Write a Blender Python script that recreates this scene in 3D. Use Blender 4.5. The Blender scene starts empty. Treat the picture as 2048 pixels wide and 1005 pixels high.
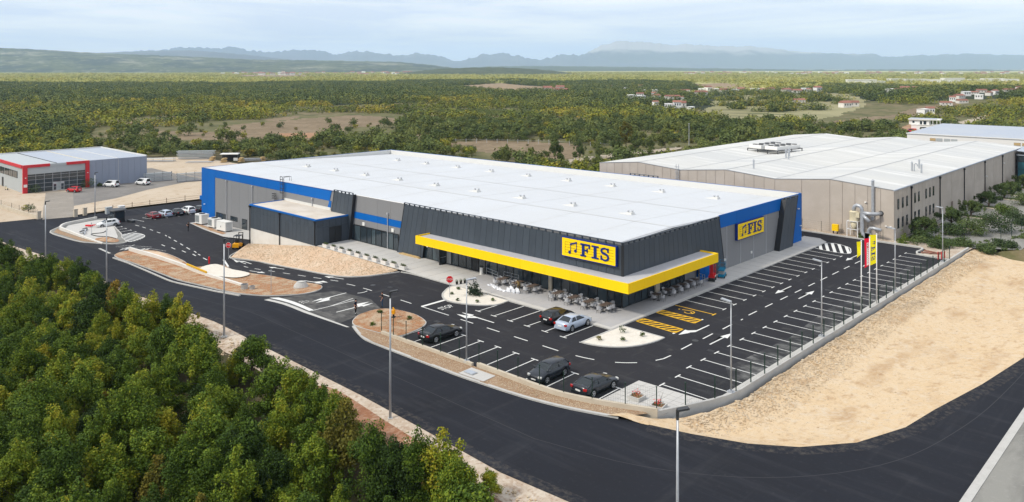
import bpy, bmesh, math, random
import numpy as np
from mathutils import Vector, Matrix

R = math.radians
scene = bpy.context.scene
COL = scene.collection

# ------------------------------------------------------------------ camera, world, sun, exposure
CAM = (53.1, -74.45, 27.7)
YAW = 0.758
cam_data = bpy.data.cameras.new("camera")
cam_data.sensor_width = 36.0
cam_data.lens = 1574 * 36.0 / 2048
cam_data.shift_y = -(502.5 - 137) / 2048
cam_data.clip_start = 0.5
cam_data.clip_end = 60000
cam = bpy.data.objects.new("camera", cam_data)
cam.location = CAM
cam.rotation_euler = (R(90), 0, YAW)
COL.objects.link(cam)
scene.camera = cam

SUN_DIR = Vector((-0.30, -0.66, 0.69)).normalized()          # towards the sun
sun_data = bpy.data.lights.new("sun", 'SUN')
sun_data.energy = 3.6
sun_data.angle = R(7)
sun_data.color = (1.0, 0.93, 0.80)
sun = bpy.data.objects.new("sun", sun_data)
sun.location = (0, 0, 60)
sun.rotation_euler = SUN_DIR.to_track_quat('Z', 'Y').to_euler()
COL.objects.link(sun)

world = bpy.data.worlds.new("World")
scene.world = world
world.use_nodes = True
wn, wl = world.node_tree.nodes, world.node_tree.links
wn.clear()
w_out = wn.new('ShaderNodeOutputWorld')
w_bg = wn.new('ShaderNodeBackground')
w_sky = wn.new('ShaderNodeTexSky')
w_sky.sky_type = 'NISHITA'
w_sky.sun_disc = False
w_sky.sun_elevation = math.asin(SUN_DIR.z)
w_sky.sun_rotation = math.atan2(SUN_DIR.x, SUN_DIR.y)
w_sky.air_density = 1.0
w_sky.dust_density = 1.5
w_sky.ozone_density = 1.5
w_tc = wn.new('ShaderNodeTexCoord')
w_map = wn.new('ShaderNodeMapping')
w_map.inputs['Rotation'].default_value = (0.02, 0.03, 0.5)
w_map.inputs['Scale'].default_value = (1.6, 1.6, 17.0)
w_n = wn.new('ShaderNodeTexNoise')
w_n.inputs['Scale'].default_value = 1.6
w_n.inputs['Detail'].default_value = 7.0
w_n.inputs['Roughness'].default_value = 0.55
w_n.inputs['Distortion'].default_value = 0.5
w_r = wn.new('ShaderNodeMapRange')
w_r.inputs['From Min'].default_value = 0.40
w_r.inputs['From Max'].default_value = 0.58
w_c = wn.new('ShaderNodeMix'); w_c.data_type = 'RGBA'       # grey-blue sheet to bright wisps, in sky units
w_c.inputs['A'].default_value = (11.4, 12.4, 14.4, 1)
w_c.inputs['B'].default_value = (15.6, 15.8, 15.9, 1)
w_mix = wn.new('ShaderNodeMix'); w_mix.data_type = 'RGBA'
w_mix.inputs['Factor'].default_value = 0.86                  # thin, nearly closed cloud cover
wl.new(w_tc.outputs['Generated'], w_map.inputs['Vector'])
wl.new(w_map.outputs[0], w_n.inputs['Vector'])
wl.new(w_n.outputs['Fac'], w_r.inputs['Value'])
wl.new(w_r.outputs[0], w_c.inputs['Factor'])
wl.new(w_sky.outputs[0], w_mix.inputs['A'])
wl.new(w_c.outputs['Result'], w_mix.inputs['B'])
wl.new(w_mix.outputs['Result'], w_bg.inputs['Color'])
w_bg.inputs['Strength'].default_value = 0.1
wl.new(w_bg.outputs[0], w_out.inputs['Surface'])

vs = scene.view_settings
vs.view_transform = 'Standard'
vs.look = 'None'
vs.gamma = 1.0
vs.exposure = -0.25
vs.use_curve_mapping = False
scene.cycles.use_denoising = True
scene.cycles.max_bounces = 6
scene.cycles.diffuse_bounces = 3
scene.cycles.glossy_bounces = 3
scene.cycles.transparent_max_bounces = 8
scene.cycles.volume_bounces = 1

# ------------------------------------------------------------------ materials
def lin(r, g, b):
    f = lambda c: c / 12.92 if c <= 0.04045 else ((c + 0.055) / 1.055) ** 2.4
    return (f(r / 255), f(g / 255), f(b / 255), 1)

def mat(name, col, rough=0.7, spec=0.3, metal=0.0, layers=(), bump=0.0, bscale=8.0, bdist=0.05, world_xy=False, obj_var=0.0, emit=0.0, leaf=None, coat=0.0):
    """Principled material; layers = (type, scale, colour, lo, hi, amount[, stretch]) mixed over the base."""
    m = bpy.data.materials.new(name)
    m.use_nodes = True
    n, l = m.node_tree.nodes, m.node_tree.links
    b = n['Principled BSDF']
    b.inputs['Roughness'].default_value = rough
    b.inputs['Specular IOR Level'].default_value = spec
    b.inputs['Metallic'].default_value = metal
    if coat:
        b.inputs['Coat Weight'].default_value = coat
        b.inputs['Coat Roughness'].default_value = 0.06
    if len(col) == 3:
        col = (*col, 1)
    if world_xy:
        src = n.new('ShaderNodeNewGeometry').outputs['Position']
    else:
        src = n.new('ShaderNodeTexCoord').outputs['Object']
    cur = None
    def mix(fac, colour, amount):
        nonlocal cur
        mx = n.new('ShaderNodeMix'); mx.data_type = 'RGBA'
        if cur is None:
            mx.inputs['A'].default_value = col
        else:
            l.new(cur, mx.inputs['A'])
        mx.inputs['B'].default_value = colour if len(colour) == 4 else (*colour, 1)
        if fac is None:
            mx.inputs['Factor'].default_value = amount
        else:
            l.new(fac, mx.inputs['Factor'])
        cur = mx.outputs['Result']
    for L in layers:
        t, sc, c, lo, hi, am = L[:6]
        v = src
        if len(L) > 6:
            mp = n.new('ShaderNodeMapping')
            mp.inputs['Scale'].default_value = L[6]
            if len(L) > 7:
                mp.inputs['Rotation'].default_value = L[7]
            l.new(src, mp.inputs['Vector']); v = mp.outputs[0]
        if t == 'n':
            x = n.new('ShaderNodeTexNoise'); x.inputs['Scale'].default_value = sc
            x.inputs['Detail'].default_value = 5; x.inputs['Roughness'].default_value = 0.6
            o = x.outputs['Fac']
        elif t == 'v':
            x = n.new('ShaderNodeTexVoronoi'); x.inputs['Scale'].default_value = sc
            o = x.outputs['Color']
        elif t == 'w':
            x = n.new('ShaderNodeTexWave'); x.inputs['Scale'].default_value = sc
            x.inputs['Distortion'].default_value = 0
            o = x.outputs['Fac']
        l.new(v, x.inputs['Vector'])
        r = n.new('ShaderNodeMapRange')
        r.inputs['From Min'].default_value = lo; r.inputs['From Max'].default_value = hi
        r.inputs['To Max'].default_value = am
        l.new(o, r.inputs['Value'])
        mix(r.outputs[0], c, am)
    if obj_var:
        oi = n.new('ShaderNodeObjectInfo')
        hs = n.new('ShaderNodeHueSaturation')
        r = n.new('ShaderNodeMapRange')
        r.inputs['To Min'].default_value = 1 - obj_var; r.inputs['To Max'].default_value = 1 + obj_var
        l.new(oi.outputs['Random'], r.inputs['Value']); l.new(r.outputs[0], hs.inputs['Value'])
        if cur is None:
            hs.inputs['Color'].default_value = col
        else:
            l.new(cur, hs.inputs['Color'])
        cur = hs.outputs['Color']
    if leaf:                                   # per-leaf and per-plant colour: leaf = list of ramp colours
        at = n.new('ShaderNodeAttribute'); at.attribute_name = 'tint'
        oi = n.new('ShaderNodeObjectInfo')
        ad = n.new('ShaderNodeMath'); ad.operation = 'MULTIPLY_ADD'
        ad.inputs[1].default_value = 0.58; l.new(oi.outputs['Random'], ad.inputs[0]); l.new(at.outputs['Fac'], ad.inputs[2])
        rp = n.new('ShaderNodeValToRGB')
        cr = rp.color_ramp
        while len(cr.elements) < len(leaf):
            cr.elements.new(0.5)
        for e, (p, c) in zip(cr.elements, leaf):
            e.position = p; e.color = (*c, 1)
        l.new(ad.outputs[0], rp.inputs['Fac'])
        cur = rp.outputs['Color']
    if cur is None:
        b.inputs['Base Color'].default_value = col
    else:
        l.new(cur, b.inputs['Base Color'])
    if bump:
        nz = n.new('ShaderNodeTexNoise'); nz.inputs['Scale'].default_value = bscale; nz.inputs['Detail'].default_value = 6
        l.new(src, nz.inputs['Vector'])
        bp = n.new('ShaderNodeBump'); bp.inputs['Strength'].default_value = bump; bp.inputs['Distance'].default_value = bdist
        l.new(nz.outputs['Fac'], bp.inputs['Height']); l.new(bp.outputs[0], b.inputs['Normal'])
    if emit:
        b.inputs['Emission Color'].default_value = col
        b.inputs['Emission Strength'].default_value = emit
    return m

X = {}   # the material table
X['road'] = mat('road_asphalt', (.017, .019, .026), .88, .13, world_xy=True, bump=.25, bscale=9, bdist=.01, layers=[
    ('n', .5, (.042, .044, .052), .52, .72, .6, (.12, 1.6, 1), (0, 0, -.05)), ('n', .45, (.048, .05, .056), .56, .74, .5, (1.4, .10, 1), (0, 0, .35)), ('n', .06, (.014, .015, .019), .45, .62, .6),
    ('n', .35, (.016, .017, .022), .42, .7, .6, (1, 4, 1)), ('n', 3.0, (.055, .056, .062), .58, .8, .35), ('n', .12, (.06, .06, .066), .6, .75, .35, (1, 5, 1))])
X['edgedust'] = mat('dusty_road_edge', (.017, .019, .026), .9, .12, world_xy=True, layers=[('n', .5, (.042, .044, .052), .52, .72, .6, (.12, 1.6, 1), (0, 0, -.05)), ('n', 2.2, (.10, .088, .075), .46, .74, .7), ('n', 9, (.20, .17, .13), .60, .74, .5)])
X['seam'] = mat('paving_seam', (.05, .052, .058), .9, .1)
X['lot'] = mat('lot_asphalt', (.025, .025, .030), .88, .14, world_xy=True, bump=.25, bscale=9, bdist=.01, layers=[
    ('n', .5, (.055, .055, .058), .54, .72, .7, (.25, 1.5, 1)), ('n', .8, (.085, .083, .08), .60, .74, .5, (1.5, .3, 1)), ('v', .18, (.022, .022, .026), .3, .9, .5),
    ('n', .25, (.026, .026, .030), .42, .7, .7), ('n', 2.5, (.07, .068, .066), .58, .78, .4), ('n', .5, (.13, .125, .118), .62, .8, .45)])
X['dusty'] = mat('dusty_asphalt', (.075, .074, .073), .9, .15, world_xy=True, layers=[
    ('n', .5, (.16, .155, .148), .45, .72, .9, (.7, 1.6, 1)), ('n', .9, (.045, .045, .048), .5, .62, .7)])
X['paint'] = mat('white_road_paint', (.68, .68, .66), .7, .2, world_xy=True, layers=[('n', 6, (.45, .45, .44), .58, .75, .6)])
X['wornpaint'] = mat('worn_white_paint', (.55, .55, .53), .8, .2, world_xy=True, layers=[('n', 4, (.13, .13, .13), .46, .62, .8)])
X['ypaint'] = mat('yellow_road_paint', (.66, .38, .02), .7, .2, world_xy=True, layers=[('n', 5, (.25, .15, .03), .55, .75, .6)])
X['pave'] = mat('pavement_concrete', (.50, .485, .46), .85, .2, world_xy=True, bump=.1, layers=[
    ('n', .3, (.42, .41, .40), .4, .7, .6), ('n', 3, (.56, .54, .52), .5, .75, .4)])
X['slabjoint'] = mat('paving_joint', (.30, .29, .28), .9, .1)
X['terrace'] = mat('terrace_paving', (.40, .39, .39), .8, .2, world_xy=True, layers=[('n', .4, (.33, .33, .34), .4, .7, .6), ('n', 4, (.46, .45, .44), .5, .75, .4)])  # terrace paving made darker, canopy shade put into its colour
X['kerb'] = mat('kerb_concrete', (.46, .45, .43), .85, .2, world_xy=True, layers=[('n', 1.5, (.36, .35, .33), .45, .7, .6)])
X['concrete'] = mat('concrete', (.50, .49, .465), .85, .2, world_xy=True, bump=.1, layers=[('n', .8, (.42, .41, .39), .4, .7, .7), ('n', 5, (.56, .55, .53), .55, .75, .4)])
X['wallcap'] = mat('wall_render', (.52, .46, .37), .9, .1, world_xy=True, layers=[('n', .7, (.42, .36, .28), .45, .7, .7)])
X['emb'] = mat('embankment_gravel', (.56, .40, .275), .95, .1, world_xy=True, bump=.45, bscale=11, bdist=.1, layers=[
    ('n', .4, (.61, .48, .36), .42, .62, .9), ('v', 7, (.40, .28, .19), .5, .95, .4), ('n', 6, (.64, .55, .45), .55, .72, .6)])
X['sand'] = mat('sand_ground', (.58, .435, .275), .95, .1, world_xy=True, bump=.6, bscale=2.2, bdist=.12, layers=[
    ('n', .14, (.60, .465, .31), .4, .6, .9), ('n', .30, (.40, .26, .145), .54, .70, .75, (1, .4, 1)), ('n', 1.1, (.38, .24, .13), .56, .68, .65, (1, .5, 1)), ('n', 5, (.44, .31, .19), .56, .66, .6), ('n', 1.4, (.36, .24, .14), .56, .72, .6), ('n', .8, (.58, .49, .38), .56, .7, .6), ('v', 3.0, (.62, .55, .45), .5, .95, .3)])
X['dryg'] = mat('dry_grass_ground', (.17, .135, .075), .95, .1, world_xy=True, layers=[('n', .2, (.10, .10, .04), .45, .62, .8), ('n', 1.5, (.24, .19, .11), .52, .7, .6)])
X['rocks'] = mat('limestone_rubble', (.50, .40, .285), .95, .1, obj_var=0, world_xy=True, layers=[('n', .9, (.40, .28, .16), .45, .65, .8), ('v', 2.0, (.62, .54, .42), .4, .95, .6)])
X['cementdust'] = mat('cement_dusted_asphalt', (.036, .036, .040), .9, .15, world_xy=True, layers=[('n', .55, (.30, .30, .29), .50, .74, .8, (.5, 1.1, 1)), ('n', 1.6, (.045, .045, .048), .5, .62, .6)])
X['redsoil'] = mat('red_soil', (.34, .175, .09), .95, .1, world_xy=True, bump=.7, bscale=5, bdist=.1, layers=[
    ('n', .6, (.43, .33, .23), .46, .6, .9), ('n', 3, (.24, .115, .06), .52, .7, .6), ('v', 4, (.46, .36, .27), .55, .95, .5)])
X['redrubble'] = mat('red_rubble', (.27, .13, .075), .95, .1, world_xy=True, bump=.8, bscale=5, bdist=.12, layers=[('n', .7, (.36, .24, .165), .5, .66, .8), ('v', 3.5, (.42, .29, .21), .5, .95, .7), ('n', 3, (.16, .075, .045), .54, .7, .7)])
X['stonysoil'] = mat('stony_soil', (.30, .20, .125), .95, .1, world_xy=True, bump=.8, bscale=6, bdist=.1, layers=[
    ('n', .5, (.36, .26, .175), .45, .65, .8), ('v', 9, (.50, .43, .34), .68, .98, .8), ('n', 4, (.18, .11, .07), .52, .7, .6)])
X['whitegravel'] = mat('white_gravel', (.66, .615, .54), .95, .1, world_xy=True, bump=.5, bscale=9, bdist=.05, layers=[
    ('n', 1.5, (.56, .51, .44), .45, .68, .6), ('v', 8, (.74, .70, .64), .4, .95, .5)])
X['verge'] = mat('pale_verge_gravel', (.42, .335, .26), .95, .1, world_xy=True, bump=.7, bscale=4, bdist=.1, layers=[
    ('n', .5, (.52, .455, .375), .42, .62, .9), ('n', 2.5, (.28, .18, .12), .50, .68, .75), ('v', 5, (.62, .56, .49), .5, .95, .4)])
X['forestfloor'] = mat('forest_floor', (.075, .058, .035), .95, .1, world_xy=True, layers=[('n', .6, (.045, .05, .02), .42, .62, .9), ('n', 3, (.16, .12, .085), .6, .75, .5)])
X['claypath'] = mat('pale_dirt', (.47, .385, .29), .95, .1, world_xy=True, layers=[('n', .12, (.52, .44, .35), .4, .65, .8), ('n', .5, (.34, .235, .145), .55, .72, .7)])
X['yard'] = mat('grey_gravel_yard', (.195, .185, .175), .95, .1, world_xy=True, layers=[('n', .15, (.25, .235, .22), .42, .65, .8), ('n', 1.2, (.14, .132, .126), .5, .7, .6)])
X['drive'] = mat('cobbled_drive', (.27, .245, .215), .95, .1, world_xy=True, layers=[('n', .2, (.32, .29, .255), .42, .65, .8), ('n', 1.5, (.21, .19, .165), .5, .7, .6)])
X['oldconc'] = mat('stained_concrete', (.25, .245, .225), .9, .15, world_xy=True, bump=.2, layers=[('n', .25, (.16, .155, .145), .45, .65, .8, (2, .5, 1)), ('n', 3, (.32, .31, .29), .55, .75, .5)])
# buildings
X['dark'] = mat('anthracite_cladding', (.054, .068, .086), .5, .35, metal=.0, layers=[('n', .8, (.045, .057, .073), .4, .7, .7)], obj_var=.07)
X['darkrail'] = mat('anthracite_frame', (.018, .020, .023), .5, .4)
X['blue'] = mat('blue_cladding', lin(0, 94, 174), .55, .18, obj_var=.04)
X['greypan'] = mat('grey_ribbed_cladding', (.225, .227, .235), .5, .35, obj_var=.03, layers=[('n', 14, (.19, .192, .2), .45, .65, .6)])
X['silverjoint'] = mat('pale_joint', (.42, .43, .45), .45, .4)
X['yellow'] = mat('yellow_fascia', lin(255, 208, 0), .45, .35, obj_var=.02)
X['signblue'] = mat('sign_blue', lin(16, 46, 122), .45, .3)
X['signline'] = mat('sign_line', (.10, .075, .01), .5, .3)
X['signboard'] = mat('sign_yellow', lin(255, 214, 10), .45, .3)
X['roof'] = mat('white_roof_membrane', (.53, .545, .565), .6, .3, world_xy=True, layers=[('n', .06, (.55, .57, .60), .4, .62, .8), ('n', .5, (.50, .51, .53), .56, .72, .6, (.3, 1.6, 1)), ('n', 2.5, (.46, .46, .47), .66, .78, .5)])
X['roofwhite'] = mat('white_roof_trim', (.62, .615, .59), .6, .3)
X['canopyroof'] = mat('canopy_grey_membrane', (.46, .455, .47), .7, .25, world_xy=True, layers=[('n', .4, (.40, .395, .41), .4, .7, .7)])
X['annexroof'] = mat('dusty_flat_roof', (.60, .545, .475), .85, .2, world_xy=True, layers=[('n', .25, (.50, .435, .36), .45, .65, .8)])
X['plinth'] = mat('white_plinth', (.66, .64, .60), .8, .2, world_xy=True, layers=[('n', .5, (.56, .53, .48), .45, .7, .6)])
X['glass'] = mat('dark_glazing', (.026, .038, .048), .05, .7)
X['glassmid'] = mat('blue_grey_glazing', (.05, .072, .085), .06, .7)
X['glassteal'] = mat('teal_glazing', (.03, .12, .15), .08, .5)
X['interior'] = mat('pale_interior', (.40, .41, .40), .8, .2)
X['steel'] = mat('galvanised_steel', (.44, .46, .49), .42, .5, metal=.3, layers=[('n', 2, (.34, .36, .39), .45, .65, .6)])
X['darksteel'] = mat('dark_steel', (.05, .052, .055), .5, .4, metal=.3)
X['polewhite'] = mat('white_pole', (.78, .78, .78), .4, .4)
X['white'] = mat('white_enamel', (.75, .74, .71), .5, .35)
X['whitebox'] = mat('white_planter', (.72, .70, .67), .7, .3)
X['black'] = mat('black_rubber', (.012, .012, .013), .7, .3)
X['green'] = mat('green_fence_coat', (.012, .035, .025), .5, .3)
X['beige'] = mat('washed_aggregate_panel', (.47, .415, .36), .9, .15, obj_var=.03, layers=[('n', 9, (.39, .34, .295), .42, .68, .7), ('n', .35, (.52, .465, .41), .45, .65, .6)])
X['beigejoint'] = mat('panel_joint', (.22, .175, .15), .9, .1)
X['whroof'] = mat('warehouse_roof', (.55, .545, .52), .6, .3, world_xy=True, layers=[('n', .05, (.50, .505, .50), .45, .60, .8, (.35, 1.6, 1)), ('n', .2, (.72, .71, .69), .5, .66, .7, (.25, 3, 1))])
X['whroofline'] = mat('roof_valley_line', (.40, .41, .42), .7, .2)
X['wood'] = mat('raw_timber', (.50, .36, .18), .8, .2, layers=[('n', 3, (.38, .25, .11), .45, .7, .6, (1, 6, 6))])
X['tabletop'] = mat('brown_table_top', (.13, .095, .075), .6, .3, layers=[('n', 4, (.09, .066, .052), .45, .7, .6, (1, 6, 1))])
X['chair'] = mat('grey_wicker', (.42, .42, .43), .6, .3, obj_var=.25)
X['red'] = mat('red_panel', lin(196, 44, 52), .5, .35)
X['silverclad'] = mat('silver_cladding', (.40, .43, .44), .45, .4, obj_var=.03)
X['bluegreyclad'] = mat('blue_grey_cladding', (.27, .30, .37), .5, .4, obj_var=.03, layers=[('w', 1.2, (.23, .26, .33), .3, .7, .5, (0.001, .001, 3))])
X['bluegreyroof'] = mat('blue_grey_metal_roof', (.36, .40, .47), .5, .4, world_xy=True, layers=[('n', .15, (.40, .43, .47), .42, .65, .7)])
X['terracotta'] = mat('terracotta_tiles', (.27, .125, .09), .85, .2, obj_var=.2)
X['housewall'] = mat('white_render', (.68, .65, .60), .85, .2, obj_var=.12)
X['modern'] = mat('bright_white_render', (.76, .75, .73), .8, .2)
X['signred'] = mat('sign_red', lin(214, 24, 32), .45, .35)
X['flagyellow'] = mat('flag_yellow', lin(226, 214, 20), .7, .2)
X['flagred'] = mat('flag_red', lin(214, 20, 52), .7, .2)
X['liftred'] = mat('lift_red', lin(206, 22, 30), .45, .4)
X['liftteal'] = mat('lift_teal', lin(0, 122, 158), .45, .4)
X['forkyellow'] = mat('forklift_yellow', lin(226, 158, 12), .45, .4)
X['cream'] = mat('cream_paint', (.66, .59, .42), .5, .35)
X['bark'] = mat('bark', (.085, .065, .048), .9, .15, layers=[('n', 5, (.13, .11, .09), .45, .7, .7)])
X['plastic'] = mat('crumpled_plastic_film', (.70, .71, .74), .35, .5)
X['lampglass'] = mat('lamp_lens', (.55, .55, .52), .15, .5)
X['redlamp'] = mat('red_lens', lin(170, 10, 14), .2, .5)
X['tyre'] = mat('tyre', (.013, .013, .014), .8, .2)
X['rim'] = mat('alloy_rim', (.50, .51, .53), .3, .5, metal=.7)
X['plate'] = mat('number_plate', (.72, .72, .70), .5, .3)
X['carglass'] = mat('car_glass', (.012, .018, .022), .05, .6)
X['skin'] = mat('skin', (.46, .25, .17), .6, .3)
X['hair'] = mat('dark_hair', (.02, .014, .010), .7, .2)
X['navy'] = mat('navy_cloth', (.014, .018, .035), .85, .15)
X['blackcloth'] = mat('black_cloth', (.012, .012, .014), .85, .15)
X['denim'] = mat('blue_denim', (.025, .055, .11), .85, .15)
X['olivecloth'] = mat('olive_brown_cloth', (.16, .11, .045), .85, .15)
X['shoe'] = mat('dark_shoe', (.015, .014, .013), .6, .3)
def paint(name, c):
    return mat(name, c, .28, .5, metal=.1, coat=.25)
X['c_black'] = paint('black_car_paint', (.008, .009, .012))
X['c_navy'] = paint('dark_navy_car_paint', (.013, .017, .026))
X['c_silver'] = paint('silver_blue_car_paint', (.42, .48, .58))
X['c_white'] = paint('white_car_paint', (.72, .73, .73))
X['c_red'] = paint('red_car_paint', lin(190, 20, 30))
X['c_darkred'] = paint('dark_red_car_paint', lin(120, 14, 26))
X['c_grey'] = paint('grey_car_paint', (.26, .30, .33))
# foliage
OAK = [(0, (.010, .022, .004)), (.28, (.032, .064, .007)), (.54, (.076, .126, .010)), (.77, (.17, .215, .014)), (1, (.33, .28, .02))]
X['oakleaf'] = mat('oak_leaves', (.05, .07, .02), .75, .2, leaf=OAK)
X['autumn'] = mat('turning_leaves', (.1, .1, .02), .75, .2, leaf=[(0, (.05, .06, .012)), (.5, (.14, .125, .016)), (1, (.27, .165, .022))])
X['juniper'] = mat('juniper_needles', (.03, .05, .03), .8, .2, leaf=[(0, (.014, .026, .016)), (.6, (.032, .054, .03)), (1, (.06, .085, .045))])
X['scrubleaf'] = mat('scrub_leaves', (.05, .07, .02), .85, .15, leaf=[(0, (.046, .064, .012)), (.33, (.122, .148, .022)), (.66, (.25, .25, .03)), (1, (.38, .28, .045))])
X['darkleaf'] = mat('dark_wood_leaves', (.03, .045, .02), .85, .15, leaf=[(0, (.046, .068, .022)), (.5, (.102, .132, .038)), (1, (.18, .195, .05))])
X['oliveleaf'] = mat('carob_leaves', (.03, .045, .02), .7, .25, leaf=[(0, (.022, .040, .012)), (.5, (.052, .084, .022)), (1, (.11, .145, .04))])
X['lime'] = mat('bright_shrub_leaves', (.08, .13, .02), .75, .2, leaf=[(0, (.03, .055, .008)), (.6, (.085, .13, .018)), (1, (.16, .2, .03))])
X['meadowleaf'] = mat('pale_meadow_scrub', (.13, .15, .05), .9, .1, leaf=[(0, (.22, .24, .06)), (.5, (.38, .38, .11)), (1, (.50, .46, .17))])  # sunshine on the far plain put into the leaf colours

# ------------------------------------------------------------------ mesh helpers
class MB:
    """Collects boxes, bars, tubes, prisms; build() links them as ONE mesh object."""
    def __init__(s):
        s.v, s.f, s.m = [], [], []
    def add(s, vs, fs, mi=0):
        k = len(s.v)
        s.v += [tuple(p) for p in vs]
        s.f += [tuple(i + k for i in f) for f in fs]
        s.m += [mi] * len(fs)
        return s
    def box(s, c, d, rz=0.0, mi=0, M=None):
        x, y, z = d[0] / 2, d[1] / 2, d[2] / 2
        p = [Vector((a * x, b * y, e * z)) for a in (-1, 1) for b in (-1, 1) for e in (-1, 1)]
        if rz:
            q = Matrix.Rotation(rz, 3, 'Z'); p = [q @ a for a in p]
        if M is not None:
            p = [M @ a for a in p]
        c = Vector(c)
        return s.add([a + c for a in p], [(0, 1, 3, 2), (4, 6, 7, 5), (0, 4, 5, 1), (2, 3, 7, 6), (0, 2, 6, 4), (1, 5, 7, 3)], mi)
    def bb(s, x0, x1, y0, y1, z0, z1, mi=0):
        return s.box(((x0 + x1) / 2, (y0 + y1) / 2, (z0 + z1) / 2), (abs(x1 - x0), abs(y1 - y0), abs(z1 - z0)), mi=mi)
    def tube(s, pts, r, seg=8, mi=0, cap=True):
        pts = [Vector(p) for p in pts]
        rs = r if isinstance(r, (list, tuple)) else [r] * len(pts)
        k = len(s.v); vs, fs = [], []
        for i, p in enumerate(pts):
            t = (pts[min(i + 1, len(pts) - 1)] - pts[max(i - 1, 0)]).normalized()
            u = t.orthogonal() if abs(t.z) > .999 or i == 0 else u - t * u.dot(t)
            if i == 0:
                u = (Vector((0, 0, 1)).cross(t) if abs(t.z) < .99 else Vector((1, 0, 0)))
                u = u - t * u.dot(t)
            u = u.normalized(); w = t.cross(u)
            for j in range(seg):
                a = 2 * math.pi * j / seg
                vs.append(p + (u * math.cos(a) + w * math.sin(a)) * rs[i])
        for i in range(len(pts) - 1):
            for j in range(seg):
                a, b = i * seg + j, i * seg + (j + 1) % seg
                fs.append((a, b, b + seg, a + seg))
        if cap:
            fs.append(tuple(range(seg - 1, -1, -1))); fs.append(tuple((len(pts) - 1) * seg + j for j in range(seg)))
        return s.add(vs, fs, mi)
    def prism(s, poly, z0, z1, mi=0):
        n = len(poly)
        ar = sum(poly[i][0] * poly[(i + 1) % n][1] - poly[(i + 1) % n][0] * poly[i][1] for i in range(n))
        if ar < 0:
            poly = poly[::-1]
        vs = [(x, y, z0) for x, y in poly] + [(x, y, z1) for x, y in poly]
        fs = [tuple(range(n - 1, -1, -1)), tuple(range(n, 2 * n))] + [(i, (i + 1) % n, n + (i + 1) % n, n + i) for i in range(n)]
        return s.add(vs, fs, mi)
    def quad(s, a, b, c, d, mi=0):
        return s.add([a, b, c, d], [(0, 1, 2, 3)], mi)
    def ball(s, c, r, mi=0, seg=8, rings=5):
        rr = r if isinstance(r, (list, tuple)) else (r, r, r)
        vs, fs = [], []
        for i in range(rings + 1):
            th = math.pi * i / rings
            for j in range(seg):
                ph = 2 * math.pi * j / seg
                vs.append((c[0] + rr[0] * math.sin(th) * math.cos(ph), c[1] + rr[1] * math.sin(th) * math.sin(ph), c[2] + rr[2] * math.cos(th)))
        for i in range(rings):
            for j in range(seg):
                a, b = i * seg + j, i * seg + (j + 1) % seg
                fs.append((a, a + seg, b + seg, b))
        return s.add(vs, fs, mi)
    def mesh(s, name, mats, smooth=False):
        me = bpy.data.meshes.new(name)
        me.from_pydata(s.v, [], s.f)
        for m in (mats if isinstance(mats, (list, tuple)) else [mats]):
            me.materials.append(m)
        if any(s.m):
            me.polygons.foreach_set('material_index', s.m)
        if smooth:
            me.polygons.foreach_set('use_smooth', [True] * len(me.polygons))
        me.update()
        return me
    def build(s, name, mats, parent=None, smooth=False):
        return obj(name, s.mesh(name, mats, smooth), parent)

def obj(name, me, parent=None):
    o = bpy.data.objects.new(name, me)
    COL.objects.link(o)
    if parent is not None:
        o.parent = parent
        r = parent
        loc = Vector((0, 0, 0))
        if parent.get('_world'):                       # parts of fixed buildings are written in world coordinates
            o.location = -Vector(parent['_world'])
    return o

def tag(o, label=None, cat=None, group=None, kind=None):
    if label: o['label'] = label
    if cat: o['category'] = cat
    if group: o['group'] = group
    if kind: o['kind'] = kind
    return o

def thing(name, label, cat, loc=(0, 0, 0), rz=0.0, group=None, fixed=False):
    o = bpy.data.objects.new(name, None)
    o.empty_display_size = .5
    COL.objects.link(o)
    o.location = loc
    o.rotation_euler = (0, 0, rz)
    if fixed:
        o['_world'] = tuple(loc)
    return tag(o, label, cat, group)

def dup(root, loc, rz=0.0, label=None, group=None, scale=None):
    r = root.copy(); COL.objects.link(r)
    r.location = loc; r.rotation_euler = (0, 0, rz)
    if scale is not None:
        r.scale = (scale,) * 3 if not isinstance(scale, tuple) else scale
    if label: r['label'] = label
    if group: r['group'] = group
    for ch in list(root.children):
        c = ch.copy(); COL.objects.link(c); c.parent = r
        for q in ch.children:
            d = q.copy(); COL.objects.link(d); d.parent = c
    return r

def struct(o):
    o['kind'] = 'structure'
    return o

# ------------------------------------------------------------------ the lie of the land
def g0(x):
    if x > -28: return 0.0
    u = -28 - x
    if u < 4: z = -.0125 * u * u
    elif u < 30: z = -.2 - .1 * (u - 4)
    elif u < 34: z = -2.8 - .1 * (u - 30) + .0125 * (u - 30) ** 2
    else: z = -3.0
    if x < -76: z -= min(1.5, .03 * (-76 - x))
    return z
def g(x):
    k = math.floor(x / 2) * 2; t = (x - k) / 2
    return g0(k) * (1 - t) + g0(k + 2) * t

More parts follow.
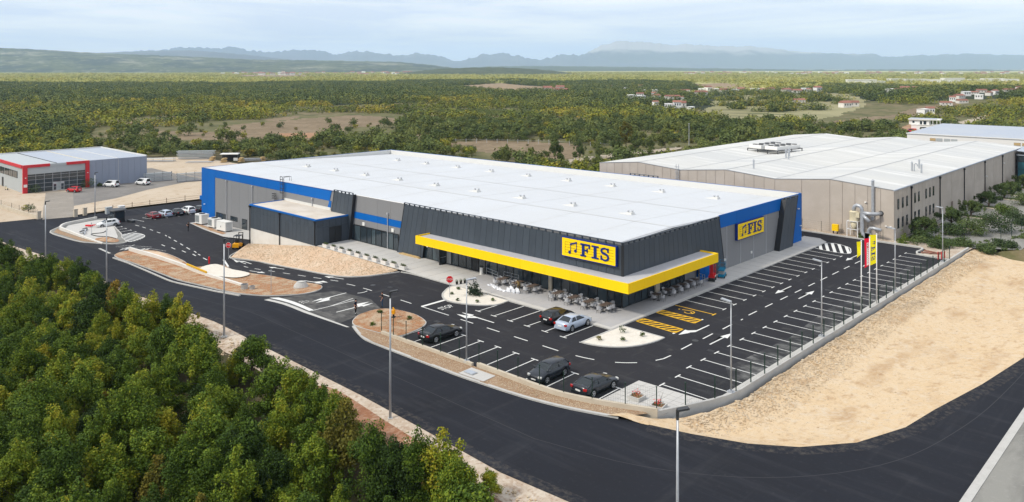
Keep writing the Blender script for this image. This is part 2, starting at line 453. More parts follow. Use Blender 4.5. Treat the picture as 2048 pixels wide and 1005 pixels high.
def sheet(name, poly, dz, m, parent=None, hf=None, step=None, holes=None):
    """A flat or draped sheet from an outline; cut at the 2 m knots of the land so that stacked sheets never cross."""
    bm = bmesh.new()
    n = len(poly)
    ar = sum(poly[i][0] * poly[(i + 1) % n][1] - poly[(i + 1) % n][0] * poly[i][1] for i in range(n))
    if ar < 0: poly = poly[::-1]
    bm.faces.new([bm.verts.new((p[0], p[1], 0)) for p in poly])
    xs = [p[0] for p in poly]; ys = [p[1] for p in poly]
    if step:
        cuts = [(x, 0) for x in np.arange(math.floor(min(xs)), max(xs), step)] + [(y, 1) for y in np.arange(math.floor(min(ys)), max(ys), step)]
    else:
        cuts = [(x, 0) for x in range(-126, -26, 2) if min(xs) < x < max(xs)]
    for c, ax in cuts:
        co = (c, 0, 0) if ax == 0 else (0, c, 0); no = (1, 0, 0) if ax == 0 else (0, 1, 0)
        bmesh.ops.bisect_plane(bm, geom=bm.verts[:] + bm.edges[:] + bm.faces[:], plane_co=co, plane_no=no)
    bmesh.ops.triangulate(bm, faces=bm.faces[:])
    for v in bm.verts:
        v.co.z = (hf(v.co.x, v.co.y) if hf else g(v.co.x)) + dz
    me = bpy.data.meshes.new(name); bm.to_mesh(me); bm.free()
    me.materials.append(m)
    if step: me.polygons.foreach_set('use_smooth', [True] * len(me.polygons))
    o = obj(name, me, parent)
    return o if parent else struct(o)

def smooth_path(pts, n=4, closed=False):
    P = [Vector((*p, 0)) if len(p) == 2 else Vector(p) for p in pts]; out = []
    N = len(P)
    for i in range(N if closed else N - 1):
        a, b, c, d = (P[(i - 1) % N], P[i], P[(i + 1) % N], P[(i + 2) % N]) if closed else (P[max(i - 1, 0)], P[i], P[i + 1], P[min(i + 2, N - 1)])
        for k in range(n):
            t = k / n
            out.append(.5 * ((2 * b) + (c - a) * t + (2 * a - 5 * b + 4 * c - d) * t * t + (3 * b - a - 3 * c + d) * t ** 3))
    if not closed: out.append(P[-1])
    return [(p.x, p.y) for p in out]

def densify(pts, d=2.0):
    out = []
    for a, b in zip(pts, pts[1:]):
        k = max(1, int(math.dist(a, b) / d))
        out += [(a[0] + (b[0] - a[0]) * i / k, a[1] + (b[1] - a[1]) * i / k) for i in range(k)]
    return out + [pts[-1]]

def strip(name, path, w, h, m, parent=None, base=-.2, hf=None, closed=False, side=0.0, top=None):
    """A kerb or wall swept along a path: w wide, h above the ground."""
    if closed: path = path + [path[0]]
    path = densify(path, 2.0)
    mb = MB(); vs = []
    n = len(path)
    for i, p in enumerate(path):
        a = path[i - 1] if i else (path[-2] if closed else path[0]); b = path[i + 1] if i < n - 1 else (path[1] if closed else path[-1])
        t = Vector((b[0] - a[0], b[1] - a[1])).normalized(); q = Vector((-t.y, t.x))
        z = hf(*p) if hf else g(p[0])
        hh = h(i / (n - 1)) if callable(h) else h
        for s_, zz in ((-.5 + side, base), (-.5 + side, hh), (.5 + side, hh), (.5 + side, base)):
            vs.append((p[0] + q.x * w * s_, p[1] + q.y * w * s_, z + zz))
    fs = []
    for i in range(n - 1):
        for j in range(3):
            fs.append((i * 4 + j, i * 4 + j + 1, i * 4 + j + 5, i * 4 + j + 4))
    if not closed:
        fs += [(0, 3, 2, 1), ((n - 1) * 4, (n - 1) * 4 + 1, (n - 1) * 4 + 2, (n - 1) * 4 + 3)]
    mb.add(vs, fs)
    bmn = mb.build(name, m, parent)
    bm = bmesh.new(); bm.from_mesh(bmn.data); bmesh.ops.recalc_face_normals(bm, faces=bm.faces[:]); bm.to_mesh(bmn.data); bm.free()
    return bmn if parent else struct(bmn)

def text_mesh(s, size, m, name, extrude=0.0, space=1.0):
    cu = bpy.data.curves.new(name, 'FONT'); cu.body = s; cu.size = size; cu.align_x = 'CENTER'; cu.align_y = 'CENTER'; cu.extrude = extrude; cu.resolution_u = 3
    cu.space_character = space
    t = bpy.data.objects.new(name, cu); COL.objects.link(t)
    me = bpy.data.meshes.new_from_object(t.evaluated_get(bpy.context.evaluated_depsgraph_get()))
    bpy.data.objects.remove(t); bpy.data.curves.remove(cu)
    me.materials.clear(); me.materials.append(m); me.name = name
    return me

# ------------------------------------------------------------------ land, hills, air
FPX, HPY = 1574.0, 137.0
def land(px, py, z=-3.6):
    """A point of the open country at height z (surveyed from the drone's position)."""
    Z = FPX * (CAM[2] - z) / (py - HPY); Xc = (px - 1024) / FPX * Z
    return (CAM[0] + math.cos(YAW) * Xc - math.sin(YAW) * Z, CAM[1] + math.sin(YAW) * Xc + math.cos(YAW) * Z)
def sm(t):
    t = np.clip(t, 0, 1); return t * t * (3 - 2 * t)
rng = np.random.default_rng(11)
_lat = rng.random((64, 64))
def vnoise(x, y, s):
    x, y = np.asarray(x) / s, np.asarray(y) / s
    xi, yi = np.floor(x).astype(int), np.floor(y).astype(int); fx, fy = sm(x - xi), sm(y - yi)
    L = lambda a, b: _lat[a % 64, b % 64]
    return (L(xi, yi) * (1 - fx) + L(xi + 1, yi) * fx) * (1 - fy) + (L(xi, yi + 1) * (1 - fx) + L(xi + 1, yi + 1) * fx) * fy
def fbm(x, y, s):
    return .55 * vnoise(x, y, s) + .28 * vnoise(x + 91, y + 37, s / 2.1) + .17 * vnoise(x + 13, y + 71, s / 4.3)
gv = np.vectorize(g)
_ridge = land(1990, 196, 0); _val = land(1560, 222, -4)
def T(x, y):
    x = np.asarray(x, float); y = np.asarray(y, float)
    z = gv(np.maximum(x, -140))
    z = z - 2.6 * sm((-38.0 - y) / 9) * (x < 60)
    t = sm((y - 52) / 40)
    zb = -3.2 * sm((-40 - x) / 70)
    z = z * (1 - t) + zb * t
    z = z - 1.0 * sm((x - 21.3) / 6) * sm((38.5 - x) / 4) * sm((y + 24) / 8) * sm((62 - y) / 10)
    d = np.hypot(x - CAM[0], y - CAM[1])
    zf = -4 + 3.0 * (fbm(x, y, 420) - .5)
    zf = zf - 2 * np.exp(-((x - _val[0]) ** 2 + (y - _val[1]) ** 2) / 170 ** 2) + 9 * np.exp(-(((x - _ridge[0]) / 190) ** 2 + ((y - _ridge[1]) / 260) ** 2))
    zf = zf + 6 * sm((d - 2500) / 2500) * (fbm(x, y, 1500) - .3)
    w = sm((d - 260) / 420)
    return z * (1 - w) + zf * w

POLY = {
    'field': [[(330, 277), (480, 248), (600, 238), (705, 231), (788, 235), (792, 248), (720, 257), (665, 268), (640, 282), (560, 287), (450, 283)],
              [(868, 292), (905, 285), (1000, 283), (1100, 286), (1200, 291), (1225, 300), (1200, 314), (1150, 324), (1080, 320), (1000, 308), (930, 302)],
              [(450, 262), (560, 258), (545, 264), (470, 268)], [(640, 216), (760, 212), (770, 215), (650, 219)], [(360, 231), (430, 229), (435, 233), (365, 235)], [(140, 246), (330, 242), (335, 246), (150, 250)], [(190, 216), (245, 215), (246, 219), (192, 220)], [(300, 262), (420, 268), (415, 273), (290, 268)], [(515, 240), (600, 232), (604, 236), (520, 244)], [(820, 262), (900, 258), (905, 262), (825, 267)], [(1080, 246), (1160, 250), (1158, 254), (1078, 250)], [(1130, 195), (1230, 205), (1228, 209), (1126, 199)],
              [(1640, 256), (1750, 234), (1890, 215), (1898, 221), (1770, 240), (1655, 262)]],
    'tan': [[(865, 227), (960, 223), (1092, 229), (1085, 239), (980, 236), (870, 233)], [(885, 173), (1000, 167), (1130, 179), (1125, 188), (1000, 184)],
            [(470, 150.5), (600, 150), (640, 154), (560, 157), (480, 155)], [(1380, 170), (1450, 166), (1520, 174), (1480, 181), (1400, 177)],
            [(846, 206), (851, 205), (862, 219), (853, 221)], [(1000, 265), (1060, 262), (1075, 268), (1020, 272)]],
    'valley': [[(1412, 233), (1425, 206), (1480, 194), (1580, 189), (1700, 196), (1722, 210), (1690, 230), (1640, 241), (1560, 242), (1480, 239)]],
    'red': [[(556, 269), (645, 266), (652, 277), (575, 281)], [(1770, 277), (1815, 252), (1836, 246), (1850, 268), (1825, 284)]],
    'dirt': [[(1090, 334), (1150, 319), (1250, 307), (1352, 297), (1352, 303), (1255, 313), (1160, 326), (1110, 340)], [(1885, 268), (1900, 252), (1962, 236), (1985, 233), (1965, 243), (1930, 256), (1908, 272)]],
}
PW = {k: [np.array([land(*q) for q in p]) for p in v] for k, v in POLY.items()}
def inside(P, x, y):
    r = np.zeros(x.shape, bool)
    for (x0, y0), (x1, y1) in zip(P, np.roll(P, -1, 0)):
        c = ((y0 > y) != (y1 > y)) & (x < (x1 - x0) * (y - y0) / (y1 - y0 + 1e-12) + x0)
        r ^= c
    return r
YARD = np.array([(-126, -40), (-138, -40), (-232, -40), (-240, 40), (-226, 66), (-160, 66), (-128, 58)])
CODES = ['scrub', 'forest', 'meadow', 'field', 'tan', 'valley', 'red', 'dirt', 'site', 'lit']
def region(x, y):
    """What grows where: index into CODES."""
    x = np.asarray(x, float); y = np.asarray(y, float)
    n = fbm(x, y, 60) - .5; nb = fbm(x + 500, y, 260) - .5
    dx, dy = x - CAM[0], y - CAM[1]
    Z = -math.sin(YAW) * dx + math.cos(YAW) * dy; Xc = math.cos(YAW) * dx + math.sin(YAW) * dy
    d = np.hypot(dx, dy)
    px = 1024 + FPX * Xc / np.maximum(Z, 1)
    c = np.zeros(x.shape, int)
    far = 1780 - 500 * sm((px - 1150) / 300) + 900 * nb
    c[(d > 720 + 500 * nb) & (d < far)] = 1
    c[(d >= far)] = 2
    c[(d > 1050) & (d < 1700) & (px > 1650) & (d < 1400 + 400 * nb)] = 1
    c[(px < 175) & (d > 330) & (d < 560) & (Z > 0)] = 1
    xj, yj = x + 22 * n, y + 22 * n
    for k, code in (('field', 3), ('tan', 4), ('valley', 5), ('red', 6), ('dirt', 7)):
        for P in PW[k]:
            c[inside(P, xj if code < 6 else x, yj if code < 6 else y)] = code
    site = ((x > -128) & (x < 70) & (y > -38) & (y < 64)) | ((x > -56) & (x < 40) & (y > 40) & (y < 175)) | inside(YARD, x, y)
    c[site] = 8
    c[(y < -30) & (x > -150)] = 8
    return c

GM = {}
def ground_mat(key, base, layers):
    GM[key] = mat('ground_' + key, base, .95, .1, world_xy=True, layers=layers, bump=0)
ground_mat('scrub', (.14, .132, .06), [('n', .02, (.21, .165, .10), .45, .65, .8), ('n', .12, (.075, .082, .032), .45, .6, .8), ('n', .5, (.20, .16, .11), .62, .75, .5)])
ground_mat('forest', (.032, .040, .020), [('n', .02, (.045, .05, .025), .45, .62, .8), ('n', .15, (.022, .032, .016), .45, .6, .7)])
ground_mat('meadow', (.42, .40, .16), [('n', .003, (.54, .48, .23), .45, .6, .9), ('n', .012, (.20, .22, .08), .54, .66, .75), ('v', .03, (.11, .13, .05), .6, .95, .6)])  # bright yellow-green stands in for a sunlit patch through the cloud
ground_mat('field', (.20, .15, .095), [('n', .06, (.25, .19, .125), .42, .62, .9), ('n', .4, (.11, .085, .05), .5, .66, .7), ('n', .9, (.10, .10, .045), .58, .7, .6)])
ground_mat('tan', (.30, .22, .14), [('n', .05, (.22, .17, .10), .45, .65, .8), ('n', .3, (.13, .12, .06), .56, .7, .6)])
ground_mat('valley', (.25, .235, .12), [('n', .02, (.31, .285, .165), .42, .6, .9, (1, .35, 1), (0, 0, .7)), ('n', .03, (.085, .095, .04), .54, .64, .8, (.5, 2.5, 1), (0, 0, .7)), ('v', .02, (.25, .215, .13), .6, .9, .5)])
ground_mat('red', (.33, .19, .11), [('n', .1, (.40, .28, .18), .45, .65, .8), ('n', .6, (.2, .12, .07), .52, .7, .6)])
ground_mat('dirt', (.42, .36, .28), [('n', .3, (.34, .28, .21), .45, .65, .7)])

def make_terrain():
    cx, cy = CAM[0], CAM[1]
    ang = np.concatenate([np.linspace(-48, 48, 760), np.linspace(50, 310, 66)[1:-1]]) * math.pi / 180
    rad = np.concatenate([[0.01, 12, 24], 32 * 1.0165 ** np.arange(0, 405)])
    rad = rad[rad < 23800]
    A, Q = np.meshgrid(ang, rad)
    Xs = cx + Q * (-np.sin(YAW - A)); Ys = cy + Q * np.cos(YAW - A)
    Zs = T(Xs, Ys)
    near = (Xs > -150) & (Xs < 62) & (Ys > -45) & (Ys < 66)
    Zs = Zs - np.where(near, .38, 0) - np.where((Xs > 16.5) & (Xs < 40) & (Ys > -24.5) & (Ys < 63), 1.2, 0)
    na, nr = len(ang), len(rad)
    v = np.stack([Xs, Ys, Zs], -1).reshape(-1, 3)
    i, j = np.meshgrid(np.arange(nr - 1), np.arange(na), indexing='ij')
    j2 = (j + 1) % na
    f = np.stack([i * na + j, i * na + j2, (i + 1) * na + j2, (i + 1) * na + j], -1).reshape(-1, 4)[:, ::-1]
    me = bpy.data.meshes.new('terrain')
    me.vertices.add(len(v)); me.vertices.foreach_set('co', v.ravel())
    me.loops.add(f.size); me.loops.foreach_set('vertex_index', f.ravel())
    me.polygons.add(len(f)); me.polygons.foreach_set('loop_start', np.arange(0, f.size, 4))
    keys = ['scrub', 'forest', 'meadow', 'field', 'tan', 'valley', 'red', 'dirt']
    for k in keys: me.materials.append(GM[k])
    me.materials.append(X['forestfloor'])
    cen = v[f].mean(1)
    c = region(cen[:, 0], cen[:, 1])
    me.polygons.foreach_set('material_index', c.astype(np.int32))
    me.polygons.foreach_set('use_smooth', np.ones(len(f), bool))
    me.update(); me.validate()
    struct(obj('terrain', me))
make_terrain()

def ridge(name, prof, D, depth, m, foot=-16.0, rough=.06, rows=9, step=4, crag=2.0):
    """A hill or mountain range: crest heights along bearings at distance D, sloping to the plain in front and behind."""
    px = np.arange(prof[0][0], prof[-1][0] + 1, step)
    py = np.interp(px, [p[0] for p in prof], [p[1] for p in prof])
    py = py - (np.array([float(fbm(q * 37.0, D, 400)) + .6 * float(fbm(q * 37.0, D + 900, 130)) for q in px]) - .8) * crag
    zc = CAM[2] - (py - HPY) / FPX * D
    vs, fs = [], []
    n = len(px)
    rows_t = list(np.linspace(0, 1, rows)) + [1.25, 1.7, 2.0]
    for t in rows_t:
        dd = D - depth * (1 - t)
        h = (1 - (1 - t) ** 1.6) if t <= 1 else max(0, 1 - (t - 1) ** 1.3)
        for k in range(n):
            Xc = (px[k] - 1024) / FPX * dd
            x = CAM[0] + math.cos(YAW) * Xc - math.sin(YAW) * dd; y = CAM[1] + math.sin(YAW) * Xc + math.cos(YAW) * dd
            nz = (float(fbm(x, y, depth * .45)) - .5) * rough * 4 * (zc[k] - foot) * (min(t, 1) * (1 - min(t, 1)) * 4)
            vs.append((x, y, foot + (zc[k] - foot) * h + nz))
    for r_ in range(len(rows_t) - 1):
        for k in range(n - 1):
            fs.append((r_ * n + k, r_ * n + k + 1, (r_ + 1) * n + k + 1, (r_ + 1) * n + k))
    mb = MB().add(vs, fs)
    return struct(mb.build(name, m, smooth=True))

m_hill = mat('hill_scrub', (.085, .10, .045), .95, .1, world_xy=True, layers=[('n', .0022, (.27, .265, .20), .50, .60, .8, (1, 1, 4)), ('n', .0035, (.025, .04, .03), .50, .58, .9, (1, 1, 4)), ('n', .014, (.32, .31, .26), .58, .68, .7), ('n', .02, (.03, .045, .025), .5, .6, .6)])
m_low = mat('low_hill_scrub', (.06, .075, .035), .95, .1, world_xy=True, layers=[('n', .008, (.09, .10, .05), .45, .6, .8), ('n', .03, (.03, .045, .02), .5, .62, .7)])
m_mtn = mat('mountain_rock', (.085, .09, .095), .95, .1, world_xy=True, layers=[('n', .0012, (.14, .14, .135), .45, .62, .8)])
m_high = mat('bare_limestone_mountain', (.10, .11, .10), .95, .1)
def high_rock():                 # bare pale limestone above the tree line
    n, l = m_high.node_tree.nodes, m_high.node_tree.links
    ps = n.new('ShaderNodeNewGeometry'); sp = n.new('ShaderNodeSeparateXYZ'); nz = n.new('ShaderNodeTexNoise')
    nz.inputs['Scale'].default_value = .0016; nz.inputs['Detail'].default_value = 6
    l.new(ps.outputs['Position'], sp.inputs[0]); l.new(ps.outputs['Position'], nz.inputs['Vector'])
    ma = n.new('ShaderNodeMath'); ma.operation = 'MULTIPLY_ADD'; ma.inputs[1].default_value = 340
    l.new(nz.outputs['Fac'], ma.inputs[0]); l.new(sp.outputs['Z'], ma.inputs[2])
    r = n.new('ShaderNodeMapRange'); r.inputs['From Min'].default_value = 530; r.inputs['From Max'].default_value = 640; l.new(ma.outputs[0], r.inputs['Value'])
    mx = n.new('ShaderNodeMix'); mx.data_type = 'RGBA'; mx.inputs['A'].default_value = (.09, .10, .09, 1); mx.inputs['B'].default_value = (.42, .39, .36, 1)
    l.new(r.outputs[0], mx.inputs['Factor']); l.new(mx.outputs['Result'], n['Principled BSDF'].inputs['Base Color'])
high_rock()
ridge('mountain_range', [(150, 133), (200, 112), (260, 104), (330, 101), (352, 96), (382, 95), (432, 97), (463, 94.5), (482, 98), (505, 103), (522, 106), (558, 102), (575, 100), (600, 101), (640, 101.5), (652, 103), (667, 109.5), (692, 107), (712, 102.5), (760, 106), (784, 111), (830, 108), (870, 108.5), (902, 118), (922, 124), (962, 110.5), (1010, 107), (1034, 111), (1055, 119), (1085, 118), (1130, 109), (1162, 111.5), (1180, 108), (1260, 112), (1420, 118), (1520, 126), (1600, 133)], 19500, 2300, m_mtn, crag=9.0, rough=.10)
ridge('bare_mountain', [(1085, 130), (1120, 124), (1163, 111), (1182, 101), (1204, 92), (1225, 86), (1243, 83), (1300, 85), (1350, 90), (1372, 88), (1420, 92), (1470, 94), (1500, 92), (1560, 99), (1600, 103), (1660, 107), (1700, 108), (1740, 107), (1765, 112), (1790, 113.5), (1830, 112), (1880, 110), (1935, 108), (1990, 109), (2060, 110), (2200, 112), (2400, 118), (2500, 128)], 20500, 3000, m_high, crag=6.0, rough=.10)
ridge('blue_hill', [(-500, 110), (-200, 104), (0, 108), (200, 106), (300, 102), (380, 101), (450, 106), (520, 113), (590, 121), (640, 127), (700, 134)], 13000, 2000, m_mtn)
ridge('scrub_hill', [(-700, 84), (-350, 88), (-100, 94), (0, 96.5), (60, 99), (160, 105), (250, 109), (300, 111), (420, 116), (520, 120), (640, 121), (720, 123), (800, 124.5), (850, 129), (890, 134), (930, 139)], 7600, 2200, m_hill, rough=.05, rows=16)
ridge('wooded_hill', [(790, 147), (830, 143), (880, 138), (930, 136), (985, 135), (1040, 136.5), (1100, 141), (1150, 147), (1180, 150)], 3900, 500, m_low, foot=-8)
ridge('plain_hill', [(900, 138), (980, 133), (1100, 132.5), (1250, 134), (1400, 137), (1500, 138), (1650, 140), (1800, 139), (1950, 139), (2060, 141), (2300, 140), (2500, 142)], 10200, 2400, m_low, foot=-10)

def make_haze():
    m = bpy.data.materials.new('haze'); m.use_nodes = True
    n, l = m.node_tree.nodes, m.node_tree.links; n.clear()
    o = n.new('ShaderNodeOutputMaterial'); v = n.new('ShaderNodeVolumePrincipled')
    v.inputs['Color'].default_value = (.56, .75, 1.0, 1)
    v.inputs['Density'].default_value = HAZE
    v.inputs['Anisotropy'].default_value = 0.0
    l.new(v.outputs[0], o.inputs['Volume'])
    mb = MB().bb(CAM[0] - 24600, CAM[0] + 24600, CAM[1] - 24600, CAM[1] + 24600, -45, 900)
    tag(mb.build('haze', m), kind='stuff')
HAZE = 6.0e-5
make_haze()

# where the villages stand (bearings and ranges surveyed from the drone)
VILLAGES = [
    ([(1095, 184), (1110, 183), (1120, 182), (1125, 187)], 'white house on the tan ridge field above the dark wood', 'houses by the tan field', 1.2, -4, (0, 1, 2, 3)),
    ([(1223, 178), (1250, 181), (1282, 177), (1287, 185), (1310, 187), (1349, 184), (1366, 187), (1376, 186), (1262, 200), (1273, 200), (1284, 200), (1280, 192), (1308, 195), (1313, 204), (1336, 201), (1348, 202), (1362, 205), (1311, 213)], 'red-roofed house of the hamlet scattered in the woods above the valley', 'houses of the valley hamlet', .8, -4, (0, 1, 2, 3)),
    ([(1337, 217), (1346, 216), (1354, 217), (1362, 216)], 'house in the tight cluster standing deepest in the dark wood', 'cluster of houses in the wood', .8, -4, (0, 1, 2, 3)),
    ([(1380, 223)], 'white flat-roofed house alone in the dark wood', None, .8, -4, (3,)),
    ([(1402, 193), (1404, 185), (1416, 184), (1432, 183), (1448, 188), (1472, 188), (1482, 189), (1505, 183), (1520, 185), (1528, 187), (1540, 186), (1573, 186), (1594, 189), (1600, 188), (1610, 188), (1618, 189), (1635, 188)], 'house along the upper edge of the valley fields', 'houses along the valley edge', 1.0, -4, (0, 1, 2, 3)),
    ([(1598, 222)], 'red-roofed farmhouse standing in the valley fields', None, .9, -8, (1,)),
    ([(1690, 202), (1702, 201), (1780, 187), (1795, 185), (1810, 181), (1830, 179), (1848, 181), (1860, 180)], 'house on the dark wooded ridge', 'houses on the wooded ridge', 1.0, 3, (0, 1, 2, 3)),
    ([(1892, 211), (1905, 207), (1918, 204), (1932, 201), (1948, 199), (1963, 196), (1978, 201), (1990, 200), (2015, 194), (2028, 193), (2038, 191), (2046, 194), (1846, 221), (1860, 220), (1924, 209), (1958, 205)], 'house of the red-roofed village on the near slope beyond the white hall', 'houses of the near village', .75, 0, (0, 1, 2, 3)),
]
HOUSE_AT = np.array([land(px, py, v[4]) for v in VILLAGES for px, py in v[0]])
def near_house(x, y, r):
    x = np.asarray(x); y = np.asarray(y); out = np.zeros(x.shape, bool)
    for hx, hy in HOUSE_AT:
        dx, dy = CAM[0] - hx, CAM[1] - hy; L = math.hypot(dx, dy)
        for q in (0, .9 * r, 1.8 * r):
            out |= (x - hx - dx / L * q) ** 2 + (y - hy - dy / L * q) ** 2 < r * r
    return out

# ------------------------------------------------------------------ site ground
road = sheet('main_road', [(-240, -33.5), (-109.6, -33.8), (-96, -32.9), (-80.5, -33), (-63.4, -32.2), (-45.3, -33.2), (-31, -34.2), (-19.4, -34.5), (-2.2, -34.8), (5.6, -35.2), (15.4, -35.8), (21.4, -35.4), (39.3, -36.5), (39.6, -60), (39.6, 60),
    (38.8, 60), (37.2, 25), (36.9, 14.1), (35.6, 4), (34.1, -4.5), (33.4, -9.5), (31.6, -14.6), (28.8, -18.2), (25.8, -20.3), (22, -21.8), (18.8, -22.7), (14.5, -24.0), (8, -25.2), (-16, -25.0), (-100, -24.9), (-117, -25.0), (-122, -23), (-126, -13), (-125.3, -7), (-125.4, 11), (-124.6, 66), (-131, 66), (-132, 40), (-133.4, 14), (-134.2, 3.3), (-133.6, -11.6), (-135.5, -22), (-140.2, -28), (-240, -28.5)], 0, X['road'])
def inset(path, d): 
    out = []
    for i, p in enumerate(path):
        a, b_ = Vector(path[max(i - 1, 0)]), Vector(path[min(i + 1, len(path) - 1)]); t = (b_ - a).normalized(); out.append((p[0] - t.y * d, p[1] + t.x * d))
    return out
_ne = [(-109.6, -33.8), (-96, -32.9), (-80.5, -33), (-63.4, -32.2), (-45.3, -33.2), (-31, -34.2), (-19.4, -34.5), (-2.2, -34.8), (5.6, -35.2), (15.4, -35.8), (21.4, -35.4), (39.3, -36.5)]
sheet('road_edge_dust', _ne + inset(_ne, 1.0)[::-1], .005, X['edgedust'])
_se = [(39.0, 60), (37.2, 25), (36.9, 14.1), (35.6, 4), (34.1, -4.5), (33.4, -9.5), (31.6, -14.6), (28.8, -18.2), (25.8, -20.3), (22, -21.8), (18.8, -22.7)]
sheet('road_edge_dust', _se + inset(_se, 1.2)[::-1], .006, X['edgedust'])
sheet('paving_seam', [(-120, -29.6), (-60, -29.2), (-20, -30.1), (14, -30.6), (14, -30.54), (-20, -30.04), (-60, -29.14), (-120, -29.54)], .006, X['seam'])
_sc = smooth_path([(14, -30.57), (22, -28.5), (29, -24), (34, -17), (36.4, -8), (37.6, 6), (38.3, 40)], 5)
_q = inset(_sc, .06)
for k in range(len(_sc) - 1): sheet('paving_seam', [_sc[k], _sc[k + 1], _q[k + 1], _q[k]], .0075, X['seam'], road)
lot = sheet('parking_lot', [(-125.8, -12), (-121.5, -22.5), (-116.5, -25.3), (-20, -25.2), (-15.5, -26), (13.6, -22.9), (18.0, -20.8), (19.2, -18.2), (20.3, -15.4), (20.85, -12.8), (20.9, 56.4), (-30, 57.5), (-30, 49), (-.4, 49), (-.4, .2), (-106.2, .2), (-106.2, 60), (-124.9, 60), (-125.4, 11), (-125.2, -7)], .004, X['lot'])
struct(sheet('entrance_apron', [(-35, -25.4), (-19.2, -25.4), (-19.9, -22.5), (-20.2, -19), (-24, -17.6), (-30.6, -18.4), (-31.9, -21.2), (-33.3, -23.6)], .010, X['dusty']))
sheet('apron_edge', [(-34.5, -25.75), (-25.4, -25.9), (-17.6, -25.5), (-17.4, -25.25), (-25.4, -25.4), (-34.3, -25.2)], .016, X['concrete'])

# pavement round the store
PZ = .12
pv = sheet('pavement', [(-53, -6.5), (-33, -6.75), (3.45, -6.75), (3.45, 46), (3.3, 50.6), (1.6, 52.4), (-1, 52.4), (-1, 49.2), (0, 49.2), (0, 0), (-53, 0)], PZ, X['pave'], hf=lambda x, y: 0)
sheet('terrace_floor', [(-22, -4.6), (-16, -5.9), (3.1, -6.3), (3.1, 16.2), (.05, 16.2), (.05, -.05), (-22, -.05)], PZ + .006, X['terrace'], hf=lambda x, y: 0)  # darker sheet over the pavement, painted shade of the canopy
strip('pavement_kerb', [(-31.8, -6.82), (3.5, -6.82)], .16, PZ + .012, X['kerb'])
strip('pavement_kerb', [(3.52, -6.7), (3.52, 46), (3.35, 50.7), (1.6, 52.5), (-1, 52.5)], .16, PZ + .012, X['kerb'])
jm = MB()
for k in range(24):                                  # sawn joints of the pavement bays
    jm.bb(-52 + 2.3 * k - .012, -52 + 2.3 * k + .012, -6.5, -.1, PZ - .02, PZ + .0095)
for k in range(21):
    jm.bb(.1, 3.4, 2.3 * k + 1 - .012, 2.3 * k + 1 + .012, PZ - .02, PZ + .0095)
tag(jm.build('paving_joint', X['slabjoint'], pv), kind='stuff')

# gravel embankment between the plaza and the sunken lane
def emb_h(x, y):
    lane = np.interp(x, [-67.6, -60.4, -50, -40.3, -36, -33.4, -32], [-13.2, -11.2, -11.8, -12.5, -12, -9.6, -6.9])
    if x < -53.2: top_y, top_z = -6.6, g(x) + .25 + (x + 74) / 20.8 * (-g(x) - .25)
    else: top_y, top_z = -6.55, .08
    t = min(1, max(0, (y - lane) / (top_y - lane + 1e-6)))
    return (g(x) + .1) * (1 - t) + top_z * t
EMB = [(-74.2, -6.55), (-71, -9.6), (-67.6, -13.2), (-64, -12), (-60.4, -11.2), (-55, -11.5), (-50, -11.8), (-40.3, -12.5), (-36.6, -12.1), (-34.6, -10.9), (-33.2, -9), (-32.4, -6.9), (-40, -6.55), (-53.2, -6.55), (-60, -6.55)]
sheet('embankment', EMB, 0, X['emb'], hf=emb_h, step=.8)
strip('lane_kerb', smooth_path([(-74.4, -6.3), (-71.2, -9.7), (-67.8, -13.3), (-64, -12.1), (-60.4, -11.3), (-50, -11.9), (-40.3, -12.6), (-36.4, -12.2), (-34.3, -10.9), (-33, -9), (-32, -6.9)], 4), .2, .13, X['kerb'])
er = MB()
rr = random.Random(4)
for k in range(3600):
    x = rr.uniform(-72, -32.5); lo = np.interp(x, [-72, -67.6, -60.4, -50, -40.3, -36, -33.4, -32], [-8, -13, -11.2, -11.8, -12.5, -12, -9.6, -6.9])
    y = rr.uniform(lo + .2, -6.7); s = rr.uniform(.03, .085)
    er.ball((x, y, emb_h(x, y) + s * .25), (s * rr.uniform(.7, 1.4), s * rr.uniform(.7, 1.3), s * .7), seg=5, rings=3)
tag(er.build('embankment_gravel', X['rocks']), kind='stuff')

# kerbed islands
def island(name, pts, m, h=.12, kw=.2, nsub=4, kerb=True, bump=0.0, sub=True):
    p = smooth_path(pts, nsub, True) if nsub > 1 else pts
    hf = (lambda x, y: g(x) + bump * float(fbm(x * 20, y * 20, 60))) if bump else None
    o = sheet(name, p, h - .03, m, hf=hf, step=1.0 if bump else None)
    if kerb:
        strip('island_kerb', p, kw, h, X['kerb'], closed=True)
    return o
island('soil_island', [(-17.4, -24.6), (-19.4, -23), (-20.05, -21.2), (-19.9, -19.6), (-18.6, -18.4), (-15.7, -17.9), (-13.1, -18.5), (-12.0, -19.4), (-11.3, -21.2), (-11.2, -23.6), (-13.4, -24.3)], X['redsoil'], bump=.1)
island('gravel_island', [(-18.8, -10.8), (-20.1, -9.2), (-20.9, -7.6), (-20.4, -6.9), (-17, -6.7), (-12.1, -6.7), (-11.45, -7.4), (-11.6, -9.2), (-13.6, -10.9), (-16.6, -11.8)], X['whitegravel'], nsub=3)
def arcpts(a, b, c, n=10):
    return [((1 - t) ** 2 * a[0] + 2 * t * (1 - t) * b[0] + t * t * c[0], (1 - t) ** 2 * a[1] + 2 * t * (1 - t) * b[1] + t * t * c[1]) for t in [i / n for i in range(n + 1)]]
island('gravel_corner_island', [(3.6, -5.0), (8.95, -5.1)] + arcpts((8.95, -5.1), (8.9, -11.4), (3.6, -12.0), 12)[1:], X['whitegravel'], nsub=1, h=.10)
slab = sheet('paved_corner', [(13.3, -16.05), (20.0, -15.8), (19.1, -18.1), (18.0, -20.55), (16, -21.4), (13.3, -22.3)], .03, X['pave'])
jm = MB()
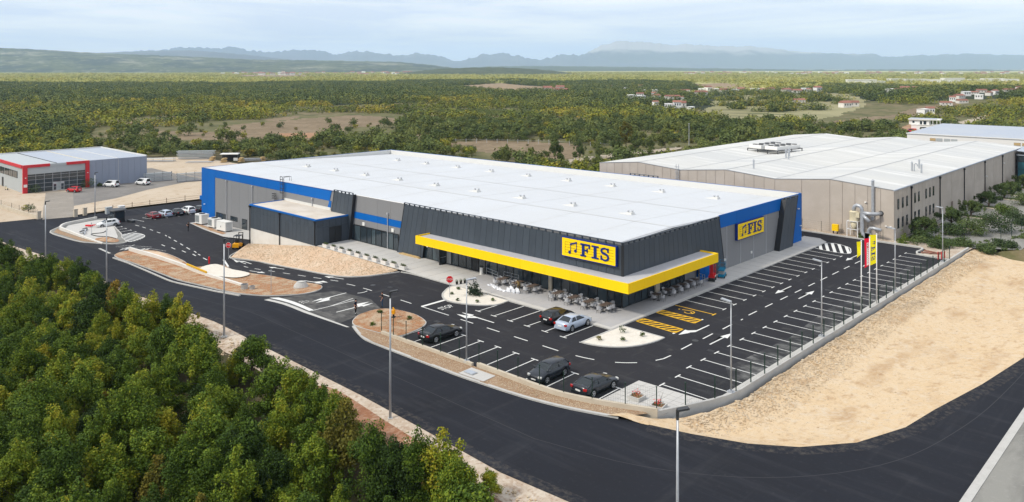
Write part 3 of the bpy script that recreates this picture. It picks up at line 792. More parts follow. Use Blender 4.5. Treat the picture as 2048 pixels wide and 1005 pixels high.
for k in range(1, 8):
    jm.bb(13.3, 19.7 - k * .3, -16.2 - k * .7 - .012, -16.2 - k * .7 + .012, .0, .036)
    jm.bb(13.3 + k * .9 - .012, 13.3 + k * .9 + .012, -20.6, -16.1, .0, .037)
tag(jm.build('paving_joint', X['slabjoint'], slab), kind='stuff')
island('long_soil_island', [(-63.2, -16.5), (-59.8, -17.0), (-53.5, -17.2), (-48.1, -17), (-41, -17.5), (-35.9, -17.4), (-33.5, -18.3), (-32.3, -20.1), (-32.8, -21.9), (-35.3, -23.9), (-38.4, -24.9), (-43.1, -25.5), (-50, -25.3), (-58.3, -25.0), (-68.8, -25.2), (-81.1, -25.6), (-84.6, -24.6), (-85.4, -22.2), (-81.5, -19.4), (-70.4, -19.6), (-67.5, -20.6), (-65.2, -19.6), (-64.6, -17.6)], X['redsoil'], nsub=3, bump=.12)
sheet('stony_verge', [(-80, -25.2), (-84, -23.4), (-67.8, -22.3), (-58, -22.4), (-45.3, -23.6), (-40, -24.3), (-43, -25.2), (-58, -24.8)], .13, X['stonysoil'])
sheet('cement_spill', smooth_path([(-63.6, -20.2), (-64.4, -17.4), (-61, -17.2), (-53.6, -17.6), (-51.6, -19), (-52.4, -20.6), (-58, -21)], 4, True), .235, X['whitegravel'], hf=lambda x, y: g(x) + .1 * float(fbm(x * 20, y * 20, 60)), step=1.0)
sheet('gravel_mound', smooth_path([(-82.3, -21.9), (-80.4, -19.9), (-70.4, -20.2), (-69.4, -21.0), (-76.4, -21.9)], 4, True), .15, X['emb'], hf=lambda x, y: g(x) + .7 * math.exp(-((x + 76) / 4) ** 2 - ((y + 20.9) / .8) ** 2), step=.5)
island('slab_island', [(-117.2, -25.1), (-121.6, -22.6), (-124.6, -19.8), (-126.2, -15), (-125.6, -12.4), (-123.2, -11.4), (-113.4, -14.6), (-103.6, -16.9), (-99.4, -18.3), (-94.2, -19.5), (-94.3, -21.6), (-98, -23.4), (-101.6, -24.7), (-109, -25.2)], X['oldconc'], nsub=3)
sheet('stony_verge', [(-116.4, -24.7), (-120.4, -22.9), (-116, -23.3), (-105, -23.3), (-97.5, -22.9), (-101.8, -24.4)], .105, X['stonysoil'])
sheet('pale_slab', [(-116.4, -22.9), (-122.8, -20.2), (-124.9, -14), (-122.5, -12.0), (-101.2, -18.4), (-96.5, -20.4), (-98, -22.4)], .11, X['pave'])
sheet('soil_heap', smooth_path([(-102.5, -20.6), (-99.5, -19.4), (-96.2, -20), (-95.4, -21.2), (-98.5, -22.3), (-101.8, -22.2)], 4, True), .12, X['redsoil'], hf=lambda x, y: g(x) + .55 * math.exp(-((x + 98.8) / 2) ** 2 - ((y + 21) / .8) ** 2), step=.5)

sheet('cement_dust', [(17.4, -8), (20.3, -12), (20.25, 46), (17.6, 44), (18.4, 30), (17.2, 16), (18.2, 4)], .0065, X['cementdust'])
# kerb strip of stony soil between the car park wall and the main road
KM = [(-20.1, -21), (-19.6, -22.8), (-17.2, -24.9), (-14.1, -26.1), (-11.5, -26.5), (-3.5, -26.4), (.8, -26.3), (3.7, -26.1), (8, -25.7), (11.6, -25.0), (14.5, -24.1), (16.4, -23.4)]
sheet('stony_strip', KM[2:] + [(17.8, -21.3), (16, -21.5), (13.3, -22.6), (8.5, -23.6), (.3, -24.0), (-12.9, -24.4)], .07, X['stonysoil'], hf=lambda x, y: .12 * float(fbm(x * 20, y * 20, 50)), step=1.0)
strip('main_kerb', smooth_path(KM[2:], 3), .3, .13, X['kerb'])
strip('main_kerb', [(-40, -26.0), (-46, -26.2), (-58, -26.0), (-70, -26.0), (-82, -26.1)], .25, .13, X['kerb'])
sheet('culvert_slab', [(.7, -26.15), (.6, -24.4), (3.6, -24.3), (3.7, -25.95)], .17, X['pave'])

sr_ = MB()
for k in range(1300):
    t = rr.random(); x = -13.5 + 30 * t; hi = np.interp(x, [-13, .3, 8.5, 13.3, 16.5], [-24.6, -24.3, -23.95, -22.9, -21.8]); lo = np.interp(x, [-14, -3.5, 3.7, 8, 11.6, 16.4], [-25.8, -26.1, -25.8, -25.4, -24.7, -23.1])
    if .5 < x < 3.8: continue
    y = rr.uniform(lo, hi); s = rr.uniform(.02, .055)
    sr_.ball((x, y, .12 + s * .2), (s * rr.uniform(.7, 1.4), s, s * .7), seg=5, rings=3)
for k in range(700):
    x = rr.uniform(-82, -42); y = rr.uniform(-25.0, -23.9); s = rr.uniform(.025, .06)
    sr_.ball((x, y, g(x) + .15), (s * 1.2, s, s * .7), seg=5, rings=3)
tag(sr_.build('strip_stones', X['rocks']), kind='stuff')
sheet('dirt_track', smooth_path([land(*q, -3.3) for q in ((1085, 338), (1150, 321), (1250, 308), (1353, 297), (1353, 302), (1255, 314), (1160, 328), (1095, 345))], 4, True), .3, GM['dirt'], hf=lambda x, y: float(T(x, y)), step=6)
is_ = MB()
for cx_, cy_, ax_, ay_, nn in ((-15.8, -21.2, 4, 3, 420), (-45, -21.5, 12, 3.6, 900), (-66, -23.4, 14, 1.2, 420)):
    for k in range(nn):
        a, q = rr.uniform(0, 6.28), math.sqrt(rr.random()); x, y = cx_ + ax_ * q * math.cos(a), cy_ + ay_ * q * math.sin(a); s = rr.uniform(.02, .06)
        is_.ball((x, y, g(x) + .15 + s * .3), (s * rr.uniform(.8, 1.4), s, s * .8), seg=5, rings=3)
tag(is_.build('island_stones', X['rocks']), kind='stuff')
# verge and rubble on the forest side of the main road
VN = [(-240, -33.5), (-109.6, -33.8), (-96, -32.9), (-80.5, -33), (-63.4, -32.2), (-45.3, -33.2), (-31, -34.2), (-19.4, -34.5), (-2.2, -34.8), (5.6, -35.2), (15.4, -35.8), (21.4, -35.4), (39.3, -36.5)]
def verge_h(x, y):
    e = np.interp(x, [p[0] for p in VN], [p[1] for p in VN])
    u = e - y
    return g(max(x, -140)) - .02 - (.12 * u if u < 3.2 else .38 + (u - 3.2) * .42) + .25 * (float(fbm(x * 10, y * 10, 50)) - .5) * min(1, max(0, u - .6))
sheet('road_verge', VN + [(39, -43), (21, -41.6), (5, -40.6), (-20, -40.4), (-45, -39.8), (-64, -39.4), (-97, -39.8), (-240, -41)], .0, X['verge'], hf=verge_h, step=1.0)
for P in ([(-6.2, -35.9), (3, -36.3), (10.5, -37.4), (9.6, -40.6), (-4, -40.4)], [(-33, -36.9), (-25, -37.2), (-25, -40), (-34, -39.4)], [(12, -38.4), (20, -38.2), (30, -39), (30, -42.4), (13, -41)]):
    sheet('red_rubble', smooth_path(P, 4, True), .15, X['redrubble'], hf=verge_h, step=1.0)
vr = MB()
for k in range(2600):
    x = rr.uniform(-70, 33); e = np.interp(x, [p[0] for p in VN], [p[1] for p in VN]); u = 1.0 + abs(rr.gauss(1.6, 1.7))
    if u > 6: continue
    s = rr.uniform(.04, .13) * (1.9 if rr.random() < .08 else 1)
    vr.ball((x, e - u, verge_h(x, e - u) + s * .3), (s * rr.uniform(.7, 1.4), s * rr.uniform(.7, 1.3), s * rr.uniform(.5, .9)), seg=5, rings=3)
tag(vr.build('verge_rubble', X['rocks']), kind='stuff')

# bare lot beside the car park, with its bank of broken limestone
def sand_h(x, y):
    wx = np.interp(y, [-22.5, -20.5, -17.4, -13, 62], [17.5, 19.4, 20.6, 21.5, 21.4])
    u = max(0, x - wx)
    edge = np.interp(y, [-22.7, -20.3, -18.2, -14.6, -9.5, -4.5, 4, 14, 25, 60], [18.8, 25.8, 28.8, 31.6, 33.4, 34.1, 35.6, 36.9, 37.2, 38.8])
    v = max(0, edge - x)
    deep = min(1.0, v / 5) * .8
    bank = max(0, 1 - u / np.interp(y, [-20, -8, 20, 60], [2.2, 3.4, 4.0, 5]))
    return -.05 - deep + bank * .6 * min(1, v / 2) + .10 * (float(fbm(x * 6, y * 6, 40)) - .5) + .35 * bank * (float(fbm(x * 25, y * 25, 50)) - .5)
sheet('bare_lot', [(17.6, -22.3), (19.3, -19.9), (20.6, -17.2), (21.6, -13.0), (21.3, 63.5), (38.9, 63.5), (37.3, 25), (37.0, 14.1), (35.7, 4), (34.2, -4.5), (33.5, -9.5), (31.7, -14.6), (28.9, -18.2), (25.9, -20.4), (22, -21.9), (18.8, -22.8), (15.6, -23.9), (16.6, -22.2)], .03, X['sand'], hf=sand_h, step=.8)
br = MB()
for k in range(9000):
    y = rr.uniform(-20, 60)
    wx = np.interp(y, [-22.5, -20.5, -17.4, -13, 62], [17.5, 19.4, 20.6, 21.5, 21.4])
    w = np.interp(y, [-20, -8, 20, 60], [2.4, 3.2, 2.6, 2.2])
    u = rr.random() ** 1.5 * w * 1.15
    s = rr.uniform(.04, .115) * (1.7 if rr.random() < .06 else 1) * (1.1 - .4 * u / w)
    x = wx + .15 + u
    br.ball((x, y, sand_h(x, y) + .03 + s * .25), (s * rr.uniform(.7, 1.4), s * rr.uniform(.7, 1.3), s * rr.uniform(.5, .9)), seg=5, rings=3)
for k in range(2600):
    y = rr.uniform(-16, 58); x = rr.uniform(24, np.interp(y, [-18, -14.6, -9.5, -4.5, 4, 14, 60], [27.5, 30, 32, 33, 34.5, 35.5, 37])); s = rr.uniform(.02, .06) * (2 if rr.random() < .03 else 1)
    br.ball((x, y, sand_h(x, y) + .03), (s, s * 1.2, s * .7), seg=5, rings=3)
tag(br.build('limestone_rubble', X['rocks']), kind='stuff')
# old concrete yard at the far side of the slip road
sheet('concrete_yard', [(39.9, -60), (39.9, 60), (66, 60), (66, -60)], .10, X['oldconc'])
strip('yard_kerb', [(39.62, -58), (39.62, 58)], .55, .14, X['kerb'])

# dirt and yard of the neighbours
sheet('pale_ground', [(-138, -30), (-232, -30), (-238, 34), (-226, 62), (-165, 66), (-140, 62), (-136, 14), (-136.6, -4), (-135, -15), (-136.5, -22)], .02, X['claypath'], hf=lambda x, y: -4.5)
sheet('gravel_yard', [(-171, -4.3), (-176.9, 2), (-176.9, 17.2), (-206, 20), (-206, 30), (-189.8, 29.5), (-167.8, 28.8), (-165.3, 27.7), (-166.7, 23.8), (-160.2, 10.5), (-152, -.3), (-147.7, -11.3)], .03, X['yard'], hf=lambda x, y: -4.5)
sheet('cobbled_drive', [(-134.4, -21.6), (-132.9, -15.9), (-147.6, -11.3), (-171, -4.2), (-174.2, -9.6), (-150, -17)], .04, X['drive'], hf=lambda x, y: -4.5)
sheet('warehouse_yard', [(11, 58), (11, 160), (27, 160), (27, 66), (21, 62)], .02, X['oldconc'], hf=lambda x, y: 0)
sheet('back_verge', [(-40, 57.6), (-8, 57), (6, 56.8), (14, 57.2), (16.4, 56.2), (16.6, 52.2), (20.9, 51.4), (21.4, 62), (11.2, 62), (11.2, 59.4), (-40, 59.4)], .06, X['verge'], hf=lambda x, y: 0, step=2)
strip('back_kerb', smooth_path([(-40, 57.6), (-8, 57), (6, 56.8), (13.8, 57.1), (16, 56.1), (16.3, 52.1), (20.8, 51.3)], 3), .25, .2, X['concrete'])

# gully grates and covers let into the asphalt
for gx, gy, cov in ((9.2, 16, 0), (9.2, 33, 0), (14.2, -5, 0), (14.2, 24, 0), (-12, -17.6, 0), (4.2, -17.2, 0), (-29, -13.6, 1), (-26.5, -12.8, 0), (11.6, -3.5, 1)):
    zq = g(gx) + .012
    mq = MB()
    if cov: mq.tube([(gx, gy, zq - .05), (gx, gy, zq)], .34, 16)
    else:
        for kq in range(5): mq.bb(gx - .3, gx + .3, gy - .22 + .1 * kq, gy - .17 + .1 * kq, zq - .05, zq)
        mq.bb(gx - .33, gx - .3, gy - .25, gy + .26, zq - .05, zq + .002).bb(gx + .3, gx + .33, gy - .25, gy + .26, zq - .05, zq + .002)
    mq.build('drain_cover' if cov else 'gully_grate', X['darksteel'], lot)
# ------------------------------------------------------------------ road markings (parts of the car park)
def line(a, b, w=.12, name='bay_line', m=None, dz=.009, parent=None):
    a, b = Vector(a), Vector(b); t = (b - a).normalized(); q = Vector((-t.y, t.x)) * w / 2
    return sheet(name, [tuple(a + q), tuple(b + q), tuple(b - q), tuple(a - q)], dz, m or X['paint'], parent or lot)
def tee(x, y, x2, y2, tx, ty, half=.5, m=None, w=.12, both=True):
    t = Vector((tx, ty)) * half
    a = Vector((x, y)); b = Vector((x2, y2)); d = (b - a).normalized(); q = Vector((-d.y, d.x)) * w / 2
    line((x, y), (x2, y2), w, m=m)
    c = Vector((x, y))
    line(tuple(c - t - d * 0), tuple(c + t - d * 0), w * 1.15, name='bay_end_mark', m=m, dz=.013)
for k in range(15):
    tee(8.65, 8.0 + 2.5 * k, 3.65, 8.05 + 2.52 * k, 0, 1, .42)
for k in range(27):
    y = -15.35 + 2.58 * k
    if y > 52: break
    tee(14.85 + (.4 if k < 2 else 0), y, 20.2 if k < 22 else 18.6, y - .05, 0, 1, .45)
for k in range(6):
    x = -11.4 + 2.52 * k
    tee(x, -11.95, x, -6.95 if k else -8.4, 1, 0, .45)
line((3.3, -11.95), (4.1, -11.95), .13)
for k in range(7):
    x = -6.6 + 2.45 * k
    tee(x, -18.6, x + .15, -23.3, 1, 0, .45)
tee(13.0, -18.6, 13.1, -22.2, -1, 0, .45)
line((-11.25, -20.4), (-10.95, -23.6)); line((-9.1, -18.4), (-8.9, -23.4), .1)
for a, b in zip([7.9, 12.0, 16.0, 20.1, 24.1, 27.9, 31.9, 36.0, 40.1, 44.1], [9.9, 13.9, 18.0, 22.0, 26.1, 30.1, 34.1, 38.0, 42.1, 46]):
    line((11.68, a), (11.68, b), .14, 'dash_line')
for a, b in ((-6.7, -4.6), (-2.5, -.4), (1.6, 3.7), (5.7, 6.2)):
    line((11.9, a), (11.85, b), .14, 'dash_line')
for P in ([(11.7, -10.9), (12.0, -10.0), (12.05, -8.8)], [(9.2, -13.95), (10.0, -13.35), (10.75, -12.6)], [(5.4, -15.15), (6.4, -15.0), (7.35, -14.75)]):
    for a, b in zip(P, P[1:]): line(a, b, .14, 'dash_line')
for a, b in ((1.3, 3.35), (-2.6, -.7), (-6.6, -4.7), (-10.7, -8.7), (-21.2, -19.2), (-24.9, -23.1), (-28.7, -26.9), (-32.6, -30.6)):
    line((a, -15.3 if a > -30 else -15.1), (b, -15.3 if a > -30 else -15.2), .14, 'dash_line')
for a, b in ((-60.8, -59.5), (-57.5, -55.7), (-53.4, -51.6), (-49.3, -47.4), (-45.3, -43.3), (-41.3, -39.4), (-37.2, -35.4)):
    line((a, -14.5), (b, -14.5), .15, 'dash_line')
for a, b, y, y2 in ((-112, -110.1, -11.1, -11.1), (-108.4, -106.6, -11.1, -11.2), (-104.3, -102.6, -11.3, -11.4), (-100.2, -98.5, -11.6, -11.7), (-95.5, -94.2, -12, -12.3), (-93.4, -91.5, -12.3, -12.7), (-89.2, -87.3, -13.1, -13.4), (-85, -83, -13.8, -14.2), (-80.7, -78.5, -14.6, -15), (-76.5, -75.2, -15.2, -15.4), (-73.9, -72.9, -15.7, -15.8)):
    line((a, y), (b, y2), .17, 'dash_line')
for a, b in ((-86.8, -85), (-82.8, -80.8), (-78.6, -76.7), (-74.6, -73), (-70.8, -69)):
    line((a, -16.3), (b, -16.5), .17, 'dash_line')
for x, y, x2, y2 in ((-120.4, -6.4, -115.4, -5.6), (-120.4, -3.8, -115.4, -3.1), (-120.4, -1.2, -115.4, -.6), (-120.4, 1.4, -115.4, 2.0), (-120.4, 4.0, -115.4, 4.6), (-120.3, -8.6, -115, -8.2)):
    line((x, y), (x2, y2), .15)
for x, y, x2, y2 in ((-112.9, -17.3, -112.3, -13.6), (-109.5, -17.3, -109.4, -13.9), (-106, -17.6, -106.6, -14.0), (-102.6, -17.9, -104.0, -14.1)):
    tee(x2, y2, x, y, 1, 0, .4, w=.15)
# solid lines, stop lines
line((-17.4, -15.2), (-17.4, -11.7), .42, 'stop_line'); line((-17.5, -15.25), (-12.7, -15.25), .13, 'lane_line')
sheet('stop_line', [(-35.0, -24.75), (-25.4, -25.15), (-25.4, -24.6), (-33.9, -24.1)], .017, X['paint'], lot)
line((-25.3, -24.9), (-25.1, -19.2), .12, 'lane_line', dz=.017); line((-25.2, -22.5), (-25.9, -18.8), .12, 'lane_line', dz=.021)
line((-67.2, -14.6), (-62.5, -16.2), .3, 'stop_line'); line((-66.6, -13.4), (-62, -13.5), .13, 'lane_line')
line((-92.5, -24.6), (-86.5, -25), .4, 'stop_line', X['wornpaint'])
for P in ([(-91.6, -22.2), (-88, -20.4), (-84.5, -18.9), (-80.5, -18.2)], [(-93.4, -21.6), (-90, -20.0), (-86, -18.3)]):
    for a, b in zip(P, P[1:]): line(a, b, .12, 'lane_line', X['wornpaint'])
def arc_line(c, r0, a0, a1, w=.14, n=5):
    p = [(c[0] + r0 * math.cos(R(a0 + (a1 - a0) * i / n)), c[1] + r0 * math.sin(R(a0 + (a1 - a0) * i / n))) for i in range(n + 1)]
    for a, b in zip(p, p[1:]): line(a, b, w, 'lane_line')
arc_line((-28.4, -16.4), 1.3, -35, 30)
def arrow(p, ang, L=4.6, kind='s', m=None, dz=.009, sc=1.0):
    """Lane arrow: s straight, l / r turning, b straight-and-turn."""
    c, s_ = math.cos(ang), math.sin(ang)
    W = lambda u, v: (p[0] + (u * c - v * s_) * sc, p[1] + (u * s_ + v * c) * sc)
    m = m or X['paint']
    if kind == 's':
        sheet('lane_arrow', [W(-L / 2, -.08), W(L * .12, -.08), W(L * .12, -.42), W(L / 2, 0), W(L * .12, .42), W(L * .12, .08), W(-L / 2, .08)], dz, m, lot)
    else:
        f = 1 if kind in 'lb' else -1
        sheet('lane_arrow', [W(-L / 2, -.08 * f), W(L * .10, -.08 * f), W(L * .22, .35 * f), W(L * .22, .2 * f) if kind != 'b' else W(L * .22, .3 * f), W(L / 2, .75 * f), W(L * .12, 1.1 * f), W(L * .12, .75 * f), W(-L * .02, .12 * f), W(-L / 2, .08 * f)], dz, m, lot)
        if kind == 'b':
            sheet('lane_arrow', [W(L * .08, -.09 * f), W(L * .18, -.09 * f), W(L * .18, -.4 * f), W(L * .5, -.05 * f), W(L * .18, .3 * f), W(L * .18, .09 * f), W(L * .08, .09 * f)], dz + .004, m, lot)
arrow((13.25, -1.2), R(90)); arrow((13.1, 20.2), R(90)); arrow((10.1, 20.3), R(-90)); arrow((10.1, 43.2), R(-90)); arrow((13.1, 41.5), R(90))
arrow((10.2, -.7), R(-90), 5.0, 'r'); arrow((-9.8, -13.6), R(180), 5.2, 'b')
arrow((-54.3, -12.7), R(180)); arrow((-54.3, -15.8), 0); arrow((-38.2, -13.3), R(180)); arrow((-38.3, -16.4), 0, 4.6, 'b')
arrow((-63.6, -12.9), R(180), 4.4, 'l')
arrow((-28.4, -20.5), R(-88), 5, 'b', dz=.017); arrow((-22.7, -20.8), R(88), 5, 'b', dz=.017)
arrow((-89.2, -21.2), R(-50), 4.8, 'b', X['wornpaint']); arrow((-84, -20.6), R(130), 4.6, 'b', X['wornpaint'])
# lettering
def ground_text(s, x, y, ang, size, stretch, m, dz):
    me = text_mesh(s, size, m, 'lettering')
    me.transform(Matrix.Rotation(ang, 4, 'Z') @ Matrix.Scale(stretch, 4, (0, 1, 0)))
    o = obj('stop_lettering', me, lot); o.location = (x, y, g(x) + dz)
    return o
ground_text('STOP', -15.1, -13.5, R(90), .82, 1.7, X['paint'], .010)
ground_text('STOP', -28.6, -23.5, R(180), .8, 2.0, X['wornpaint'], .017)
# hatched islands of paint
def hatch(poly, d, w, gap, m, name='hatch_stripe', border=None):
    P = np.array(poly)
    n = len(poly)
    ux, uy = math.cos(d), math.sin(d)
    pr_ = P @ np.array([-uy, ux])
    k = pr_.min() + gap
    while k < pr_.max():
        xs = []
        for i in range(n):
            a, b = P[i], P[(i + 1) % n]; fa, fb = a @ [-uy, ux] - k, b @ [-uy, ux] - k
            if fa * fb < 0:
                q = a + (b - a) * fa / (fa - fb); xs.append(q)
        if len(xs) >= 2:
            xs.sort(key=lambda q: q @ [ux, uy])
            line(tuple(xs[0]), tuple(xs[-1]), w, name, m)
        k += w + gap
    if border:
        for i in range(n): line(poly[i], poly[(i + 1) % n], border, 'hatch_border', m, dz=.014)
hatch(smooth_path([(3.4, 45.8), (3.3, 49.5), (4.5, 51.0), (7.0, 49.9), (8.1, 48.2), (8.6, 45.2)], 3, True), R(115), .45, .5, X['paint'], border=.14)
hatch(smooth_path([(-99.9, -18.1), (-103.2, -16.4), (-102.2, -14.5), (-98.2, -14.7), (-95.4, -16.6), (-94.4, -18.9)], 3, True), R(8), .34, .42, X['paint'], border=.15)
hatch([(3.7, 1.6), (8.7, 1.25), (8.7, 2.75), (3.7, 2.8)], R(60), .30, .34, X['ypaint'], border=.2)
hatch([(3.75, -2.5), (8.85, -2.9), (8.85, -1.35), (3.8, -1.2)], R(60), .30, .34, X['ypaint'], border=.2)
tee(8.75, 5.45, 3.7, 5.5, 0, 1, .42, X['ypaint'], .16)
for a, b in ((2.75, 3.1),): line((8.7, a), (8.7, b), .2, m=X['paint'])
line((8.85, -3.3), (8.85, -2.95), .2)
def wheelchair():                    # the painted wheelchair emblem of the reserved bay
    mb = MB(); c = Vector((6.3, 4.3))
    p = [(c.x + .55 * math.cos(R(a)), c.y + .55 * math.sin(R(a))) for a in range(-150, 91, 20)]
    for a, b in zip(p, p[1:]): line(a, b, .14, 'wheelchair_symbol', X['ypaint'])
    line((6.3, 4.9), (5.2, 4.55), .16, 'wheelchair_symbol', X['ypaint']); line((6.35, 4.45), (6.9, 4.0), .15, 'wheelchair_symbol', X['ypaint'], dz=.012)
    line((4.95, 4.5), (4.75, 4.48), .25, 'wheelchair_symbol', X['ypaint'])
wheelchair()

# ------------------------------------------------------------------ the furniture store
store = thing('store_building', 'large store hall with white roof, blue, grey and anthracite cladding and yellow canopy', 'store', (-53, 24, 0), fixed=True)
zt = lambda x: 7.64 + .0055 * min(x, 0)
S_PIECES = {}
def part(name, mb, m, parent, smooth=False):
    o = obj(name, mb.mesh(name, m, smooth))
    o.parent = parent
    if parent.get('_world'): o.location = -Vector(parent['_world'])
    return o
def board(p0, p1, p2, p3, n, th, m, name, parent, gap=.012):
    """A cladding board: corner points bottom-a, bottom-b, top-b, top-a on the wall, thickness th along n."""
    mb = MB(); n = Vector(n)
    P = [Vector(p) for p in (p0, p1, p2, p3)]
    e = (P[1] - P[0]).normalized() * gap; e2 = (P[2] - P[3]).normalized() * gap
    P = [P[0] + e, P[1] - e, P[2] - e2, P[3] + e2]
    Q = [p + n * th for p in P]
    mb.add(P + Q, [(4, 5, 6, 7), (0, 1, 5, 4), (1, 2, 6, 5), (2, 3, 7, 6), (3, 0, 4, 7)])
    return part(name, mb, m, parent)
# core walls
core = MB()
core.add([(-106, 0, -4.6), (0, 0, -4.6), (0, 49, -4.6), (-106, 49, -4.6), (-106, 0, zt(-106) - .06), (0, 0, zt(0) - .06), (0, 49, zt(0) - .06), (-106, 49, zt(-106) - .06)],
         [(0, 1, 5, 4), (1, 2, 6, 5), (2, 3, 7, 6), (3, 0, 4, 7)])
walls = part('wall', core, X['greypan'], store)
# ---- front with the loading yard (faces the main road)
F = (0, -1, 0)
for k in range(2):
    a = -106.03 + 2.93 * k
    board((a, 0, -4.6), (a + 2.93, 0, -4.6), (a + 2.93, 0, zt(a)), (a, 0, zt(a)), F, .08, X['blue'], 'blue_panel', store, .015)
xs = list(np.linspace(-100.17, -58.6, 9))
for k in range(8):
    a, b = xs[k], xs[k + 1]
    bb_ = b if k < 7 else -59.2
    board((a, 0, 5.6), (bb_, 0, 5.6), (b, 0, zt(b)), (a, 0, zt(a)), F, .08, X['blue'], 'blue_panel', store, .015)
board((-59.9, 0, 4.1), (-59.0, 0, 4.1), (-58.7, 0, 5.6), (-59.3, 0, 5.6), F, .08, X['blue'], 'blue_panel', store, .0)
xs = list(np.linspace(-100.1, -59.4, 13))
for k in range(12):
    board((xs[k], 0, -4.6), (xs[k + 1], 0, -4.6), (xs[k + 1], 0, 5.58), (xs[k], 0, 5.58), F, .04, X['greypan'], 'ribbed_panel', store, .012)
def slanted(bl, br, tl, tr, z0, z1, n, y, th, m, axis='x', nrm=F, zfun=None):
    for k in range(n):
        a, b = k / n, (k + 1) / n
        xb = lambda t: bl + (br - bl) * t
        xt = lambda t: tl + (tr - tl) * t
        zb = zfun(xb((a + b) / 2)) if zfun else z0
        def at_(t, z):
            f = (z - z0) / (z1 - z0); u = xb(t) + (xt(t) - xb(t)) * f
            return (u, y, z) if axis == 'x' else (y, u, z)
        A, B_ = (a, b)
        board(at_(A, zb), at_(B_, zb), at_(B_, z1), at_(A, z1), nrm, th, m, 'cladding_board', store, .018)
def toprail(p0, p1, n, out, parent):
    """The open rail of short posts along the top of the anthracite screens."""
    mb = MB(); p0, p1 = Vector(p0), Vector(p1)
    t = (p1 - p0).normalized(); rz = math.atan2(t.y, t.x); L = (p1 - p0).length; out = Vector(out)
    c = (p0 + p1) / 2
    mb.box(c + Vector((0, 0, .30)) + out * .1, (L, .22, .07), rz)
    for k in range(n + 1):
        mb.box(p0 + t * (L * k / n) + Vector((0, 0, .13)) + out * .1, (.14, .2, .27), rz)
    part('screen_rail', mb, X['dark'], parent)
slanted(-58.8, -53.0, -57.0, -51.8, 0, 7.45, 5, -.5, .1, X['dark'])
toprail((-57, -.5, 7.45), (-51.8, -.5, 7.45), 5, F, store)
fr = MB()
fr.add([(-53.0, -.62, 0), (-53.0, -.06, 0), (-51.8, -.06, 7.5), (-51.8, -.62, 7.5), (-52.86, -.62, 0), (-52.86, -.06, 0), (-51.66, -.06, 7.5), (-51.66, -.62, 7.5)], [(0, 3, 2, 1), (4, 5, 6, 7), (0, 4, 7, 3), (3, 7, 6, 2), (1, 2, 6, 5)])
part('screen_frame', fr, X['darkrail'], store); fr = MB()
fr.add([(-58.8, -.62, 0), (-58.8, -.06, 0), (-57, -.06, 7.5), (-57, -.62, 7.5), (-58.9, -.62, 0), (-58.9, -.06, 0), (-57.1, -.06, 7.5), (-57.1, -.62, 7.5)], [(0, 1, 2, 3), (4, 7, 6, 5), (0, 3, 7, 4), (3, 2, 6, 7), (1, 5, 6, 2)])
part('screen_frame', fr, X['darkrail'], store)
for k in range(4):
    a, b = -52.6 + 3.25 * k, -52.6 + 3.25 * (k + 1)
    board((a, 0, 4.72), (b, 0, 4.72), (b, 0, zt(b)), (a, 0, zt(a)), F, .05, X['greypan'], 'ribbed_panel', store)
    board((a, 0, 3.68), (b, 0, 3.68), (b, 0, 4.70), (a, 0, 4.70), F, .08, X['blue'], 'blue_panel', store)
    board((a, 0, 2.68), (b, 0, 2.68), (b, 0, 3.66), (a, 0, 3.66), F, .05, X['greypan'], 'ribbed_panel', store)
slanted(-40.57, .42, -38.85, .42, 0, 7.45, 36, -.42, .1, X['dark'], zfun=lambda x: 0.02 if x < -35.1 else 2.9)
toprail((-38.85, -.42, 7.45), (.42, -.42, 7.45), 34, F, store)
fr = MB()
fr.add([(-40.57, -.54, 0), (-40.57, -.02, 0), (-38.85, -.02, 7.5), (-38.85, -.54, 7.5), (-40.68, -.54, 0), (-40.68, -.02, 0), (-38.96, -.02, 7.5), (-38.96, -.54, 7.5)], [(0, 1, 2, 3), (4, 7, 6, 5), (0, 3, 7, 4), (3, 2, 6, 7)])
part('screen_frame', fr, X['darkrail'], store)
fr = MB().bb(-35.2, -35.05, -.54, -.03, 0, 2.95)
part('screen_frame', fr, X['darkrail'], store)
def glazed(x0, z0, z1, cuts, axis, off, nrm, pane='glass_pane', solid=(), skip=()):
    """A run of shopfront glazing: each pane and each mullion its own part."""
    s = 1 if axis == 'x' else 0
    for k, (a, b) in enumerate(zip(cuts, cuts[1:])):
        if k in skip: continue
        mb = MB(); q = off + (nrm * .03)
        m = (X['glass'] if (k * 7 + int(abs(cuts[0]))) % 3 else X['glassmid']) if k not in solid else X['darkrail']
        if axis == 'x': mb.bb(a + .03, b - .03, min(off, q), max(off, q), z0 + .06, z1 - .05)
        else: mb.bb(min(off, q), max(off, q), a + .03, b - .03, z0 + .06, z1 - .05)
        part(pane, mb, m, store)
    for k, a in enumerate(cuts):
        mb = MB(); q = off + nrm * .09
        if axis == 'x': mb.bb(a - .035, a + .035, min(off, q), max(off, q), z0, z1)
        else: mb.bb(min(off, q), max(off, q), a - .035, a + .035, z0, z1)
        part('mullion', mb, X['darkrail'], store)
    mb = MB()
    for z in (z0 + .03, z1 - .03):
        q = off + nrm * .1
        if axis == 'x': mb.bb(cuts[0], cuts[-1], min(off, q), max(off, q), z - .04, z + .04)
        else: mb.bb(min(off, q), max(off, q), cuts[0], cuts[-1], z - .04, z + .04)
    part('glazing_frame', mb, X['darkrail'], store)
glazed(0, PZ, 2.64, [-53.0, -52.1, -50.5, -48.8, -47.6, -46.5, -45, -43.5, -42.1, -40.9], 'x', -.05, -1)
glazed(0, PZ, 2.95, [-35.0, -33.1, -31.3, -30.1, -29, -27.6, -26, -24.9, -23.5, -22.2, -21.4, -20, -18.4, -17, -15.4, -13.8, -12.3, -10.9], 'x', -.05, -1, solid=(7,), skip=(3,))
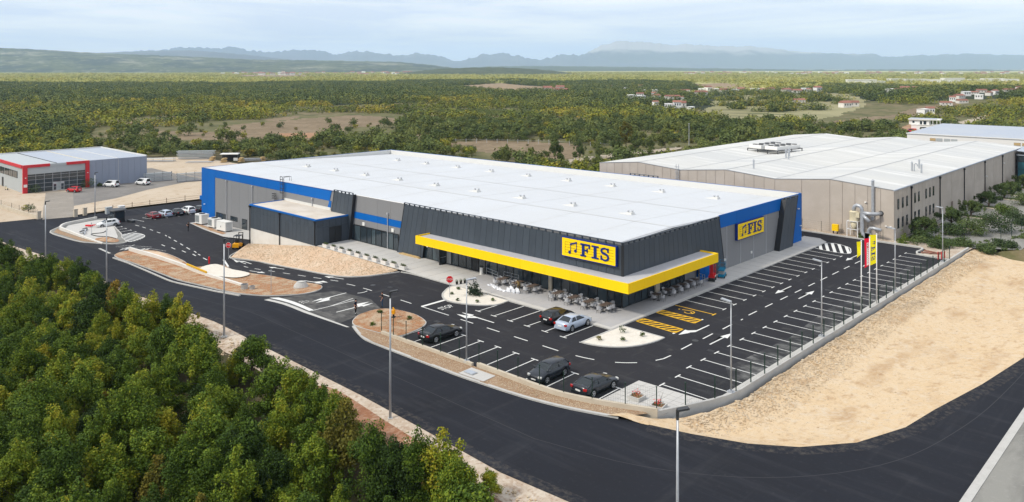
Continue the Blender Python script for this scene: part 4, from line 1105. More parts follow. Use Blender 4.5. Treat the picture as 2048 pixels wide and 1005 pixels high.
glazed(0, PZ, 2.95, [-10.3, -9, -7.6, -6.2, -4.8, -3.4, -2, -.95, -.02], 'x', -.05, -1)
mb = MB().bb(-10.85, -10.35, -.32, .0, PZ, 2.95); part('pillar', mb, X['wallcap'], store)
mb = MB().bb(-30.05, -29.05, -.06, -.02, PZ, 2.9); part('doorway', mb, X['interior'], store)
mb = MB()
mb.bb(-30.12, -30.06, -1.35, -.1, PZ + .02, 2.55)
dr = part('glass_door', mb, X['glass'], store)
mb = MB()
for z in (PZ + .08, 2.5): mb.bb(-30.15, -30.03, -1.37, -.1, z - .07, z + .07)
for y in (-1.33, -.14): mb.bb(-30.15, -30.03, y - .06, y + .06, PZ + .02, 2.56)
part('door_frame', mb, X['darkrail'], dr)
mb = MB().tube([(-30.0, -1.25, 1.15), (-30.0, -.2, 1.15)], .03, 6); part('push_bar', mb, X['steel'], dr)
mb = MB().tube([(-34.2, -.12, 2.15), (-34.2, -.16, 2.15)], .36, 14); part('door_emblem', mb, X['white'], store)
# dark screens on the side facing the big car park
E_ = (1, 0, 0)
slanted(-.42, 23.3, -.42, 21.6, 0, 7.45, 21, .42, .1, X['dark'], axis='y', nrm=E_, zfun=lambda y: 2.9 if y < 16.7 else .02)
toprail((.42, -.42, 7.45), (.42, 21.6, 7.45), 20, E_, store)
fr = MB()
fr.add([(.54, 23.3, 0), (.02, 23.3, 0), (.02, 21.6, 7.5), (.54, 21.6, 7.5), (.54, 23.42, 0), (.02, 23.42, 0), (.02, 21.72, 7.5), (.54, 21.72, 7.5)], [(0, 3, 2, 1), (4, 5, 6, 7), (0, 4, 7, 3), (3, 7, 6, 2)])
part('screen_frame', fr, X['darkrail'], store); fr = MB().bb(.3, .56, -.56, -.3, 2.9, 7.75)
part('screen_frame', fr, X['darkrail'], store)
glazed(0, PZ, 2.95, [.02, 1.3, 2.6, 3.9, 5.2, 6.5], 'y', .05, 1)
mb = MB().bb(.0, .32, 6.6, 7.5, PZ, 2.95); part('pillar', mb, X['wallcap'], store)
glazed(0, PZ, 2.95, [7.55, 8.9, 10.2, 11.5, 12.5, 13.5], 'y', .05, 1)
mb = MB().bb(.0, .06, 13.55, 16.5, PZ, 2.95); part('ribbed_panel', mb, X['greypan'], store)
for k in range(3):
    board((.02, 16.6 + 1.15 * k, PZ), (.02, 17.75 + 1.15 * k, PZ), (.02, 17.75 + 1.15 * k, 3.1), (.02, 16.6 + 1.15 * k, 3.1), E_, .53, X['blue'], 'blue_panel', store)
ys = [22.3, 27.3, 32.3, 37.2, 42.2]
for a, b in zip(ys, ys[1:]):
    board((0, a, 5.95), (0, b, 5.95), (0, b, zt(0)), (0, a, zt(0)), E_, .1, X['blue'], 'blue_panel', store, .015)
jy = [22.9, 24.64, 28.64, 32.6, 36.6, 40.75]
for a, b in zip(jy, jy[1:]):
    board((0, a, 0), (0, b, 0), (0, b, 5.93), (0, a, 5.93), E_, .04, X['greypan'], 'ribbed_panel', store)
for y in jy[1:]:
    mb = MB().bb(.0, .065, y - .04, y + .04, .1, 5.92); part('panel_joint', mb, X['silverjoint'], store)
mb = MB().bb(.0, .05, 40.8, 45.5, 0, 7.5); part('recess_panel', mb, X['darkrail'], store)
slanted(39.3, 43.8, 41.7, 45.8, 0, 7.55, 4, .75, .1, X['dark'], axis='y', nrm=E_)
toprail((.75, 41.7, 7.55), (.75, 45.8, 7.55), 4, E_, store)
fr = MB()
for s_ in (0, 1):
    y0, y1 = (39.3, 41.7) if s_ == 0 else (43.8, 45.8)
    w = -.1 if s_ == 0 else .1
    fr = MB()
    fr.add([(.88, y0, 0), (.05, y0, 0), (.05, y1, 7.6), (.88, y1, 7.6), (.88, y0 + w, 0), (.05, y0 + w, 0), (.05, y1 + w, 7.6), (.88, y1 + w, 7.6)], [(0, 1, 2, 3), (4, 7, 6, 5), (0, 3, 7, 4), (3, 2, 6, 7)])
    part('screen_frame', fr, X['darkrail'], store)
for a, b in ((44.6, 46.9), (46.9, 49.05)):
    board((0, a, 0), (0, b, 0), (0, b, zt(0)), (0, a, zt(0)), E_, .1, X['blue'], 'blue_panel', store, .012)
for y in (23.6, 49.0): pass
# left gable and back
mb = MB().bb(-106.1, -106.0, -.05, 49.05, -4.6, zt(-106)); part('blue_panel', mb, X['blue'], store)
mb = MB().bb(-107.1, -106.1, .0, 2.2, .35, 1.15); part('door_hood', mb, X['blue'], store)
mb = MB().add([(-106, 49.0, -4.6), (0, 49.0, -4.6), (0, 49.0, zt(0)), (-106, 49.0, zt(-106)), (-106, 49.1, -4.6), (0, 49.1, -4.6), (0, 49.1, zt(0)), (-106, 49.1, zt(-106))], [(4, 7, 6, 5), (2, 3, 7, 6), (0, 3, 2, 1)]); part('blue_panel', mb, X['blue'], store)
# roof: membrane sheets between seams, falling from a ridge at y = 11 to a gutter under the back parapet
def roof_z(x, y):
    e = zt(x)
    return e - .04 + .2 * y / 11 if y < 11 else e + .16 - (y - 11) / 38 * 1.15
edges = [-105.7] + [-95.7 + 10 * k for k in range(10)] + [-.25]
for k in range(len(edges) - 1):
    for (y0, y1) in ((.02, 11), (11, 26), (26, 48.75)):
        a, b = edges[k] + .03, edges[k + 1] - .03
        mb = MB()
        nx = 2
        vs = [(x, y, roof_z(x, y)) for x in (a, b) for y in (y0 + .02, y1 - .02)]
        mb.add(vs, [(0, 2, 3, 1)]); part('roof_sheet', mb, X['roof'], store)
mb = MB()
for x in edges[1:-1]:
    for y0, y1 in ((.05, 11), (11, 48.7)):
        mb.add([(x - .05, y0, roof_z(x, y0) + .012), (x + .05, y0, roof_z(x, y0) + .012), (x + .05, y1, roof_z(x, y1) + .012), (x - .05, y1, roof_z(x, y1) + .012)], [(0, 1, 2, 3)])
part('roof_seam', mb, X['whroof'], store)
mb = MB()
for y in (11, 26):
    for k in range(len(edges) - 1):
        a, b = edges[k], edges[k + 1]
        mb.add([(a, y - .09, roof_z(a, y - .09) + .03), (b, y - .09, roof_z(b, y - .09) + .03), (b, y + .09, roof_z(b, y + .09) + .03), (a, y + .09, roof_z(a, y + .09) + .03)], [(0, 1, 2, 3)])
part('ridge_strip', mb, X['roofwhite'], store)
mb = MB()   # under the sheets, so that no gap shows the inside
for y0, y1 in ((0, 11), (11, 49)):
    mb.add([(-106, y0, roof_z(-106, y0) - .05), (0, y0, roof_z(0, y0) - .05), (0, y1, roof_z(0, y1) - .05), (-106, y1, roof_z(-106, y1) - .05)], [(0, 1, 2, 3)])
part('roof_deck', mb, X['roof'], store)
def parapet(p0, p1, inn, name='parapet'):
    mb = MB(); p0, p1, inn = Vector(p0), Vector(p1), Vector(inn) * .28
    vs = [p0, p1, p1 + inn, p0 + inn]
    z0 = lambda p: Vector((p.x, p.y, zt(p.x) - 1.3)); z1 = lambda p: Vector((p.x, p.y, zt(p.x) + .02))
    mb.add([z0(v) for v in vs] + [z1(v) for v in vs], [(0, 1, 5, 4), (1, 2, 6, 5), (2, 3, 7, 6), (3, 0, 4, 7), (4, 5, 6, 7)])
    part(name, mb, X['roofwhite'], store)
    mb = MB(); o = -inn.normalized() * .06
    mb.add([z1(v) + Vector((0, 0, .004)) for v in (p0 + o, p1 + o, p1 - o, p0 - o)] + [z1(v) + Vector((0, 0, .05)) for v in (p0 + o, p1 + o, p1 - o, p0 - o)], [(0, 1, 5, 4), (1, 2, 6, 5), (2, 3, 7, 6), (3, 0, 4, 7), (4, 5, 6, 7)])
    part('coping', mb, X['blue'], store)
parapet((-106, 49, 0), (0, 49, 0), (0, -1, 0))
parapet((-106, 0, 0), (-106, 49, 0), (1, 0, 0))
parapet((0, 22.5, 0), (0, 49, 0), (-1, 0, 0))
mb = MB()
mb.add([(-106, -.1, zt(-106)), (-57.2, -.1, zt(-57)), (-57.2, .05, zt(-57)), (-106, .05, zt(-106)), (-106, -.1, zt(-106) + .06), (-57.2, -.1, zt(-57) + .06), (-57.2, .05, zt(-57) + .06), (-106, .05, zt(-106) + .06)], [(0, 1, 5, 4), (4, 5, 6, 7), (2, 3, 7, 6)])
part('coping', mb, X['signblue'], store)
mb = MB()
mb.add([(-52, -.08, zt(-52)), (-38.8, -.08, zt(-39)), (-38.8, .1, zt(-39)), (-52, .1, zt(-52)), (-52, -.08, zt(-52) + .05), (-38.8, -.08, zt(-39) + .05), (-38.8, .1, zt(-39) + .05), (-52, .1, zt(-52) + .05)], [(0, 1, 5, 4), (4, 5, 6, 7), (2, 3, 7, 6)])
part('coping', mb, X['white'], store)
toprail((-33.1, 49.12, 7.5), (-27.0, 49.12, 7.53), 6, (0, 1, 0), store)
part('screen_panel', MB().bb(-33.1, -27.0, 49.12, 49.22, 2, 7.56), X['dark'], store)
# roof vents, each with two cowls
v0 = None
for y in (15.2, 38.8):
    for k in range(9):
        x = -90.2 + 10.1 * k
        z = roof_z(x, y)
        e = obj('roof_vent', None, store); e.location = Vector((x, y, z)) - Vector(store['_world'])
        mb = MB()
        mb.add([(-.75, -.7, -.15), (.75, -.7, -.15), (.75, .7, -.15), (-.75, .7, -.15), (-.55, -.55, .5), (.6, -.55, .5), (.6, .6, .42), (-.55, .6, .42)], [(0, 1, 5, 4), (1, 2, 6, 5), (2, 3, 7, 6), (3, 0, 4, 7), (4, 5, 6, 7)])
        mb.add([(-2.6, -.6, .0), (-.7, -.6, .02), (-.7, .6, .02), (-2.6, .6, -.02), (-.7, -.5, .28), (-.7, .5, .28)], [(0, 1, 4), (0, 4, 5, 3), (3, 5, 2)])
        bpy.data.objects.remove(e)
        me = mb.mesh('vent_curb', X['roofwhite'])
        e = obj('roof_vent', me); e.parent = store; e.location = Vector((x, y, z)) - Vector(store['_world']); e.scale = (.7, .7, .65)
        for dx, dy in ((-.3, -.25), (.3, .3)):
            c = MB().box((dx, dy, .62), (.26, .3, .34)).box((dx, dy, .81), (.34, .38, .05))
            c.build('cowl', X['silverjoint'], e)
# canopy
can = part('canopy', MB().add([(-33.1, -3.0, 3.9), (3.0, -3.0, 3.9), (3.0, 16.6, 3.9), (.5, 16.6, 3.9), (.5, -.5, 3.9), (-33.1, -.5, 3.9)], [(0, 1, 4, 5), (1, 2, 3, 4)]), X['canopyroof'], store)
sf = MB().add([(-33.1, -3.0, 2.97), (3.0, -3.0, 2.97), (3.0, 16.6, 2.97), (.1, 16.6, 2.97), (.1, -.1, 2.97), (-33.1, -.1, 2.97)], [(5, 4, 1, 0), (4, 3, 2, 1)])
part('soffit', sf, X['greypan'], can)
def fascia(p0, p1, n):
    mb = MB(); p0, p1, n = Vector(p0), Vector(p1), Vector(n)
    t = (p1 - p0).normalized() * .01
    a, b = p0 + t, p1 - t
    q = [a, b, b - n * .14, a - n * .14]
    mb.add([v + Vector((0, 0, 2.94)) for v in q] + [v + Vector((0, 0, 4.08)) for v in q], [(0, 1, 5, 4), (1, 2, 6, 5), (2, 3, 7, 6), (3, 0, 4, 7), (4, 5, 6, 7), (0, 3, 2, 1)])
    part('fascia_panel', mb, X['yellow'], can)
fx = list(np.linspace(-33.2, 3.12, 10))
for a, b in zip(fx, fx[1:]): fascia((a, -3.12, 0), (b, -3.12, 0), (0, -1, 0))
fy = [-3.12, -.05, 4.2, 8.3, 12.47, 16.7]
for a, b in zip(fy, fy[1:]): fascia((3.12, a, 0), (3.12, b, 0), (1, 0, 0))
fascia((-33.2, -.55, 0), (-33.2, -2.98, 0), (-1, 0, 0)); fascia((2.98, 16.7, 0), (.55, 16.7, 0), (0, 1, 0))
# windows, door and downpipes of the yard front
def framed(x0, x1, z0, z1, name, y=-.05, fw=.07, m=None, bars=()):
    f = part(name, MB().bb(x0, x1, y - .05, y, z0, z0 + fw).bb(x0, x1, y - .05, y, z1 - fw, z1).bb(x0, x0 + fw, y - .05, y, z0 + fw, z1 - fw).bb(x1 - fw, x1, y - .05, y, z0 + fw, z1 - fw), X['darkrail'], store)
    cuts = [x0 + fw] + list(bars) + [x1 - fw]
    for a, b in zip(cuts, cuts[1:]):
        part('pane', MB().bb(a + .02, b - .02, y - .03, y - .005, z0 + fw, z1 - fw), m or X['glass'], f)
    for b in bars: part('glazing_bar', MB().bb(b - .025, b + .025, y - .05, y, z0 + fw, z1 - fw), X['darkrail'], f)
framed(-99.6, -95.6, -2.75, -1.3, 'window', bars=(-98.4, -96.6)); framed(-93.6, -90.8, -2.15, -1.3, 'window', bars=(-92.2,)); framed(-88.95, -87.0, -4.0, -1.25, 'door')
for x, z0, z1 in ((-95.1, -4, 5.35), (-84.86, -4, 5.3), (-64.3, 4.1, 5.3), (-43.4, .15, 5.4)):
    part('downpipe', MB().tube([(x, -.18, z0), (x, -.18, z1)], .075, 8).box((x, -.18, z1 + .08), (.3, .24, .28)), X['silverjoint'], store)
for x, z in ((-49.6, 3.05), (-42.2, 3.1)): part('wall_box', MB().box((x, -.12, z), (.55, .14, .5)), X['white'], store)
part('wall_lamp', MB().box((-104.5, -.2, -.3), (.3, .25, .15)), X['white'], store)
for y in (31.8,): part('wall_box', MB().box((.1, y, 1.15), (.14, .3, .35)), X['white'], store)
for y, z in ((47.5, 5.4), (48.4, 2.6)): part('wall_lamp', MB().box((.25, y, z), (.25, .3, .14)), X['white'], store)
# caged roof ladder over the annex
la = MB()
for dx in (-.25, .25): la.tube([(-73.6 + dx, -.25, 4.1), (-73.6 + dx, -.25, 8.2)], .04, 5)
for k in range(14): la.tube([(-73.85, -.25, 4.3 + .28 * k), (-73.35, -.25, 4.3 + .28 * k)], .025, 4)
for z in (5.4, 6.2, 7.0, 7.8, 8.3):
    la.tube([(-73.6 + .4 * math.cos(a), -.3 - .55 * abs(math.sin(a)), z) for a in [math.pi * i / 6 for i in range(7)]], .035, 4)
for a in (.6, 1.57, 2.5): la.tube([(-73.6 + .4 * math.cos(a), -.3 - .55 * math.sin(a), 5.4), (-73.6 + .4 * math.cos(a), -.3 - .55 * math.sin(a), 8.3)], .03, 4)
for x in (-73.9, -73.3): la.tube([(x, -.2, 8.2), (x, 1.2, 8.2), (x, 1.2, 7.4)], .04, 4)
part('roof_ladder', la, X['darksteel'], store)
la = MB()
for dx in (-.25, .25): la.tube([(-76.2 + dx, -.35, 1.2), (-76.2 + dx, -.35, 5.1)], .04, 5)
for z in (4.2, 4.6, 5.0): la.tube([(-76.2 + .4 * math.cos(a), -.4 - .6 * abs(math.sin(a)), z) for a in [math.pi * i / 6 for i in range(7)]], .045, 4)
for k in range(13): la.tube([(-76.45, -.35, 1.3 + .28 * k), (-75.95, -.35, 1.3 + .28 * k)], .025, 4)
part('roof_ladder', la, X['darksteel'], store)

# loading annex
ann = part('annex', MB().bb(-73.6, -53.3, -6.4, -.1, -3.6, 4.0), X['dark'], store)
part('annex_roof', MB().bb(-73.6, -53.3, -6.4, -.1, 4.0, 4.06), X['annexroof'], ann)
part('coping', MB().bb(-73.8, -53.1, -6.66, -6.4, 3.92, 4.16).bb(-53.3, -53.08, -6.4, -.1, 3.92, 4.161).bb(-73.8, -73.6, -6.4, -.1, 3.92, 4.161), X['blue'], ann)
part('roof_upstand', MB().bb(-73.5, -58.9, -.1, -.06, 4.0, 4.5), X['roofwhite'], store)
xb = list(np.linspace(-73.75, -53.15, 19))
for a, b in zip(xb, xb[1:]):
    for z0, z1 in ((.02, 2.88), (2.9, 3.92)):
        board((a, -6.4, z0), (b, -6.4, z0), (b, -6.4, z1), (a, -6.4, z1), F, .1, X['dark'], 'cladding_board', ann, .015)
yb = list(np.linspace(-6.4, -.6, 6))
for k, (a, b) in enumerate(zip(yb, yb[1:])):
    for z0, z1 in ((.02, 2.88), (2.9, 3.92)):
        if k in (2, 3) and z0 < 1: continue
        board((-53.3, a, z0), (-53.3, b, z0), (-53.3, b, z1), (-53.3, a, z1), E_, .1, X['dark'], 'cladding_board', ann, .015)
for a, b in ((-4.05, -2.95), (-2.92, -1.8)):
    part('door', MB().bb(-53.3, -53.24, a, b, .15, 2.6), X['darkrail'], ann)
part('plinth', MB().bb(-73.74, -53.2, -6.48, -6.35, -3.6, 0), X['plinth'], ann)
for x in (-73.75, -63.9, -53.45):
    part('downpipe', MB().tube([(x, -6.62, -3.0 if x < -60 else .1), (x, -6.62, 3.6)], .09, 8).box((x, -6.62, 3.75), (.34, .3, .34)), X['darkrail'], ann)
# pale timber boards lying at the foot of the screen
tag(MB().bb(-39.6, -34.9, -1.05, -.7, PZ, PZ + .12).bb(-39.2, -35.3, -.95, -.62, PZ + .12, PZ + .2).build('timber_boards', X['wood']), 'raw timber boards lying along the foot of the anthracite screen', 'timber')

# ------------------------------------------------------------------ the two wall signs
def letter(mb, ch, x, z0, h, w):
    """Bold slab-serif capitals built from blocks."""
    y0, y1 = -.10, -.02
    B = lambda a, b, c, d: mb.bb(x + a * w, x + b * w, y0, y1, z0 + c * h, z0 + d * h)
    if ch == 'F':
        B(.16, .42, .10, .90); B(.0, .58, 0, .12); B(.0, 1.0, .86, 1.0); B(.86, 1.0, .66, .87); B(.42, .72, .44, .56); B(.66, .76, .34, .66)
    elif ch == 'I':
        B(.30, .70, .10, .90); B(.0, 1.0, 0, .12); B(.0, 1.0, .88, 1.0)
    elif ch == 'S':
        cx, p = x + .5 * w, []
        for i in range(13):
            a = R(35 + 235 * i / 12); p.append((cx + .34 * w * math.cos(a), z0 + h * .735 + .20 * h * math.sin(a)))
        for i in range(1, 13):
            a = R(90 - 235 * i / 12); p.append((cx + .36 * w * math.cos(a), z0 + h * .27 + .235 * h * math.sin(a)))
        n = len(p)
        for i in range(n - 1):
            (ax, az), (bx, bz) = p[i], p[i + 1]
            tn = .17 * h * (1 - .45 * abs(2 * i / (n - 1) - 1) ** 2)
            t = Vector((bx - ax, bz - az)); q = Vector((-t.y, t.x)).normalized() * tn * .5; t = t * .2
            A_ = [(ax - t.x + q.x, az - t.y + q.y), (bx + t.x + q.x, bz + t.y + q.y), (bx + t.x - q.x, bz + t.y - q.y), (ax - t.x - q.x, az - t.y - q.y)]
            mb.add([(a, y0 - .001 * (i % 3), b) for a, b in A_] + [(a, y1, b) for a, b in A_], [(3, 2, 1, 0), (0, 1, 5, 4), (1, 2, 6, 5), (2, 3, 7, 6), (3, 0, 4, 7)])
        B(.76, .90, .66, .98); B(.08, .22, .02, .36)
def make_sign(label, loc, rz):
    t = thing('wall_sign', label, 'shop sign', loc, rz, 'wall signs of the store')
    W, H = 8.15, 2.34
    MB().bb(0, W, -.0, .38, 0, H).build('sign_box', X['signblue'], t)
    MB().bb(.12, W - .12, -.02, .02, .1, H - .1).build('sign_face', X['signboard'], t)
    for k in range(5):
        z = .52 + .32 * k
        MB().bb(.6, W - .35, -.035, -.02, z - .012, z + .012).build('staff_line', X['signline'], t)
    MB().bb(.59, .62, -.035, -.02, .52, 1.8).build('bar_line', X['signline'], t)
    nb = MB()
    for cx, cz in ((1.32, .62), (2.22, .90)):
        nb.tube([(cx, -.09, cz), (cx, -.02, cz)], .19, 12)
        nb.bb(cx + .13, cx + .18, -.08, -.02, cz, cz + 1.05)
    nb.add([(1.4, -.09, 1.5), (2.42, -.09, 1.82), (2.42, -.09, 2.02), (1.4, -.09, 1.7), (1.4, -.02, 1.5), (2.42, -.02, 1.82), (2.42, -.02, 2.02), (1.4, -.02, 1.7)], [(0, 1, 2, 3), (0, 4, 5, 1), (3, 2, 6, 7), (0, 3, 7, 4), (1, 5, 6, 2)])
    nb.build('music_note', X['signblue'], t)
    for ch, x, w in (('F', 2.98, 1.42), ('I', 4.66, 1.0), ('S', 5.84, 1.42)):
        mb = MB(); letter(mb, ch, x, .46, 1.52, w); mb.build('letter', X['signblue'], t)
    return t
make_sign('yellow shop sign with music notes and letters FIS above the long canopy by the corner', (-8.26, -.9, 4.96), 0)
make_sign('yellow shop sign with letters FIS on the grey ribbed wall under the blue band', (.46, 26.95, 3.62), R(90))

# ------------------------------------------------------------------ neighbouring halls
wh = thing('warehouse', 'beige concrete warehouse with pale folded roof behind the store', 'warehouse', (-19, 105, 0), fixed=True)
prof = [(-48.1, 7.71), (-38.4, 8.64), (-28.5, 7.9), (-18.9, 8.8), (-9.2, 8.03), (.53, 8.92), (10.75, 8.09)]
Y0, Y1 = 59.5, 156
rz_ = lambda x: float(np.interp(x, [p[0] for p in prof], [p[1] for p in prof]))
n = len(prof)
cw = MB()
top = [(x, Y0, z - .1) for x, z in prof] + [(x, Y1, z - .1) for x, z in prof]
cw.add(top + [(-48.1, Y0, -.3), (10.75, Y0, -.3), (10.75, Y1, -.3), (-48.1, Y1, -.3)], [tuple([2 * n, 2 * n + 1] + list(range(n - 1, -1, -1))), (2 * n + 1, 2 * n + 2, 2 * n - 1, n - 1), (2 * n + 3, 2 * n, 0, n), tuple([2 * n + 2, 2 * n + 3] + list(range(n, 2 * n)))])
part('wall', cw, X['beigejoint'], wh)
def wpanel(P, nrm, name='concrete_panel'):
    board(*P, nrm, .06, X['beige'], name, wh, .03)
xs = [-48.1 + 1.94 * k for k in range(21)]
for k in range(20):
    a, b = xs[k], xs[k + 1] if k < 19 else -9.23
    if a >= -9.5: break
    wpanel([(a, Y0, 0), (b, Y0, 0), (b, Y0, rz_(b) - .12), (a, Y0, rz_(a) - .12)], F)
for z0, z1 in ((0, 1.5), (1.5, 3.95), (3.95, 6.38)):
    for a, b in ((-9.23, -4.35), (-4.35, .53)):
        wpanel([(a, Y0, z0), (b, Y0, z0), (b, Y0, z1), (a, Y0, z1)], F)
for a, b in ((-9.23, -4.35), (-4.35, .53)): wpanel([(a, Y0, 6.38), (b, Y0, 6.38), (b, Y0, rz_(b) - .12), (a, Y0, rz_(a) - .12)], F)
xs = [.53, 2.62, 4.68, 6.72, 8.75, 10.8]
for a, b in zip(xs, xs[1:]): wpanel([(a, Y0, 0), (b, Y0, 0), (b, Y0, rz_(b) - .12), (a, Y0, rz_(a) - .12)], F)
ys = [Y0 + 2.06 * k for k in range(13)]
for a, b in zip(ys, ys[1:]): wpanel([(10.75, a, 0), (10.75, b, 0), (10.75, b, 7.95), (10.75, a, 7.95)], E_)
ys = [ys[-1], 92.3, 100.7, 108.8, 117, 125, 133, 141, 149, 156]
for a, b in zip(ys, ys[1:]):
    for z0, z1 in ((0, 2.0), (2.0, 4.0), (4.0, 6.0), (6.0, 7.95)):
        wpanel([(10.75, a, z0), (10.75, b, z0), (10.75, b, z1), (10.75, a, z1)], E_)
for (xa, za), (xb_, zb_) in zip(prof, prof[1:]):
    for y0, y1 in ((Y0, 84), (84, 108), (108, 132), (132, Y1)):
        part('roof_sheet', MB().add([(xa, y0 + .02, za), (xb_, y0 + .02, zb_), (xb_, y1 - .02, zb_), (xa, y1 - .02, za), (xa, y0 + .02, za - .09), (xb_, y0 + .02, zb_ - .09), (xb_, y1 - .02, zb_ - .09), (xa, y1 - .02, za - .09)], [(0, 1, 2, 3), (0, 4, 5, 1), (1, 5, 6, 2), (2, 6, 7, 3), (3, 7, 4, 0)]), X['whroof'], wh)
mb = MB()
for x, z in prof[1:-1]:
    mb.add([(x - .16, Y0, z + .018 if z > 8.4 else z + .03), (x + .16, Y0, z + .018 if z > 8.4 else z + .03), (x + .16, Y1, z + .018 if z > 8.4 else z + .03), (x - .16, Y1, z + .018 if z > 8.4 else z + .03)], [(0, 1, 2, 3)])
part('roof_ridge_strip', mb, X['whroofline'], wh)
part('gutter', MB().bb(10.72, 10.95, Y0 - .1, Y1, 7.96, 8.14), X['bluegreyroof'], wh)
mb = MB()
for (xa, za), (xb_, zb_) in zip(prof, prof[1:]):
    mb.add([(xa, Y0 - .1, za - .02), (xb_, Y0 - .1, zb_ - .02), (xb_, Y0 - .1, zb_ + .06), (xa, Y0 - .1, za + .06), (xa, Y0 + .12, za + .06), (xb_, Y0 + .12, zb_ + .06)], [(0, 1, 2, 3), (3, 2, 5, 4)])
part('verge_trim', mb, X['whroofline'], wh)
for y in (61.4, 63.6, 65.8, 70.0, 72.1, 76.2, 78.4, 80.5):
    for z0, z1 in ((4.8, 6.5), (1.7, 3.36)):
        f = part('window', MB().bb(10.8, 10.86, y - .42, y + .42, z0, z1), X['darkrail'], wh)
        part('pane', MB().bb(10.86, 10.875, y - .34, y + .34, z0 + .08, (z0 + z1) / 2 - .03), X['glass'], f)
        part('pane', MB().bb(10.86, 10.875, y - .34, y + .34, (z0 + z1) / 2 + .03, z1 - .08), X['glass'], f)
for y in (67.8, 84.2, 100.7, 117, 133):
    part('downpipe', MB().tube([(10.95, y, 0), (10.95, y, 7.6)], .1, 8).box((10.95, y, 7.7), (.34, .36, .36)), X['darkrail'], wh)
part('door', MB().bb(10.8, 10.85, 91.7, 93, .05, 2.3), X['beigejoint'], wh)
part('flue', MB().tube([(7.6, 59.2, 3.2), (7.6, 59.2, 9.3)], .24, 10).tube([(7.6, 59.2, 9.35), (7.6, 59.2, 9.6)], [.34, .05], 10).tube([(7.6, 59.45, 3.2), (7.6, 58.9, 3.2)], .3, 10), X['steel'], wh)
for x, y in ((6.1, 84.3), (6.0, 89), (8.0, 83.4), (-19.1, 85.9), (-17.9, 84.5), (-16.5, 66), (-20.2, 90)):
    z = rz_(x)
    mb = MB().tube([(x, y, z - .1), (x, y, z + 1.5)], .17, 8).tube([(x, y, z + 1.5), (x, y, z + 1.75)], [.26, .08], 8)
    if x == 6.1: mb.tube([(x + .4, y, z - .1), (x + .4, y, z + 1.2), (x + .7, y, z + 1.45), (x + .95, y, z + 1.2), (x + .95, y, z + .9)], .12, 6)
    part('roof_flue', mb, X['steel'], wh)
la = MB()
for dx in (-.28, .28): la.tube([(-29 + dx, 59.2, 2), (-29 + dx, 59.2, 9.0)], .05, 5)
for k in range(24): la.tube([(-29.28, 59.2, 2.1 + .28 * k), (-28.72, 59.2, 2.1 + .28 * k)], .03, 4)
for z in (4.5, 5.5, 6.5, 7.5, 8.6): la.tube([(-29 + .42 * math.cos(a), 59.15 - .6 * math.sin(a), z) for a in [math.pi * i / 6 for i in range(7)]], .04, 4)
part('roof_ladder', la, X['steel'], wh)
for x, z in ((9.6, 2.2), (10.3, 2.2), (6.4, 5.7)): part('wall_lamp', MB().box((x, 59.3, z), (.3, .25, .16)), X['white'], wh)
for y, z in ((117.6, 4.6), (133.6, 6.0)): part('wall_lamp', MB().box((11.0, y, z), (.5, .4, .2)), X['white'], wh)
# chiller on the warehouse roof
ch = thing('roof_chiller', 'row of white fan units on a steel frame on the warehouse roof', 'chiller', (-29.5, 103, rz_(-29.5)), R(-8))
mb = MB()
for x in (-4, -1.3, 1.3, 4):
    for y in (-5, 5): mb.bb(x - .08, x + .08, y - .08, y + .08, -.1, .9)
for y in (-5, 5): mb.bb(-4.1, 4.1, y - .08, y + .08, .8, .95)
for x in (-4, 0, 4): mb.bb(x - .08, x + .08, -5, 5, .8, .95)
mb.build('frame', X['darksteel'], ch)
for gx in (-2.1, 2.1):
    b = MB().bb(gx - 1.6, gx + 1.6, -4.8, 4.8, .96, 1.75).build('fan_unit', X['white'], ch)
    for k in range(4):
        for s_ in (-.75, .75):
            MB().tube([(gx + s_, -3.6 + 2.4 * k, 1.75), (gx + s_, -3.6 + 2.4 * k, 1.9)], .62, 12).build('fan', X['darksteel'], b)

# long white hall beyond the warehouse
hall = thing('white_hall', 'long white hall with grey roof seen over the warehouse roof', 'hall', (12, 182, 0), fixed=True)
part('wall', MB().bb(-21.2, 70, 172, 190, -1, 8.75), X['modern'], hall)
part('roof', MB().add([(-21.3, 171.8, 8.8), (70, 171.8, 8.8), (70, 190, 10.9), (-16.5, 190, 10.9), (-21.3, 190, 8.8)], [(0, 1, 2, 3), (0, 3, 4)]), X['bluegreyroof'], hall)
part('fascia', MB().bb(-21.4, 70, 171.75, 172, 8.6, 8.85), X['white'], hall)
for x0, m in ((-15.1, 'wood'), (-13.4, 'silverclad'), (-11.4, 'silverclad'), (-9.6, 'silverclad'), (5.6, 'wood'), (7.5, 'wood')):
    f = part('window', MB().bb(x0, x0 + 1.6, 171.93, 171.99, 6.9, 7.75), X['silverjoint'], hall)
    part('pane', MB().bb(x0 + .08, x0 + 1.52, 171.9, 171.93, 6.98, 7.67), X[m], f)
# glass office at the far end of the warehouse
off = thing('glass_office', 'teal glazed office block with slanting roof at the far end of the warehouse', 'office', (18, 152, 0), fixed=True)
part('wall', MB().bb(11.3, 26, 146, 165, -.3, 7.2), X['darkrail'], off)
for k in range(6):
    for j, (z0, z1) in enumerate(((.2, 1.8), (1.9, 3.5), (3.6, 5.2), (5.3, 6.9))):
        part('glass_pane', MB().bb(11.45 + 2.4 * k, 13.7 + 2.4 * k, 145.93, 146, z0, z1), X['glassteal'] if (j + k) % 3 else X['glass'], off)
part('roof', MB().add([(11.2, 145.6, 7.9), (26.5, 145.6, 6.9), (26.5, 165, 7.9), (11.2, 165, 9)], [(0, 1, 2, 3)]).bb(11.2, 26.4, 145.7, 145.9, 6.85, 7.0), X['bluegreyroof'], off)
part('column', MB().bb(13.65, 13.9, 145.6, 145.9, -.2, 7.3), X['cream'], off)

